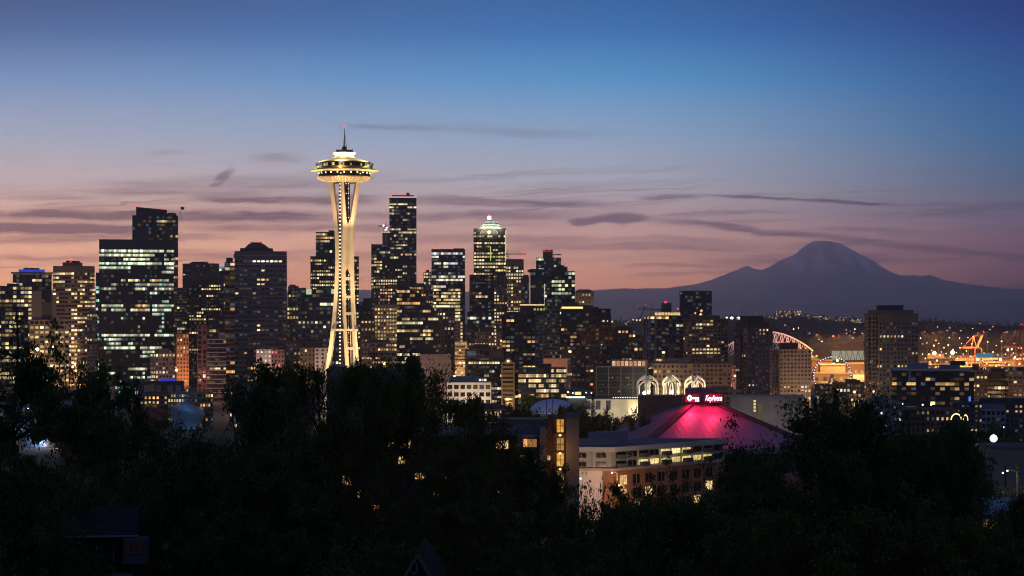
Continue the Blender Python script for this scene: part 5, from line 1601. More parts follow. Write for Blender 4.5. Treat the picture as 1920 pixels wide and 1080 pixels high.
# ---- the port: sheds, container stacks, lamp masts, cranes
rng = random.Random(11)
SHED = [(.32, .20, .12), (.28, .22, .17), (.20, .13, .09), (.36, .27, .19)]
shed_words = ['orange lit cargo shed', 'low tan cargo shed', 'brown cargo shed', 'pale long cargo shed']
k_ = 0
for (x0, x1, yt, Y) in ((1522, 1560, 676, 4100), (1538, 1585, 684, 3800), (1588, 1622, 682, 4000), (1524, 1600, 701, 3500), (1722, 1770, 664, 5400), (1728, 1790, 672, 4900), (1780, 1850, 668, 5600), (1850, 1935, 662, 5900),
                        (1800, 1880, 680, 4600), (1725, 1760, 684, 4300), (1870, 1940, 676, 4700), (1760, 1830, 690, 4200), (1840, 1930, 690, 4300)):
    p = at((x0 + x1) / 2, HY, Y)
    m = Y / F
    W_, H_ = (x1 - x0) * m, CAMZ - (yt - HY) * m - gz(Y, 1600)
    H_ = max(H_, 6)
    t_ = thing('cargo_shed', 'x', 'shed', (p.x, Y, gz(Y, 1600)), rng.uniform(-.08, .08), 'sheds in the distant port')
    wm = wallmat(SHED[k_ % 4])
    MB().box(-W_ / 2, W_ / 2, 0, 40, -2, H_).build('wall', wm, t_)
    MB().prism([(-W_ / 2 - 1, -1), (W_ / 2 + 1, -1), (W_ / 2 + 1, 41), (-W_ / 2 - 1, 41)], H_, H_ + 1.5, 0, [(-W_ / 2 - 1, 12), (W_ / 2 + 1, 12), (W_ / 2 + 1, 28), (-W_ / 2 - 1, 28)]).build('roof', wallmat((.16, .11, .08)), t_)
    nb = max(3, int(W_ / 12))
    for q in range(min(nb, 10)):
        xx = -W_ / 2 + (q + .5) * W_ / nb
        o = MB().box(xx - 2.6, xx + 2.6, -.3, .3, 1.0, min(H_ - 1, 6)).build('lit_door', M_LIT, t_)
        o.color = rng.choice([(.9, .45, .14, 1), (1.3, .8, .35, 1), (.4, .18, .06, 1), (.15, .07, .03, 1)])
    side = 'near the ferris wheel' if x0 < 1622 else 'right of the lone tall tower'
    t_['label'] = shed_words[k_ % 4] + ' in the port ' + side
    k_ += 1
for (x_, y_, n_) in ((1745, 676, 5), (1790, 660, 6), (1830, 664, 6), (1885, 668, 6), (1765, 655, 5), (1905, 655, 6), (1860, 652, 5), (1552, 686, 4)):
    Y = 4400 + (690 - y_) * 45
    p = at(x_, HY, Y)
    for q in range(n_):
        lvl, col_ = divmod(q, 3)
        cm = [wallmat((.28, .07, .04)), wallmat((.08, .11, .20)), wallmat((.34, .22, .10)), wallmat((.22, .22, .22))][rng.randrange(4)]
        o = MB().box(-6, 6, -1.25, 1.25, 0, 2.6)
        for kk in range(13):
            o.box(-5.9 + kk * .95, -5.7 + kk * .95, -1.32, -1.24, .1, 2.5)
        ob = o.build('cargo_container', cm, None, (p.x + (col_ - 1) * 12.6, Y, gz(Y, 1600) + lvl * 2.62))
        tag(ob, 'corrugated steel cargo container stacked in the orange lit port', 'container', 'cargo containers in the port')
LAMPS = [(1525, 687, 5.5, 'w'), (1531, 668, 2.6, 'a'), (1541, 640, 1.6, 'a'), (1536, 682, 4.4, 'w'), (1548, 682, 3.4, 'w'), (1553, 682, 3.0, 'w'), (1559, 682, 3.0, 'w'), (1564, 682, 2.6, 'w'), (1585, 694, 6.0, 'w'), (1592, 694, 5.0, 'w'),
         (1570, 676, 3.2, 'a'), (1607, 695, 2.6, 'a'), (1617, 693, 3.2, 'a'), (1618, 710, 2.2, 'a'), (1602, 706, 2.2, 'a'), (1545, 707, 2.0, 'a'), (1562, 709, 1.6, 'a'), (1534, 699, 1.8, 'a'), (1548, 716, 2.0, 'a'), (1575, 712, 2.0, 'a'), (1589, 703, 2.2, 'a'),
         (1752, 662, 5.0, 'w'), (1786, 661, 5.2, 'w'), (1757, 676, 2.6, 'a'), (1763, 666, 2.0, 'w'), (1742, 664, 1.8, 'a'), (1751, 648, 2.4, 'a'), (1778, 647, 2.0, 'a'), (1726, 634, 1.6, 'a'), (1780, 633, 1.4, 'a'), (1799, 634, 1.4, 'a'), (1755, 638, 1.4, 'a'), (1815, 633, 1.2, 'a'),
         (1852, 641, 1.6, 'a'), (1878, 640, 2.0, 'a'), (1822, 645, 2.0, 'a'), (1833, 674, 3.0, 'w'), (1876, 674, 3.6, 'w'), (1903, 670, 2.8, 'w'), (1890, 656, 3.2, 'w'), (1897, 655, 2.4, 'w'), (1915, 652, 2.2, 'a'), (1910, 652, 1.8, 'a'), (1800, 652, 1.8, 'a'), (1840, 656, 1.6, 'a'),
         (1770, 652, 1.6, 'a'), (1812, 658, 1.6, 'a'), (1862, 660, 1.8, 'a'), (1795, 672, 1.8, 'a'), (1812, 680, 2.0, 'a'), (1828, 684, 2.2, 'a'), (1850, 682, 1.8, 'a'), (1868, 686, 2.0, 'a'), (1745, 683, 2.0, 'a'), (1770, 685, 1.8, 'a'), (1892, 684, 1.8, 'a'), (1912, 682, 2.2, 'a'),
         (1730, 655, 1.6, 'a'), (1735, 672, 1.8, 'a'), (1782, 668, 1.6, 'a'), (1856, 668, 1.6, 'a'), (1918, 664, 1.8, 'a'), (1803, 644, 1.2, 'a'), (1868, 648, 1.2, 'a'), (1760, 644, 1.2, 'a'), (1738, 643, 1.2, 'a'), (1835, 650, 1.2, 'a'), (1787, 655, 1.4, 'a'), (1820, 668, 1.5, 'a'),
         (1747, 657, 1.3, 'a'), (1765, 660, 1.3, 'a'), (1774, 663, 1.4, 'a'), (1793, 661, 1.3, 'a'), (1806, 664, 1.3, 'a'), (1845, 662, 1.3, 'a'), (1885, 664, 1.3, 'a'), (1900, 662, 1.3, 'a'), (1730, 664, 1.3, 'a'), (1727, 680, 1.5, 'a'), (1790, 678, 1.5, 'a'), (1842, 676, 1.4, 'a'), (1865, 678, 1.4, 'a'), (1885, 680, 1.4, 'a'), (1907, 674, 1.4, 'a'), (1755, 688, 1.5, 'a'), (1780, 690, 1.5, 'a')]
M_PORTA = emit('port_sodium_lamp', (1, .55, .18), 6)
M_PORTW = emit('port_white_lamp', (1, .86, .58), 6)
for (x_, y_, r_, k) in LAMPS:
    Y = float(np.interp(y_, [630, 645, 665, 700, 720], [6000, 5400, 4700, 3900, 3400]))
    big = r_ >= 3  # lamp balls are oversized: bloom is put into their shape
    pole_lamp('lamp_mast', x_, y_, Y, ('glaring white lamp on a tall mast in the distant port' if k == 'w' else 'small orange lamp on a mast in the distant port'), r_ * (.72 if big else .62), M_PORTW if k == 'w' else M_PORTA, 'lamp masts in the port')
for (x_, Y, pw) in ((1535, 3380, .25), (1570, 3400, .3), (1605, 3420, .3), (1550, 3200, .15), (1595, 3250, .15), (1530, 3900, 1.6), (1560, 3650, 1.8), (1590, 3800, 1.8), (1615, 4100, 1.4), (1575, 4300, 1.2), (1745, 4500, 1.6), (1785, 4500, 1.8), (1830, 4600, 1.5), (1880, 4600, 1.6), (1915, 4900, 1.6), (1760, 5300, 1.6), (1840, 5500, 1.6), (1900, 5600, 1.6), (1730, 5000, 1.4)):
    p = at(x_, HY, Y)
    lamp('port_fill_light', (p.x, Y - 20, 80), pw * 1.5e6, (1, .44, .12), .1, (p.x, Y - 20.5, 0), 162, .25)  # added lamps high over the wharf, standing in for the many port lamps


def port_crane(px_, ytop, ybase, Y, label, lean):
    m = Y / F
    p = at(px_, HY, Y)
    root = thing('port_crane', label, 'crane', (p.x, Y, gz(Y, 1600)), .4)
    h = CAMZ - (ytop - HY) * m - gz(Y, 1600)
    hb = 40.0
    red = mat('crane_red_paint', (.11, .028, .02))
    for sx in (-9, 9):
        for sy in (-12, 12):
            MB().tube((sx, sy, 0), (sx, sy, hb), 1.1, n=4).build('leg', red, root)
    fr = MB()
    for z in (hb * .45, hb):
        fr.path([(-9, -12, z), (9, -12, z), (9, 12, z), (-9, 12, z), (-9, -12, z)], 1.0, 4)
    fr.path([(-9, -12, 0), (9, -12, hb * .45), (9, 12, hb * .45)], .6, 4)
    fr.tube((9, -12, hb * .45), (9, -12, hb), 1.0, n=4)
    fr.build('portal_frame', red, root)
    b = MB()
    for sy in (-2, 2):
        b.tube((4, sy, hb), (4 + lean, sy, h), 1.3, 1.0, 4)
    for k in range(10):
        t = k / 10
        b.tube((4 + lean * t, -2, hb + (h - hb) * t), (4 + lean * (t + .1), 2, hb + (h - hb) * (t + .1)), .4, n=3)
    b.build('raised_boom', red, root)
    a = MB()
    a.path([(-9, 0, hb), (-4, 0, hb + 26), (4, 0, hb)], .9, 4)
    a.tube((-4, 0, hb + 26), (4 + lean * .8, 0, hb + (h - hb) * .8), .35, n=3)
    a.tube((-4, 0, hb + 26), (-30, 0, hb + 2), .35, n=3)
    a.build('back_frame', red, root)
    MB().box(-34, 4, -3, 3, hb - 1, hb + 3).build('rear_girder', red, root)
    MB().ball((4 + lean, 0, h + 1), 1.3, 5).build('beacon_light', M_RED, root)
    lamp('crane_fill_light', (p.x - 8, Y - 40, gz(Y, 1600) + 12), 50000, (1, .45, .2), .1, (p.x + 6, Y, gz(Y, 1600) + h * .7), 80, .6)  # added lamp, there only to brighten the crane from below


port_crane(1828, 624, 690, 4600, 'dark red port crane with its boom raised steeply behind the dark modern building', 18)
port_crane(1905, 609, 690, 4700, 'taller red port crane with raised boom at the right frame edge', 12)
p = at(1841, 663, 4600)
tag(MB().box(-16, 16, 0, 20, 0, 9).build('container_ship', emit('blue_ship_glow', (.05, .35, .6), .5), None, (p.x, 4560, gz(4560, 1600) + 20)), 'blue lit ship superstructure beside the left port crane', 'ship')  # blue light on the ship is put in as glow of the whole box


def tower_crane(px_, ybase, ytop, jib, Y, label, light=True, droop=0.0):
    m = Y / F
    p = at(px_, ybase, Y)
    root = thing('tower_crane', label, 'crane', (p.x, Y + 12, gz(Y)))
    h0, h1 = p.z - gz(Y), CAMZ - (ytop - HY) * m - gz(Y)
    mast = MB()
    for sx in (-1, 1):
        for sy in (-1, 1):
            mast.tube((sx, sy, 0), (sx, sy, h1), .3, n=4)
    z = h0
    k = 0
    while z < h1 - 3:
        mast.tube((-1, -1, z), (1, -1, z + 3), .16, n=3)
        mast.tube((1, -1, z), (-1, -1, z + 3), .16, n=3)
        z += 3
    mast.build('mast', M_STEEL, root)
    jm = MB()
    L = jib * m
    dz_ = droop * m
    n = max(4, int(abs(L) / 4))
    for k in range(n):
        a, b = k / n, (k + 1) / n
        for off in (0, 1.6):
            jm.tube((L * a, 0, h1 + off + dz_ * a), (L * b, 0, h1 + off + dz_ * b), .28, n=4, cap=False)
        jm.tube((L * a, 0, h1 + dz_ * a), (L * b, 0, h1 + 1.6 + dz_ * b), .2, n=3, cap=False)
    jm.build('jib', mat('crane_jib', (.16, .12, .10)), root)
    cj = MB().box(-math.copysign(9, L) if L > 0 else 0, 0 if L > 0 else 9, -.8, .8, h1, h1 + 1.2)
    cj.build('counter_jib', M_STEEL, root)
    ap = MB().tube((0, 0, h1), (0, 0, h1 + 6), .35, .2, 4)
    ap.tube((0, 0, h1 + 6), (L * .7, 0, h1 + 1.6 + dz_ * .7), .12, n=3)
    ap.build('apex_frame', M_STEEL, root)
    if light:
        MB().ball((L, 0, h1 + 2.4 + dz_), .9 * m, 5).build('beacon_light', M_RED, root)
    return root


tower_crane(722, 458, 424, 8, 2515, 'tower crane with white work lamps on the half-built tower', False, -9)
tower_crane(952, 487, 476.5, 35, 2495, 'thin tower crane whose jib points right over the brown-capped tower')
tower_crane(1037, 500, 478, -14, 2300, 'tower crane beside the red lit shaft with drooping jib', False, 9)
tower_crane(1224, 600, 582, -26, 1900, 'tower crane with red tip light left of the penthouse with the red beacon', True, 2)
tower_crane(1198, 640, 604, 14, 2300, 'small reddish crane low against the dark hill', True, 28)
for x_, y_ in ((719, 423), (725, 427), (723, 431)):
    pole_lamp('work_lamp', x_, y_, 2512, 'bright white work lamp hanging on the crane of the half-built tower', 1.5, M_COOL, 'work lamps on the crane')

# the flag over the sloping-crowned tower
p = at(331, 399, 2380)
fl = thing('flagpole', 'flag on a thin pole above the sloping-crowned tower', 'flag', (p.x, 2412, p.z - 6))
m = 2412 / F
MB().tube((0, 0, 0), (0, 0, 25 * m), .28, n=5).build('pole', M_STEEL, fl)
g = MB()
for k in range(6):
    x0, x1 = k * 1.0 * m, (k + 1) * 1.0 * m
    y0, y1 = .4 * math.sin(k), .4 * math.sin(k + 1)
    g.quadface([(x0, y0, 18.6 * m), (x1, y1, 18.4 * m), (x1, y1, 23.6 * m), (x0, y0, 24 * m)])
g.build('flag_cloth', mat('dark_flag', (.08, .07, .05)), fl)

# ---- things on the far hill
HB = [(1455, 1502, 582, 7350, 'long hospital-like block with red roof beacons on top of the hill', [1458, 1464, 1487, 1494, 1499]), (1520, 1546, 591, 7250, 'small lit building on the hill crest right of the beaconed block', []),
      (1547, 1556, 593, 7250, 'narrow lit building on the hill crest', []), (1566, 1590, 593, 7240, 'brightly lit low block on the hill crest left of the lone tall tower', []), (1594, 1615, 596, 7240, 'second brightly lit low block on the hill next to the lone tall tower', [])]
for (x0, x1, yt, Y, lab, reds) in HB:
    p = at((x0 + x1) / 2, HY, Y)
    m = Y / F
    zt_ = CAMZ - (yt - HY) * m
    zb_ = hill_height((x0 + x1) / 2, Y) - 12
    W_ = (x1 - x0) * m
    t_ = thing('hillside_building', lab, 'building', (p.x, Y, zb_))
    MB().box(-W_ / 2, W_ / 2, 0, 25, -5, zt_ - zb_).build('wall', wallmat((.16, .16, .17)), t_)
    nx_ = max(3, int((x1 - x0) / 2.6))
    for r in range(4):
        for q in range(nx_):
            if rng.random() < .55:
                xx = -W_ / 2 + (q + .5) * W_ / nx_
                zz = zt_ - zb_ - 5 - r * 5.2
                if zz < 2:
                    continue
                o = MB().box(xx - 1.5, xx + 1.5, -.2, .2, zz - 1.4, zz + 1.4).build('window', M_LIT, t_)
                o.color = rng.choice([(1.2, .9, .42, 1), (1.5, 1.2, .7, 1), (.7, .5, .2, 1)])
    for rx in reds:
        MB().ball(((rx - (x0 + x1) / 2) * m, 0, zt_ - zb_ + 1.5), .55 * m, 5).build('beacon_light', M_RED, t_)
house = None
for k in range(46):
    x_ = rng.choice([rng.uniform(1130, 1210), rng.uniform(1340, 1620), rng.uniform(1420, 1620), rng.uniform(1725, 1920)])
    Y = rng.uniform(6300, 7150)
    p = at(x_, HY, Y)
    if house is None:
        house = thing('hillside_house', 'small house with one lit window on the dark wooded hillside', 'house', (0, 0, 0), 0, 'houses on the dark hillside')
        MB().box(-5, 5, -4, 4, -3, 6).build('wall', wallmat((.14, .13, .13)), house)
        MB().prism([(-5.4, -4.4), (5.4, -4.4), (5.4, 4.4), (-5.4, 4.4)], 6, 9, 0, [(-5.4, -.1), (5.4, -.1), (5.4, .1), (-5.4, .1)]).build('roof', wallmat((.06, .06, .065)), house)
        o = MB().box(-1.6, 1.6, -4.2, -3.9, 2, 4.6).build('window', M_LIT, house)
        o.color = (1.6, 1.1, .5, 1)
        h_ = house
    else:
        h_ = copy_tree(house)
    h_.location = (p.x, Y, hill_height(x_, Y) + 4)
    h_.rotation_euler = (0, 0, rng.uniform(-.5, .5))
for (x_, y_, r_, k) in ((1363, 596, 3.0, 'w'), (1372, 597, 4.2, 'w'), (1384, 597, 4.0, 'w'), (1488, 617, 1.4, 'a'), (1541, 641, 1.6, 'a'), (1148, 603, 1.6, 'a'), (1187, 600, 1.4, 'a'), (1194, 600, 1.4, 'a'), (1200, 600, 1.4, 'a'), (1210, 599, 1.2, 'a'), (1573, 630, 1.2, 'r'), (1594, 621, 1.2, 'r'), (1603, 617, 1.2, 'w'), (1526, 605, 1.2, 'a'), (1499, 590, 1.0, 'a'),
                       (1758, 613, .9, 'a'), (1824, 616, .9, 'a'), (1497, 615, .9, 'w')):
    pole_lamp('hill_lamp', x_, y_, 6500 if y_ > 605 else 7300, ('large glaring white lamp low on the hill crest' if r_ > 2.5 else {'w': 'small white lamp on the dark hillside', 'a': 'small amber lamp on the dark hillside', 'r': 'small red lamp on the dark hillside'}[k]), r_ * .75, {'w': M_PORTW, 'a': M_PORTA, 'r': M_RED}[k], 'lamps on the hillside')


# ================================================================== park, museum, foreground buildings
def blob_shell(name, label, px0, px1, yt, yb, Y, m_, depth, lean=0.0, seed=0):
    """a swelling curved metal hall"""
    m = Y / F
    c0 = at((px0 + px1) / 2, HY, Y)
    zb = gz(Y)
    root = thing(name, label, 'museum hall', (c0.x, Y, zb), -math.atan2(c0.x, Y))
    H_ = CAMZ - (yt - HY) * m - zb
    W_ = (px1 - px0) * m / 2
    mb = MB()
    rows, n = 14, 36
    r_ = random.Random(seed)
    ph = [r_.uniform(0, 6.28) for _ in range(4)]
    for i in range(rows + 1):
        t = i / rows
        prof = (1 - t ** 7) ** .5 * (1 + .10 * math.sin(t * 4 + ph[0]))
        for k in range(n):
            a = 2 * math.pi * k / n
            wv = 1 + .08 * math.sin(3 * a + ph[1] + t * 2) + .05 * math.sin(5 * a + ph[2])
            mb.v.append((W_ * prof * wv * math.cos(a) + lean * W_ * t, depth * prof * wv * math.sin(a), H_ * t + 2.0 * math.sin(a * 2 + ph[3]) * t))
    for i in range(rows):
        for k in range(n):
            a, b = i * n + k, i * n + (k + 1) % n
            mb.f.append((a, b, b + n, a + n))
            mb.mi.append(0)
    mb.f.append(tuple(rows * n + k for k in range(n)))
    mb.mi.append(0)
    mb.build('curved_shell', m_, root, smooth=True)
    return root, H_, W_


b1, h1_, w1_ = blob_shell('museum_hall', 'dark wine-red curved metal hall with a string of amber lights', 264, 332, 756, 830, 1340, mat('wine_red_metal', (.13, .035, .04), .3, .6, .2, .1), 24, 0, 2)
st = emit('string_amber', (1, .55, .2), 2.2)
for k in range(18):
    t = k / 17
    MB().ball((6 + 2.5 * t + .4 * math.sin(k * 2.2), -24.0 + 4 * (1 - t), h1_ * (.95 - .75 * t)), .32, 4).build('string_light', st, b1)
b2, h2_, w2_ = blob_shell('museum_hall', 'pale blue swelling metal hall beside the wine-red one', 318, 386, 753, 830, 1325, mat('pale_blue_metal', (.22, .42, .62), .35, .3, .1, .1), 26, .08, 5)
b3, h3_, w3_ = blob_shell('museum_hall', 'silvery blue lit curved hall low behind the left trees', 30, 112, 775, 830, 1150, mat('silver_blue_metal', (.40, .50, .66), .35, .4, .1, .1), 24, .1, 8)
blob_shell('museum_hall', 'tan curved hall behind the two dark firs', 196, 262, 768, 830, 1350, mat('tan_metal', (.30, .24, .20), .5, .2, .1, .1), 22, 0, 9)
p = at(352, 800, 1290)
lamp('floodlight', (p.x, 1270, gz(1290) + 18), 3000, (.35, .6, 1), .5)
p = at(75, 815, 1120)
lamp('floodlight', (p.x, 1118, gz(1120) + 6), 5000, (.5, .65, 1), .5)
lamp('floodlight', (p.x + 12, 1116, gz(1120) + 4), 4000, (1, .62, .35), .5)

# white tent dome
Y = 1010.0
p = at(1037, HY, Y)
dm = thing('dome_pavilion', 'pale blue shallow dome among the dark park trees', 'dome', (p.x, Y, gz(Y)))
m = Y / F
zt_ = CAMZ - (748 - HY) * m - gz(Y)
pr = []
for k in range(13):
    t = k / 12
    pr.append((44 * m * math.sin(t * math.pi / 2) + .05, zt_ - (1 - math.cos(t * math.pi / 2)) * 25 * m))
MB().lathe(list(reversed(pr)), 48).build('dome_shell', mat('dome_membrane', (.50, .55, .78), .5, 0, .06, .1), dm, smooth=True)
MB().lathe([(44 * m, -2), (44 * m, zt_ - 25 * m)], 48).build('wall', wallmat((.2, .2, .22)), dm)
MB().lathe([(44.3 * m, zt_ - 25.6 * m), (44.6 * m, zt_ - 24.6 * m), (43.6 * m, zt_ - 24.2 * m)], 48).build('rim', mat('dome_rim', (.55, .58, .75), .5), dm)
lamp('floodlight', (p.x - 8, Y - 14, gz(Y) + 9), 4500, (.7, .75, 1), .5)

# round pavilion with lit glass columns and a disc roof
Y = 900.0
p = at(898, HY, Y)
m = Y / F
rp = thing('round_pavilion', 'round pavilion with lit glass bays under a wide dark disc roof', 'pavilion', (p.x, Y, gz(Y)))
zr = CAMZ - (768 - HY) * m - gz(Y)
MB().lathe([(13.2, zr), (14.2, zr + .6), (13.2, zr + 1.3), (5, zr + 2.6), (.1, zr + 2.9)], 40).build('disc_roof', mat('dark_disc_roof', (.08, .065, .07)), rp)
MB().tube((0, 0, zr + 2), (0, 0, zr + 5), 1.0, n=10).build('roof_vent', M_BLACK, rp)
MB().lathe([(9, -2), (9, zr)], 32).build('glass_wall', mat('pavilion_wall', (.25, .16, .09)), rp)
for k in range(26):
    a = 2 * math.pi * k / 26
    o = MB().box(-.42, .42, -.1, .1, 1.0, zr - .6).build('lit_bay', M_LIT, rp, (9.25 * math.cos(a), 9.25 * math.sin(a), 0), a + math.pi / 2)
    o.color = [(1.2, .95, .65, 1), (.55, .40, .55, 1), (.9, .55, .2, 1)][k % 3]
lamp('pavilion_lamp', (p.x + 8, Y - 14, gz(Y) + 8), 5000, (1, .7, .3), .4)
pole_lamp('park_lamp', 1060 - 1, 800, 880, 'small lamp among the dark park trees', .8, M_WARM, None)

# ---- apartment house with a lit stair shaft and lattice mast (350 m)
Y = 360.0
m = Y / F
p = at(1020, HY, Y)
ap = thing('apartment_house', 'concrete apartment house with an amber lit stair shaft and roof terrace', 'building', (p.x, Y, gz(Y)), -.02)
X = lambda px_: (px_ - 1020) * m
Z = lambda py_: CAMZ - (py_ - HY) * m - gz(Y)
conc = wallmat((.20, .155, .145))
concd = wallmat((.10, .09, .10))
brick = wallmat((.13, .055, .04))
MB().box(X(1061.5), X(1086), 0, 16, -4, Z(783)).build('stair_tower_wall', conc, ap)
MB().box(X(1059), X(1087), -.2, 16.2, Z(783.2), Z(781)).build('tower_coping', concd, ap)
MB().box(X(1026), X(1061), 1.2, 14, -4, Z(785)).build('shaft_wall', brick, ap)
MB().box(X(960), X(1026), 3, 16, -4, Z(801)).build('wall', wallmat((.15, .13, .16)), ap)
MB().box(X(1012), X(1026.2), .4, 3, -4, Z(801.4)).build('corner_wall', conc, ap)
MB().box(X(900), X(962), 4, 18, -4, Z(803)).build('wing_wall', brick, ap)
MB().box(X(930), X(1014), 5, 15, Z(801), Z(790)).build('roof_room', wallmat((.24, .17, .16)), ap)
rl = MB()
for k in range(15):
    xx = X(936 + 6 * k)
    rl.tube((xx, 3.2, Z(801)), (xx, 3.2, Z(790)), .05, n=4)
rl.tube((X(936), 3.2, Z(790)), (X(1020), 3.2, Z(790)), .06, n=4)
rl.tube((X(936), 3.2, Z(795)), (X(1020), 3.2, Z(795)), .04, n=4)
rl.build('terrace_railing', M_BLACK, ap)
MB().box(X(962), X(1012), 1.4, 3.0, Z(821), Z(817)).build('balcony_awning', wallmat((.16, .20, .30)), ap)
am = [(.75, .34, .05, 1), (.42, .22, .05, 1), (.85, .42, .07, 1), (.6, .30, .05, 1), (.8, .4, .06, 1)]
for i, (y0, y1) in enumerate(((787, 811), (822, 845), (851, 875), (884, 902), (908, 930))):
    wn = MB().box(X(1044), X(1057), 1.0, 1.15, Z(y1), Z(y0)).build('stair_window', M_LIT, ap)
    wn.color = am[i]
    MB().box(X(1050), X(1051), .9, 1.0, Z(y1), Z(y0)).build('mullion', M_BLACK, wn)
    MB().box(X(1044), X(1057), .9, 1.0, Z((y0 + y1) / 2 + .6), Z((y0 + y1) / 2 - .6)).build('transom', M_BLACK, wn)
    MB().box(X(1038), X(1061), .2, 1.2, Z(y1 + 4), Z(y1 + 2)).build('landing', concd, ap)
    MB().ball((X(1050), .9, Z(y1 + 5)), .22, 5).build('landing_lamp', M_WARM, ap)
for (x0, x1, y0, y1, c_) in ((981, 988, 825, 840, (1.1, .5, .15, 1)), (988, 1006, 825, 840, (.32, .13, .04, 1)), (975, 990, 855, 866, (.7, .45, .1, 1)), (996, 1004, 866, 871, (1, .7, .2, 1)), (932, 953, 826, 838, (.8, .42, .16, 1)), (1026, 1032, 855, 866, (.8, .45, .15, 1))):
    yy = 3.9 if x0 < 960 else (1.05 if x0 > 1020 else 2.9)
    wn = MB().box(X(x0), X(x1), yy, yy + .14, Z(y1), Z(y0)).build('window', M_LIT, ap)
    wn.color = c_
mast = MB()
for sx in (-.45, .45):
    for sy in (-.45, .45):
        mast.tube((X(1030) + sx * 1.2, sy, -3), (X(1030) + sx * 1.2, sy, Z(748)), .06, n=4)
for k in range(30):
    z0 = Z(900) + k * 1.25
    if z0 > Z(748) - 1.3:
        break
    mast.tube((X(1030) - .5, -.45, z0), (X(1030) + .5, -.45, z0 + 1.25), .04, n=3)
    mast.tube((X(1030) + .5, -.45, z0), (X(1030) - .5, -.45, z0 + 1.25), .04, n=3)
p = at(1030, HY, Y)
lm_ = thing('lattice_mast', 'dark lattice mast rising in front of the pale dome', 'mast', (p.x, Y - 2, gz(Y)))
lo = mast.build('mast_frame', M_BLACK, lm_, (-X(1030), 0, 0))
lamp('stair_lamp', at(1050, 850, 357), 260, (1, .55, .12), .3)

# ---- long apartment block beside the arena, brick below and glass above
Y = 610.0
m = Y / F
pc = at(1150, HY, Y)
yaw = math.radians(-32)
blk = thing('apartment_block', 'five-storey apartment block, white and brick below with two pale upper floors of lit balconies', 'building', (pc.x, Y, gz(Y)), 0)
Z = lambda py_: CAMZ - (py_ - HY) * m - gz(Y)
# front faces: left (white) and right (brick); right face runs away from us to the right
LDir = Vector((-math.cos(math.radians(6)), math.sin(math.radians(6)), 0))
RDir = Vector((math.cos(math.radians(49)), math.sin(math.radians(49)), 0))
LL, RL = 26.0, 56.0
whitew, brickw, grey, dg_ = wallmat((.58, .50, .50)), wallmat((.30, .13, .075)), wallmat((.32, .32, .34)), wallmat((.08, .085, .10))
z_mid, z_top = Z(880), Z(847)


def prism4(a, b, c, d, z0, z1, name, m_, par=blk):
    mb = MB()
    mb.prism([(q.x, q.y) for q in (a, b, c, d)], z0, z1)
    return mb.build(name, m_, par)


O = Vector((0, 0, 0))
nl = Vector((-LDir.y, LDir.x, 0)) * -1
nl = Vector((LDir.y, -LDir.x, 0))
nl = nl if nl.y < 0 else -nl
nr = Vector((RDir.y, -RDir.x, 0))
back = RDir * RL
prism4(O + LDir * LL, O + LDir * 3, O + LDir * 3 + RDir * 14, O + LDir * LL + RDir * 14, -5, z_mid, 'white_wall', whitew)
prism4(O + LDir * 3, O, O + RDir * RL, O + LDir * 14 + RDir * RL, -5, z_mid - .004, 'brick_wall', brickw)
inn = -nl * 1.0 - nr * 1.0
prism4(O + LDir * (LL - .5) + inn * .8, O + inn * .9, O + RDir * (RL - 1) + inn * .9, O + LDir * LL + RDir * (RL - 1), z_mid, z_top, 'upper_wall', grey)
prism4(O + LDir * (LL + .4) - inn * .4, O - inn * .5, O + RDir * RL - inn * .5, O + LDir * LL + RDir * RL, z_top, z_top + 1.3, 'parapet', wallmat((.34, .34, .36)))
prism4(O + LDir * (LL - 1) + inn * 1, O + inn * 1, O + RDir * (RL - 2) + inn, O + LDir * (LL - 2) + RDir * (RL - 2), z_top + 1.3, z_top + 1.5, 'flat_roof', wallmat((.10, .12, .17)))
a0 = O + LDir * 16 + RDir * 14
prism4(a0, a0 - LDir * 6, a0 - LDir * 6 + RDir * 9, a0 + RDir * 9, z_top + 1.5, z_top + 5.0, 'roof_house', wallmat((.18, .20, .26)))
a0 = O + LDir * 22 + RDir * 8
prism4(a0, a0 - LDir * 18, a0 - LDir * 18 + RDir * .4, a0 + RDir * .4, z_top + 1.5, z_top + 3.4, 'screen_wall', wallmat((.26, .24, .24)))
prism4(O + LDir * (LL + .3) - inn * .25, O - inn * .3, O + RDir * RL - inn * .3, O + LDir * LL + RDir * RL, z_mid - .5, z_mid + .25, 'cornice', wallmat((.42, .30, .24)))
rngb = random.Random(21)


def win_on(dirv, nrm, d0, d1, z0, z1, lit, color=None, out=.12, name='window'):
    a, b = O + dirv * d0 + nrm * out, O + dirv * d1 + nrm * out
    mb = MB()
    q = nrm * .14
    pts = [a, b, b - q, a - q]
    mb.prism([(v_.x, v_.y) for v_ in pts], z0, z1)
    o = mb.build(name, M_LIT if lit else M_DARKGLASS, blk)
    if lit:
        o.color = color
    fr = MB()
    w_ = (d1 - d0)
    for f in (0.5,):
        c1 = a.lerp(b, f)
        fr.tube((c1.x + nrm.x * .03, c1.y + nrm.y * .03, z0), (c1.x + nrm.x * .03, c1.y + nrm.y * .03, z1), .07, n=4)
    fr.build('frame', M_STEEL, o)
    return o


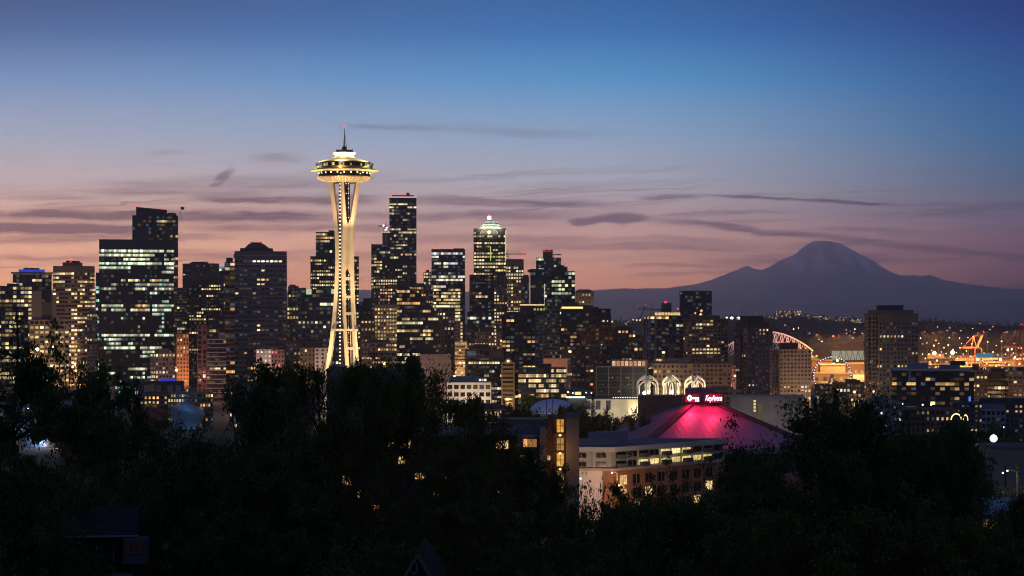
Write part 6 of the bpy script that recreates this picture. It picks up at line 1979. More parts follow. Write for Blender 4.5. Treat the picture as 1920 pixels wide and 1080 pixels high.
hu = (z_top - z_mid) / 2
for fl_ in range(2):
    zz = z_top - (fl_ + 1) * hu
    k = 0
    d = 2.5
    while d < RL - 4:
        lit = (12 < d < 50 and rngb.random() < .8) or rngb.random() < .08
        win_on(RDir, nr, d, d + 4.1, zz + .6, zz + hu - .45, lit, rngb.choice([(1.1, .85, .32, 1), (.8, .6, .2, 1), (.6, .42, .16, 1), (1.3, 1.05, .5, 1)]), -.78)
        c1 = O + RDir * (d + 4.7) + nr * -.6
        if fl_ == 0:
            MB().tube((c1.x, c1.y, z_mid), (c1.x, c1.y, z_top), .16, n=4).build('pale_pilaster', wallmat((.46, .44, .45)), blk)
        if k % 2 == 0:
            e0, e1 = O + RDir * d - nr * .7, O + RDir * (d + 3.4) - nr * .7
            mb = MB()
            mb.prism([(v_.x, v_.y) for v_ in (e0, e0 + nr * 1.5, e1 + nr * 1.5, e1)], zz + .35, zz + 1.5)
            mb.build('balcony', dg_, blk)
        d += 5.3
        k += 1
    for k, d in enumerate((2.2, 7.8, 12.2, 16.8, 22.0)):
        win_on(LDir, nl, d, d + (2.6 if k != 2 else 1.3), zz + .7, zz + hu - .6, k == 2, (1.4, 1.05, .25, 1), -.68)
    c1 = None
for d in (5.6, 11.0, 15.4, 20.6):
    c1 = O + LDir * d - nl * .55
    MB().tube((c1.x, c1.y, z_mid), (c1.x, c1.y, z_top), .14, n=4).build('pale_pilaster', wallmat((.46, .44, .45)), blk)
for fl_ in range(3):
    zz = z_mid - 1.2 - (fl_ + 1) * 4.0
    d = 3.0
    while d < RL - 5:
        lit = rngb.random() < (.16, .35, .5)[fl_]
        win_on(RDir, nr, d, d + 3.2, zz + .6, zz + 3.3, lit, rngb.choice([(1.0, .72, .3, 1), (.8, .5, .2, 1), (.45, .3, .12, 1)]), .1)
        d += 6.0
for k in range(2):
    win_on(LDir, nl, 17.4, 18.6, z_mid - 9 - k * 7, z_mid - 3.4 - k * 7, False, None, .1)
# street in front of the block with lamps and cars
rd = MB()
A = O + LDir * 60 + nl * 9
B_ = O + nl * 6 + nr * 6
C_ = O + RDir * 120 + nr * 9
for off0, off1, nm, mm, dz_ in ((0, 12, 'road', M_ASPHALT, .30), (-5, -.2, 'pavement', mat('paving', (.22, .21, .20)), .44)):
    r = MB()
    base = gz(600) + .5
    pts0 = [Vector((pc.x, Y, 0)) + A + nl * off0, Vector((pc.x, Y, 0)) + B_ + (nl + nr) * .6 * off0, Vector((pc.x, Y, 0)) + C_ + nr * off0]
    pts1 = [Vector((pc.x, Y, 0)) + A + nl * off1, Vector((pc.x, Y, 0)) + B_ + (nl + nr) * .6 * off1, Vector((pc.x, Y, 0)) + C_ + nr * off1]
    for i in range(2):
        q = [pts0[i], pts1[i], pts1[i + 1], pts0[i + 1]]
        r.prism([(v_.x, v_.y) for v_ in q], base - 3, base + dz_)
    tag(r.build(nm, mm), kind='structure')
GR = gz(600) + .8


def car(label, loc, rz, rgb, red=True):
    c_ = thing('parked_car', label, 'car', loc, rz, 'cars in the street by the brick block')
    b = MB()
    prof = [(-2.2, .35), (-2.2, .85), (-1.5, .95), (-.9, 1.42), (.7, 1.42), (1.35, .98), (2.15, .82), (2.2, .35)]
    n = len(prof)
    b.v = [(x, -.85, z) for x, z in prof] + [(x, .85, z) for x, z in prof]
    b.f = [tuple(range(n)), tuple(range(2 * n - 1, n - 1, -1))] + [(i, i + n, (i + 1) % n + n, (i + 1) % n) for i in range(n)]
    b.mi = [0] * len(b.f)
    b.build('body', mat('car_paint_%d' % int(rgb[0] * 100), rgb, .3), c_)
    for x in (-1.35, 1.35):
        for y in (-.86, .7):
            MB().tube((x, y, .33), (x, y + .16, .33), .33, n=12).build('wheel', M_BLACK, c_)
    for y in (-.6, .6):
        MB().box(-2.26, -2.19, y - .18, y + .18, .62, .8).build('tail_light', M_RED, c_)
        MB().box(2.16, 2.24, y - .18, y + .18, .58, .74).build('headlight', emit('headlamp', (1, .95, .85), 4), c_)
    MB().box(-1.0, .75, -.87, .87, 1.0, 1.34).build('side_window', M_DARKGLASS, c_)
    return c_


for i, (px_, dy_, rz, rgb, lab) in enumerate(((1152, -19, 2.1, (.35, .35, .36), 'silver car with glowing tail lights by the brick corner'), (1160, -21, 1.9, (.05, .05, .06), 'black car just right of the silver car by the brick corner'), (1178, -16, 1.0, (.25, .03, .03), 'dark red car on the street before the brick wall'), (1196, -8, 1.0, (.6, .6, .6), 'white car farthest along the brick wall'))):
    pp = at(px_, HY, Y + dy_)
    car(lab, (pp.x, Y + dy_, GR), rz, rgb)
for (px_, py_, Y_, lab) in ((1098, 899, 596, 'street lamp standing before the white wall of the brick block'), (1157, 888, 592, 'tall street lamp with a curved arm at the brick corner'), (1170, 912, 590, 'short street lamp glowing beside the parked cars')):
    pl = pole_lamp('street_lamp', px_, py_, Y_, lab, 1.5, M_WARM, None, arm=True)
for (px_, py_, Y_, pw, col_) in ((1112, 905, 594, 5600, (1, .68, .46)), (1160, 900, 592, 5200, (1, .55, .22)), (1200, 905, 596, 4600, (1, .60, .24)), (1240, 880, 640, 3600, (1, .6, .25))):
    pp = at(px_, py_, Y_)
    lamp('street_lamp_light', (pp.x, Y_ - 4, pp.z), pw, col_, .4)

# ---- brick apartment house deep among the middle trees
Y = 215.0
m = Y / F
p = at(790, HY, Y)
bh = thing('brick_house', 'dark red brick apartment house glimpsed through the middle trees with warm windows', 'building', (p.x, Y, gz(Y)))
X = lambda px_: (px_ - 790) * m
Z = lambda py_: CAMZ - (py_ - HY) * m - gz(Y)
MB().box(X(590), X(965), 0, 14, -3, Z(818)).build('wall', wallmat((.07, .028, .022)), bh)
MB().box(X(588), X(967), -.3, 14.3, Z(818), Z(814)).build('cornice', wallmat((.16, .14, .14)), bh)
for (x0, x1, y0, y1, c_) in ((725, 738, 826, 842, (1.3, .85, .3, 1)), (702, 711, 828, 842, (.9, .5, .2, 1)), (747, 770, 825, 840, (.5, .3, .15, 1)), (747, 765, 856, 869, (1.2, .75, .35, 1)), (642, 658, 892, 908, (1.5, .85, .28, 1)), (600, 611, 893, 905, (1.0, .5, .2, 1)), (586, 592, 893, 905, (1.0, .5, .2, 1)),
                            (671, 685, 920, 935, (1.4, .85, .3, 1)), (697, 710, 947, 962, (1.4, .65, .25, 1)), (828, 838, 885, 900, (1.2, .5, .2, 1)), (777, 798, 887, 898, (.9, .5, .2, 1)), (812, 822, 914, 928, (.9, .6, .3, 1)), (931, 953, 826, 841, (1.2, .7, .3, 1)), (934, 940, 921, 927, (.8, .7, .6, 1)), (680, 686, 1005, 1012, (.8, .5, .2, 1))):
    if x0 < 590:
        continue
    wn = MB().box(X(x0), X(x1), -.12, .02, Z(y1), Z(y0)).build('window', M_LIT, bh)
    wn.color = c_
    MB().box(X((x0 + x1) / 2) - .04, X((x0 + x1) / 2) + .04, -.18, -.12, Z(y1), Z(y0)).build('mullion', M_BLACK, wn)
    MB().box(X(x0) - .1, X(x1) + .1, -.3, .02, Z(y1) - .15, Z(y1) - .02).build('sill', wallmat((.2, .18, .17)), wn)

# ---- the small house at the lower left and a gable at the bottom edge
Y = 95.0
m = Y / F
p = at(185, HY, Y)
hs_ = thing('house', 'small dark house with a blue-grey shingle roof and a bay window', 'house', (p.x, Y, gz(Y)), math.radians(8))
X = lambda px_: (px_ - 185) * m
Z = lambda py_: CAMZ - (py_ - HY) * m - gz(Y)
MB().box(X(95), X(245), 0, 7, -2, Z(1003)).build('wall', wallmat((.016, .018, .026)), hs_)
rf = MB()
rf.prism([(X(85), -.5), (X(258), -.5), (X(258), 7.5), (X(85), 7.5)], Z(1003), Z(962), 0, [(X(88), 3.4), (X(255), 3.4), (X(255), 3.6), (X(88), 3.6)])
rf.build('roof', mat('blue_shingle', (.014, .017, .026), .9, 0, .3, 3), hs_)
MB().box(X(125), X(145), 2.5, 4, Z(985), Z(952)).build('chimney', wallmat((.13, .06, .05)), hs_)
MB().box(X(84), X(259), -.62, -.5, Z(1005), Z(1002)).build('gutter', wallmat((.16, .18, .22)), hs_)
bay = MB().prism([(X(232), -1.2), (X(272), -1.2), (X(278), .2), (X(228), .2)], Z(1052), Z(1007)).build('bay_window', wallmat((.06, .07, .09)), hs_)
for k in range(3):
    o = MB().box(X(236 + 12 * k), X(245 + 12 * k), -1.28, -1.18, Z(1034), Z(1010)).build('pane', M_LIT, bay)
    o.color = (.004, .003, .004, 1)
for x0, x1 in ((140, 149), (214, 217)):
    MB().box(X(x0), X(x1) - .12, -.1, -.02, Z(1055), Z(1018)).build('window_trim', wallmat((.14, .17, .21)), hs_)
MB().box(X(115), X(250), -3.2, 0, Z(1078), Z(1072)).build('porch_roof', mat('porch_roof', (.08, .09, .12), .8), hs_)
Y = 88.0
m = Y / F
p = at(783, HY, Y)
gb = thing('gabled_house', 'dark gable with pale trim and a round ornament at the bottom edge', 'house', (p.x, Y, gz(Y)))
X = lambda px_: (px_ - 783) * m
Z = lambda py_: CAMZ - (py_ - HY) * m - gz(Y)
g = MB()
g.v = [(X(742), 0, Z(1110)), (X(824), 0, Z(1110)), (X(783), 0, Z(1042)), (X(742), 8, Z(1110)), (X(824), 8, Z(1110)), (X(783), 8, Z(1042))]
g.f = [(0, 1, 2), (5, 4, 3), (0, 2, 5, 3), (2, 1, 4, 5), (0, 3, 4, 1)]
g.mi = [0] * 5
g.build('roof', wallmat((.015, .017, .022)), gb)
MB().box(X(745), X(821), .3, 7.8, -2, Z(1110)).build('wall', wallmat((.06, .065, .08)), gb)
t_ = MB()
t_.tube((X(741), -.1, Z(1111)), (X(783), -.1, Z(1041)), .09, n=4)
t_.tube((X(825), -.1, Z(1111)), (X(783), -.1, Z(1041)), .09, n=4)
t_.path([(X(776 + 7 * math.cos(q / 10 * 6.2832)), -.15, Z(1064 + 11 * math.sin(q / 10 * 6.2832))) for q in range(11)], .06, 4)
t_.build('gable_trim', wallmat((.09, .088, .085)), gb)
Y = 190.0
m = Y / F
p = at(965, HY, Y)
fr_ = thing('flat_roofed_house', 'flat blue-lit roof showing between the dark lower trees', 'house', (p.x, Y, gz(Y)), .1)
H_ = CAMZ - (985 - HY) * m - gz(Y)
MB().box(-4.5, 4.5, 0, 9, -2, H_).build('wall', wallmat((.14, .13, .15)), fr_)
MB().box(-4.8, 4.8, -.3, 9.3, H_, H_ + .35).build('roof', mat('blue_lit_felt', (.18, .26, .40), .8, 0, .2, .6), fr_)  # bluish light on the roof is put into its base colour
MB().box(-1, 0, 3, 4, H_ + .35, H_ + 1.2).build('roof_hatch', wallmat((.3, .3, .33)), fr_)
for k in range(3):
    o = MB().box(-3.6 + 2.6 * k, -2.2 + 2.6 * k, -.06, .02, H_ - 2.2, H_ - .9).build('window', M_LIT, fr_)
    o.color = (.5, .3, .14, 1) if k == 0 else (.02, .02, .03, 1)

# ---- right edge: big blank wall, blue roof and street below
Y = 330.0
m = Y / F
p = at(1905, HY, Y)
rb = thing('rowhouse', 'grey blank-walled building beside the glowing white lamp at right', 'building', (p.x, Y, gz(Y)))
H_ = CAMZ - (846 - HY) * m - gz(Y)
MB().box(-2.2, 8, 6, 16, -3, H_).build('wall', wallmat((.19, .18, .19)), rb)
MB().box(-2.4, 8.2, 5.8, 16.2, H_, H_ + .4).build('coping', wallmat((.12, .12, .14)), rb)
MB().tube((-.3, 5.7, H_ - 6), (-.3, 5.7, H_ - 2.5), .1, n=5).build('service_pole', M_BLACK, rb)
Y = 230.0
m = Y / F
p = at(1880, HY, Y)
rh = thing('house', 'pale house with a blue roof at the lower right below the yellow lit bush', 'house', (p.x, Y, gz(Y)), -.1)
H_ = CAMZ - (966 - HY) * m - gz(Y)
MB().box(-3.2, 6, 0, 8, -3, H_).build('wall', wallmat((.30, .27, .27)), rh)
MB().prism([(-3.6, -.5), (6.4, -.5), (6.4, 8.5), (-3.6, 8.5)], H_, H_ + 1.6, 0, [(-3.6, 3.8), (6.4, 3.8), (6.4, 4.2), (-3.6, 4.2)]).build('roof', mat('slate_blue_roof', (.17, .23, .34), .8, 0, .2, .8), rh)
o = MB().box(-2, -.6, -.08, .02, H_ - 2.0, H_ - .5).build('window', M_LIT, rh)
o.color = (.3, .15, .08, 1)
pole_lamp('flood_lamp', 1863, 822, 520, 'glaring bluish white lamp at the right, brightest in the park', 7.0, emit('glare_cool_lamp', (.85, .97, 1), 5), None)
p = at(1863, 822, 515)
lamp('flood_lamp_light', (p.x, 512, p.z), 2500, (.75, .9, 1), .6)
pole_lamp('street_lamp', 1899, 890, 300, 'street lamp with white head above the yellow lit bush', 1.6, M_COOL, None, arm=True)
pole_lamp('street_lamp', 1907, 886, 310, 'second street lamp right of the one above the yellow lit bush', 1.6, M_WARM, None, arm=True)
p = at(1900, 892, 305)
lamp('street_lamp_light', (p.x, 303, p.z + .4), 900, (1, .78, .3), .3)
pole_lamp('park_lamp', 1841, 805, 760, 'small white lamp left of the glaring park lamp', 1.3, M_COOL, None)
pole_lamp('park_lamp', 1882, 801, 780, 'small white lamp above the glaring park lamp', 1.0, M_COOL, None)
# glowing round arch of an entrance sign
Y = 985.0
m = Y / F
p = at(1793, HY, Y)
sg = thing('arch_sign', 'glowing amber arched entrance sign beyond the right park trees', 'sign', (p.x, Y, gz(Y)))
zs = CAMZ - (787 - HY) * m - gz(Y)
a = MB()
a.path([(9.5 * m * math.cos(math.pi * k / 16), 0, zs + 11 * m * math.sin(math.pi * k / 16)) for k in range(17)], 1.1 * m, 6)
a.build('lit_arch', emit('amber_arch_light', (1, .72, .3), 2.2), sg)
for sx in (-1, 1):
    MB().tube((sx * 9.5 * m, 0, 0), (sx * 9.5 * m, 0, zs), .3, n=6).build('post', M_BLACK, sg)
sg2 = copy_tree(sg)
tag(sg2, 'smaller dimmer amber arched sign right of the large one', 'sign')
sg2.scale = (.45, 1, .98)
sg2.location.x += 17.5 * m
# kiosk with white canopy in the park
Y = 1200.0
m = Y / F
p = at(1083, HY, Y)
kk = thing('park_kiosk', 'small park kiosk with a glowing white canopy and teal roof', 'kiosk', (p.x, Y, gz(Y)))
H_ = CAMZ - (741 - HY) * m - gz(Y)
MB().box(-5, 5, 0, 6, -2, H_ - 1).build('wall', wallmat((.2, .2, .18)), kk)
MB().box(-6.5, 4, -2.5, 0, H_ - 1.5, H_ - .6).build('lit_canopy', emit('white_canopy_light', (.85, 1, .9), 1.2), kk)
MB().prism([(-7, -.5), (7, -.5), (7, 6.5), (-7, 6.5)], H_ + 2, H_ + 4, 0, [(-3, 2), (3, 2), (3, 4), (-3, 4)]).build('teal_roof', wallmat((.03, .10, .12)), kk)
o = MB().box(-1.5, 2, -.1, .05, H_ + .2, H_ + 1.9).build('window', M_LIT, kk)
o.color = (1.2, .9, .35, 1)
for (x_, y_) in ((1074, 737), (1099, 736), (1109, 737), (1065, 735)):
    pole_lamp('park_lamp', x_, y_, 1190, 'white globe lamp by the teal-roofed kiosk', 1.1, M_WARM, 'globe lamps by the kiosk')
# street lamps among the city blocks that light the lower walls
for (x_, y_, Y_, r_, lab) in ((331, 694, 1690, 2.6, 'orange street lamp burning at the foot of the orange lit tower'), (70, 655, 1740, 3.4, 'blazing warm lamp on the beige stepped block at left'), (721, 682, 1560, 2.4, 'orange lamp over the treetops beside the long pinkish brown building'),
                            (141, 683, 2050, 2.0, 'warm lamp at the foot of the tan tower'), (152, 722, 1400, 2.2, 'red-orange shop light behind the left trees'), (1068, 659, 1680, 2.0, 'warm round lamp between the dark brick blocks'), (1378, 705, 1500, 1.8, 'white lamp in the gap between two towers'), (1602, 735, 1460, 2.4, 'amber lamp at the foot of the lone tall tower'),
                            (1638, 734, 1460, 1.6, 'second amber lamp at the foot of the lone tall tower'), (1672, 757, 1200, 1.4, 'warm lamp before the dark modern building'), (1681, 756, 1200, 1.5, 'warm lamp second of the row before the dark modern building'), (1692, 757, 1200, 1.4, 'warm lamp third of the row before the dark modern building'), (1730, 759, 1180, 1.4, 'warm lamp under the right part of the dark modern building'), (1746, 759, 1180, 1.4, 'warm lamp farthest right under the dark modern building'),
                            (1353, 745, 1240, 1.2, 'small lamp just right of the pink sign lettering'), (1337, 735, 1270, 1.2, 'small warm lamp behind the pink sign lettering'), (160, 752, 1300, 1.0, 'small white lamp behind the far left branches'), (52, 766, 1250, 1.2, 'white shop light low at left'), (29, 806, 1000, 1.3, 'white lamp low at the far left edge'),
                            (142, 808, 500, 1.4, 'violet lamp inside the dark left trees'), (441, 749, 900, 1.4, 'cyan white lamp shining through the middle-left tree'), (605, 705, 1250, 2.0, 'warm lamp at the foot of the needle seen between leaves')):
    mm = emit('violet_lamp', (.4, .2, 1), 4) if 'violet' in lab else (M_COOL if ('white' in lab or 'cyan' in lab) else (M_AMBER if ('orange' in lab or 'amber' in lab) else M_WARM))
    pole_lamp('street_lamp', x_, y_, Y_, lab, r_, mm, None)
for (x_, Y_, zz, pw, col_) in ((70, 1755, 16, 60000, (1, .62, .3)), (138, 2040, 14, 130000, (1, .52, .22)), (721, 1560, 14, 50000, (1, .55, .3)), (860, 1690, 14, 60000, (1, .6, .28)), (1052, 1680, 10, 30000, (1, .5, .3)), (1370, 1570, 14, 25000, (1, .5, .25)),
                              (505, 1490, 14, 40000, (1, .62, .45)), (600, 1480, 16, 50000, (1, .62, .42)), (820, 1490, 14, 30000, (1, .62, .42)), (953, 1350, 14, 16000, (1, .62, .26)), (880, 1220, 16, 20000, (1, .78, .58)), (905, 1215, 14, 12000, (1, .78, .58)), (1140, 1255, 10, 9000, (1, .85, .55)), (1180, 1255, 10, 9000, (1, .8, .5)), (1110, 1255, 10, 6000, (1, .9, .75)),
                              (310, 1660, 14, 5000, (1, .6, .35)), (1480, 1470, 12, 9000, (1, .6, .32)), (1530, 1480, 14, 12000, (1, .52, .2)), (1610, 1460, 10, 18000, (1, .6, .25)), (1640, 1450, 20, 16000, (.9, .8, .7)), (1420, 1170, 8, 7000, (1, .7, .3)), (760, 2200, 20, 60000, (1, .6, .35)), (1320, 1400, 12, 20000, (1, .6, .32)), (1250, 1430, 14, 20000, (1, .62, .35)),
                              (1860, 1320, 14, 20000, (1, .55, .25)), (1910, 1320, 14, 22000, (1, .55, .25)), (380, 1660, 18, 26000, (1, .4, .3)), (720, 1850, 14, 50000, (1, .6, .3)), (1100, 2600, 40, 90000, (1, .65, .3)), (960, 2450, 30, 60000, (1, .62, .3)), (920, 950, 10, 3500, (.9, .85, .3)), (1120, 960, 9, 3000, (.95, .9, .35)), (1180, 980, 8, 2600, (.95, .85, .35))):
    p = at(x_, HY, Y_)
    lamp('street_lamp_light', (p.x, Y_, gz(Y_, x_) + zz), pw, col_, .1)
p = at(342, HY, 1722)
lamp('street_lamp_light', (p.x, 1722, gz(1722) + 5), 70000, (1, .44, .18), .1, (p.x + 1, 1750, gz(1750) + 42), 100, .5)


# ================================================================== trees
def leaf_material(name, a, b, s=.6):
    if name in MATS:
        return MATS[name]
    m = bpy.data.materials.new(name)
    m.use_nodes = True
    t = NT(m.node_tree)
    tc = t.n('ShaderNodeTexCoord').outputs['Object']
    nz = t.noise(tc, s, 3, .6)
    n2 = t.noise(tc, s * 9, 1)
    col = t.mix(t.smooth(t.m('ADD', t.m('MULTIPLY', nz, .7), t.m('MULTIPLY', n2, .3)), .38, .62), a + (1,), b + (1,))
    d = t.n('ShaderNodeBsdfDiffuse')
    t.link(col, d.inputs[0])
    tr = t.n('ShaderNodeBsdfTranslucent')
    t.link(col, tr.inputs[0])
    mx = t.n('ShaderNodeMixShader')
    mx.inputs[0].default_value = .25
    t.link(d.outputs[0], mx.inputs[1])
    t.link(tr.outputs[0], mx.inputs[2])
    o = t.n('ShaderNodeOutputMaterial')
    t.link(mx.outputs[0], o.inputs[0])
    MATS[name] = m
    return m


BARK = mat('bark', (.045, .038, .032), .95, 0, .3, 3)
LEAF = [leaf_material('leaf_dark_green', (.030, .062, .024), (.090, .140, .046)), leaf_material('leaf_olive', (.055, .070, .022), (.14, .145, .042)), leaf_material('leaf_autumn', (.060, .045, .014), (.12, .075, .02)), leaf_material('needle_green', (.020, .032, .025), (.04, .058, .04))]


def leaves_mesh(name, centers, size, m, seed, droop=.3, asp=.55):
    rng = np.random.default_rng(seed)
    n = len(centers)
    d = rng.normal(size=(n, 3))
    d[:, 2] -= droop
    d /= np.linalg.norm(d, axis=1)[:, None]
    r = rng.normal(size=(n, 3))
    s = np.cross(d, r)
    s /= np.linalg.norm(s, axis=1)[:, None]
    L = size * rng.uniform(.65, 1.3, n)[:, None]
    w_ = L * asp * .5
    nrm = np.cross(d, s)
    mid = centers + d * L * .45 + nrm * L * .10
    v = np.stack([centers, mid + s * w_, centers + d * L, mid - s * w_], 1).reshape(-1, 3)
    me = bpy.data.meshes.new(name)
    me.vertices.add(4 * n)
    me.vertices.foreach_set('co', v.astype(np.float32).ravel())
    me.loops.add(4 * n)
    me.loops.foreach_set('vertex_index', np.arange(4 * n, dtype=np.int32))
    me.polygons.add(n)
    me.polygons.foreach_set('loop_start', np.arange(0, 4 * n, 4, dtype=np.int32))
    me.polygons.foreach_set('loop_total', np.full(n, 4, dtype=np.int32))
    me.materials.append(m)
    me.update(calc_edges=True)
    return me


def deciduous(seed, H, R, nleaf, leaf, m, base=.22, layered=False, airy=1.0, thin=1.0, name='deciduous_tree'):
    """tapered trunk, limbs, boughs and twigs; the leaves hang in clumps about the twigs"""
    rng = random.Random(seed)
    wood = MB()
    tips = []

    def bough(p, d, L, r, lvl):
        n = 3
        q = Vector(p)
        dd = Vector(d)
        for k in range(n):
            dd = (dd + Vector((rng.gauss(0, .16), rng.gauss(0, .16), rng.gauss(.02 if not layered else -.02, .10)))).normalized()
            e = q + dd * (L / n)
            wood.tube(q, e, r * (1 - k / n * .6), r * (1 - (k + 1) / n * .6), 5 if lvl < 2 else 3, cap=False)
            if lvl < 3:
                for _ in range((3, 3, 2)[lvl] if k else (1, 2, 2)[lvl]):
                    side = Vector((rng.gauss(0, 1), rng.gauss(0, 1), rng.gauss(.1 if not layered else -.05, .5 if not layered else .22))).normalized()
                    bough(e if k == n - 1 else q.lerp(e, rng.random()), (dd * .8 + side * .9).normalized(), L * rng.uniform(.38, .58), r * .45, lvl + 1)
            else:
                tips.append(e.copy())
            q = e
        if lvl >= 2:
            tips.append(q.copy())
    p = Vector((0, 0, -1))
    r = H * .018
    nseg = 9
    for k in range(nseg):
        t = (k + 1) / nseg
        e = Vector((rng.gauss(0, .02 * H) * t, rng.gauss(0, .02 * H) * t, H * .86 * t))
        wood.tube(p, e, r * (1 - k / nseg * .8), r * (1 - (k + 1) / nseg * .8), 8, cap=False)
        if t > base:
            f = (t - base) / (1 - base)
            env = math.sin(min(1, f * .80 + .24) * math.pi) ** .6
            for j in range(4 if k < nseg - 1 else 5):
                a = (k * 2.4 + j * 1.65 + rng.uniform(-.4, .4))
                el = rng.uniform(.15, .5) + f * .6 if not layered else rng.uniform(-.02, .25)
                d = Vector((math.cos(a) * math.cos(el), math.sin(a) * math.cos(el), math.sin(el)))
                bough(p.lerp(e, rng.random()), d, R * env * rng.uniform(.6, 1.0), r * .42 * (1 - f * .5), 1)
        p = e
    T = np.array([tuple(t) for t in tips])
    rg = np.random.default_rng(seed)
    T = T[rg.random(len(T)) < airy]
    rr = np.hypot(T[:, 0], T[:, 1])
    Rq = np.quantile(rr, .95)
    w_ = (.12 + np.minimum(rr / Rq, 1.1) ** 1.6) * rg.uniform(.3, 1.7, len(T))   # foliage sits at the ends of the boughs
    gap = vnoise(T[:, 0] / 2.6 + 50, (T[:, 1] * .6 + T[:, 2]) / 2.6 + 50, seed, 2)
    w_ *= np.clip(.7 + gap * 3.0, .03, 2.4)
    w_ *= np.where(T[:, 2] < .62 * H, thin, 1.0)
    cnt = np.random.default_rng(seed + 3).poisson(w_ / w_.sum() * nleaf)
    idx = np.repeat(np.arange(len(T)), cnt)
    sp = R * .042
    off = rg.normal(size=(len(idx), 3)) * sp * np.array([1.15, 1.15, .7 if not layered else .32])
    cen = T[idx] + off
    root = thing(name, 'x', 'tree')
    wood.build('trunk', BARK, root)
    cr = bpy.data.objects.new('crown', leaves_mesh('crown', cen, leaf, m, seed + 1))
    COL.objects.link(cr)
    cr.parent = root
    return root


def conifer(seed, H, R, m, sz=.35, dens=1.0):
    rng = random.Random(seed)
    wood = MB().tube((0, 0, -1), (0, 0, H * .97), H * .016, .03, 7)
    pts = []
    n = int(H * 2.2)
    for k in range(n):
        t = k / n
        z = H * (.06 + .93 * t)
        L = R * (1 - t) ** .8 * rng.uniform(.75, 1.12) + .15
        for j in range(6):
            a = j * 1.047 + k * 1.3 + rng.uniform(-.25, .25)
            tip = Vector((math.cos(a) * L, math.sin(a) * L, z - L * .22))
            wood.tube((0, 0, z), tip, .04, .012, 3, cap=False)
            for q in range(int(9 * dens * (L / R) + 3)):
                f = rng.uniform(.15, 1.02)
                b = Vector((0, 0, z)).lerp(tip, f)
                wv = L * .20 * (1.1 - f * .6)
                pts.append((b.x + rng.gauss(0, wv), b.y + rng.gauss(0, wv), b.z - abs(rng.gauss(0, .12)) + rng.gauss(0, .05)))
    root = thing('fir_tree', 'x', 'tree')
    wood.build('trunk', BARK, root)
    cr = bpy.data.objects.new('crown', leaves_mesh('crown', np.array(pts), sz, m, seed + 1, .9, .42))
    COL.objects.link(cr)
    cr.parent = root
    return root


USED = set()


def extent(proto):
    cr = [c_ for c_ in proto.children if c_.name.startswith('crown')][0]
    n = len(cr.data.vertices)
    co = np.zeros(n * 3, dtype=np.float32)
    cr.data.vertices.foreach_get('co', co)
    co = co.reshape(-1, 3)
    r = np.hypot(co[:, 0], co[:, 1])
    return float(np.quantile(co[:, 2], .9985)), float(np.quantile(r, .94))


def plant(proto, label, px_, Y, ytop, wpx, rz=0.0, group=None, cat='tree'):
    """wpx: how wide the crown looks, in photo pixels"""
    H, R = extent(proto)
    if Y < 160:
        Y = min(200, Y * 1.6)                                      # stands well down the slope
    if proto.name in USED:
        o = copy_tree(proto)
        if 'group' in o.keys():
            del o['group']
    else:
        o = proto
        USED.add(proto.name)
    p = at(px_, ytop, Y)
    zb = gz(Y)
    k = (p.z - zb) / H
    o.location = (p.x, Y, zb)
    kr = wpx / 2 * Y / F / R
    o.scale = (kr, kr, k)
    o.rotation_euler = (0, 0, rz)
    tag(o, label, cat, group)
    return o


T1 = deciduous(101, 20, 7.0, 52000, .28, LEAF[0], .25, True, .8)
T2 = deciduous(202, 20, 7.6, 60000, .30, LEAF[0], .14)
T3 = deciduous(303, 20, 6.4, 44000, .23, LEAF[1], .12, False, .9, .42)
T9 = deciduous(919, 20, 7.2, 30000, .24, LEAF[1], .10, False, .9)
T4 = deciduous(404, 20, 8.4, 68000, .31, LEAF[0], .10)
T5 = deciduous(505, 12, 6.0, 50000, .28, LEAF[1], .06)
T6 = deciduous(606, 12, 6.4, 12000, .60, LEAF[1], .1)
T7 = deciduous(707, 12, 5.6, 12000, .60, LEAF[0], .1)
T8 = deciduous(808, 6, 2.4, 2600, .20, LEAF[0], .3, False, .7)
C1 = conifer(11, 20, 4.2, LEAF[3], .5, 2.2)
C2 = conifer(12, 20, 3.4, LEAF[3], .45, 2.0)
# the near slope, left to right
plant(T1, 'tall dark tree with flat layered boughs at the left frame edge', 25, 58, 598, 300, .4)
plant(T1, 'layered dark tree reaching over the lower left museum hall', 150, 72, 688, 240, 2.3)
plant(T1, 'thin layered tree before the black glass tower', 205, 84, 703, 190, 4.0)
plant(C1, 'dark pointed fir left of the wine-red hall', 203, 112, 742, 130, .3)
plant(C2, 'second dark fir just right of the first, before the wine-red hall', 256, 118, 743, 130, 1.0)
plant(T2, 'big leafy tree left of the needle with an uneven clumped crown', 480, 82, 690, 300, .9)
plant(T3, 'feathery tree directly below the needle', 590, 92, 683, 240, 2.2)
plant(T3, 'broad dark tree below and right of the needle', 685, 96, 680, 200, 3.4)
plant(T9, 'tall feathery tree topping out below the sloping black tower', 775, 240, 664, 240, .1)
plant(T3, 'feathery olive tree before the white three-storey building', 880, 245, 745, 210, 4.1)
plant(T2, 'dark tree before the lit stair shaft', 985, 118, 846, 190, 5.2)
plant(T9, 'airy tree before the lit windows of the dark brick house', 770, 110, 715, 250, 2.0)
plant(T9, 'airy olive tree before the right end of the dark brick house', 895, 116, 775, 230, 5.0)
plant(T9, 'airy tree rising from the bottom edge right of the gable', 840, 92, 850, 230, 3.6)
plant(T8, 'small sprig-like young tree before the white wall of the brick block', 1128, 78, 893, 100, .5)
plant(T8, 'second sprig-like young tree right of the lit stair shaft', 1062, 82, 900, 90, 2.5)
plant(T5, 'rounded olive tree low before the brick block', 1238, 150, 886, 200, 1.2)
plant(T5, 'rounded dark olive tree at the bottom middle', 1160, 120, 918, 280, 3.1)
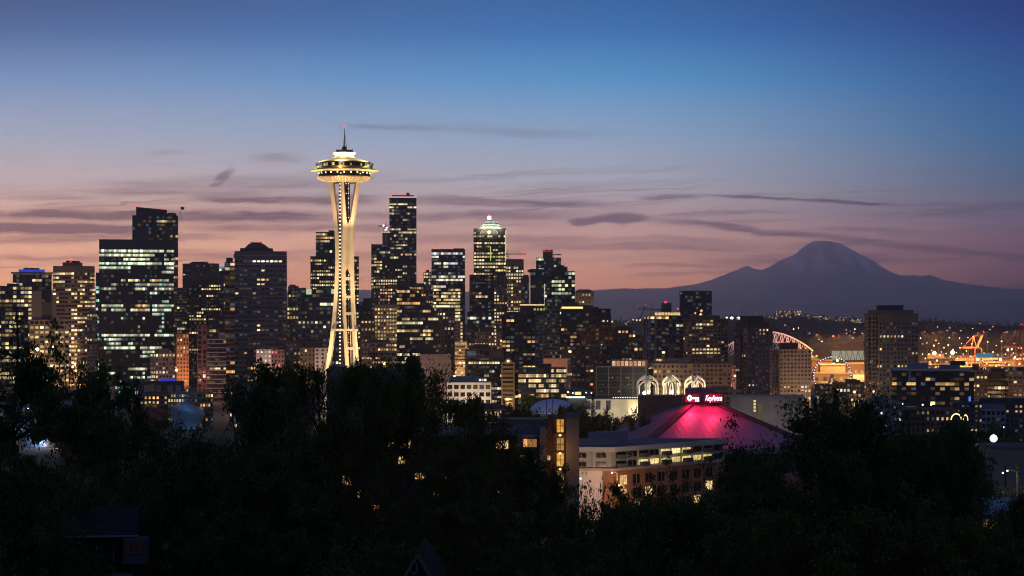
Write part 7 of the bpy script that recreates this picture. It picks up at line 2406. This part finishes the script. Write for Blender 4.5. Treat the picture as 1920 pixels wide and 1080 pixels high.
plant(T5, 'dark rounded tree before the foot of the white end wall', 1088, 118, 928, 190, 5.1)
plant(T5, 'low olive bush-like tree left of the bottom gable', 640, 100, 960, 240, .4)
plant(T4, 'great dark tree at right with the highest rounded crown', 1580, 76, 744, 370, .2)
plant(C2, 'dark narrow fir whose tip rises out of the great right tree', 1566, 90, 728, 90, .8)
plant(C2, 'dark narrow fir left of the tip in the great right tree', 1512, 92, 750, 80, 2.8)
plant(T4, 'dark broad tree right of the great right tree', 1705, 82, 790, 330, 2.0)
plant(T2, 'dark tree with ragged right side before the glaring lamp', 1790, 74, 806, 230, 1.1)
plant(T4, 'dark tree before the right half of the brick block', 1410, 92, 838, 260, 3.3)
plant(T2, 'leafy dark tree at the bottom right corner', 1915, 64, 930, 200, 4.6)
plant(T4, 'dark tree mass in the lower left above the small house', 360, 66, 800, 300, 4.3)
plant(T4, 'low dark tree in the bottom left corner', 40, 54, 860, 330, 5.5)
plant(T5, 'round dark tree crown left of the small house roof', 210, 88, 850, 300, 2.6)
plant(T2, 'dark tree filling the bottom centre under the brick house', 470, 62, 850, 320, .3)
plant(T4, 'dark tree at the bottom right of centre', 1290, 70, 925, 320, 1.3)
plant(T3, 'olive feathery tree at the bottom centre', 890, 80, 945, 300, 3.0)
plant(T5, 'dark rounded tree at the bottom edge under the great right tree', 1620, 56, 930, 330, 1.9)
plant(T5, 'dark rounded tree at the bottom edge left of the great right tree', 1440, 58, 950, 300, .7)
plant(T5, 'dark rounded tree at the bottom edge right of the gable', 1040, 66, 990, 300, 4.7)
plant(T5, 'dark rounded tree at the bottom edge far right', 1790, 56, 950, 300, 2.2)
plant(T5, 'dark rounded tree at the bottom edge below the needle', 690, 58, 1000, 300, 3.9)
# park trees between the dome and the arena
PARK = [(965, 830, 762, 'olive park tree left of the pale dome'), (1010, 900, 766, 'olive park tree before the left end of the pale dome'), (1062, 905, 763, 'olive park tree before the right end of the pale dome'), (935, 1050, 752, 'dark park tree behind the round pavilion'), (1100, 840, 776, 'bright olive park tree right of the lit stair shaft'),
        (1128, 930, 768, 'dark park tree before the long gallery wall'), (1108, 900, 784, 'low park tree between the lit stair shaft and the pink roof'), (1210, 960, 770, 'bushy park tree below the left white arch'), (1000, 1240, 738, 'dark park tree under the banded apartment block'), (1045, 1230, 739, 'second dark park tree under the banded apartment block'),
        (900, 1160, 755, 'dark park tree before the white three-storey building'), (1180, 1000, 768, 'dark park tree left of the bushy one under the arches'), (1090, 1000, 758, 'dark park tree at the right rim of the pale dome'), (1380, 1050, 790, 'dark tree behind the right slope of the pink roof'), (1850, 640, 798, 'dark park tree left of the glaring lamp'),
        (1900, 600, 812, 'dark park tree right of the glaring lamp'), (1800, 700, 800, 'dark park tree before the amber arched sign'), (1880, 860, 790, 'dark park tree beyond the glaring lamp'), (560, 950, 735, 'dark park tree at the foot of the needle hall'), (500, 900, 760, 'dark park tree beside the blue metal hall'), (140, 900, 790, 'dark park tree before the silvery hall')]
rngp = random.Random(5)
for i, (px_, Y_, yt, lab) in enumerate(PARK):
    plant(T6 if i % 2 == 0 else T7, lab, px_, Y_, yt, rngp.uniform(12, 16) * F / Y_, rngp.uniform(0, 6))
plant(C1, 'dark cypress-like fir before the long gallery wall', 1112, 860, 737, 26, .2)
plant(T5, 'small yellow lit bush under the right street lamps', 1904, 302, 897, 60, 1)


# ---- the far wood on the hill: one mass
def far_wood():
    rng = np.random.default_rng(9)
    n = 26000
    pxs = rng.uniform(1000, 1950, n)
    Y_ = HILL_D + rng.normal(-120, 330, n)
    cen = []
    trees = rng.uniform(1000, 1950, 900)
    ty = HILL_D + rng.normal(-150, 330, 900)
    th = rng.uniform(6, 17, 900) * np.where(rng.random(900) < .12, 1.6, 1)
    pick = rng.integers(0, 900, n)
    t = rng.random(n)
    w_ = th[pick] * .34 * (1 - t * .8)
    x = (trees[pick] - 960) / F * ty[pick] + rng.normal(size=n) * w_
    y = ty[pick] + rng.normal(size=n) * w_
    zb = np.array([hill_height(a, b) for a, b in zip(trees[pick], ty[pick])])
    z = zb + t * th[pick]
    me = leaves_mesh('woods', np.stack([x, y, z], 1), 3.2, LEAF[3], 9, .2, .8)
    o = bpy.data.objects.new('woods', me)
    COL.objects.link(o)
    tag(o, kind='stuff')


far_wood()
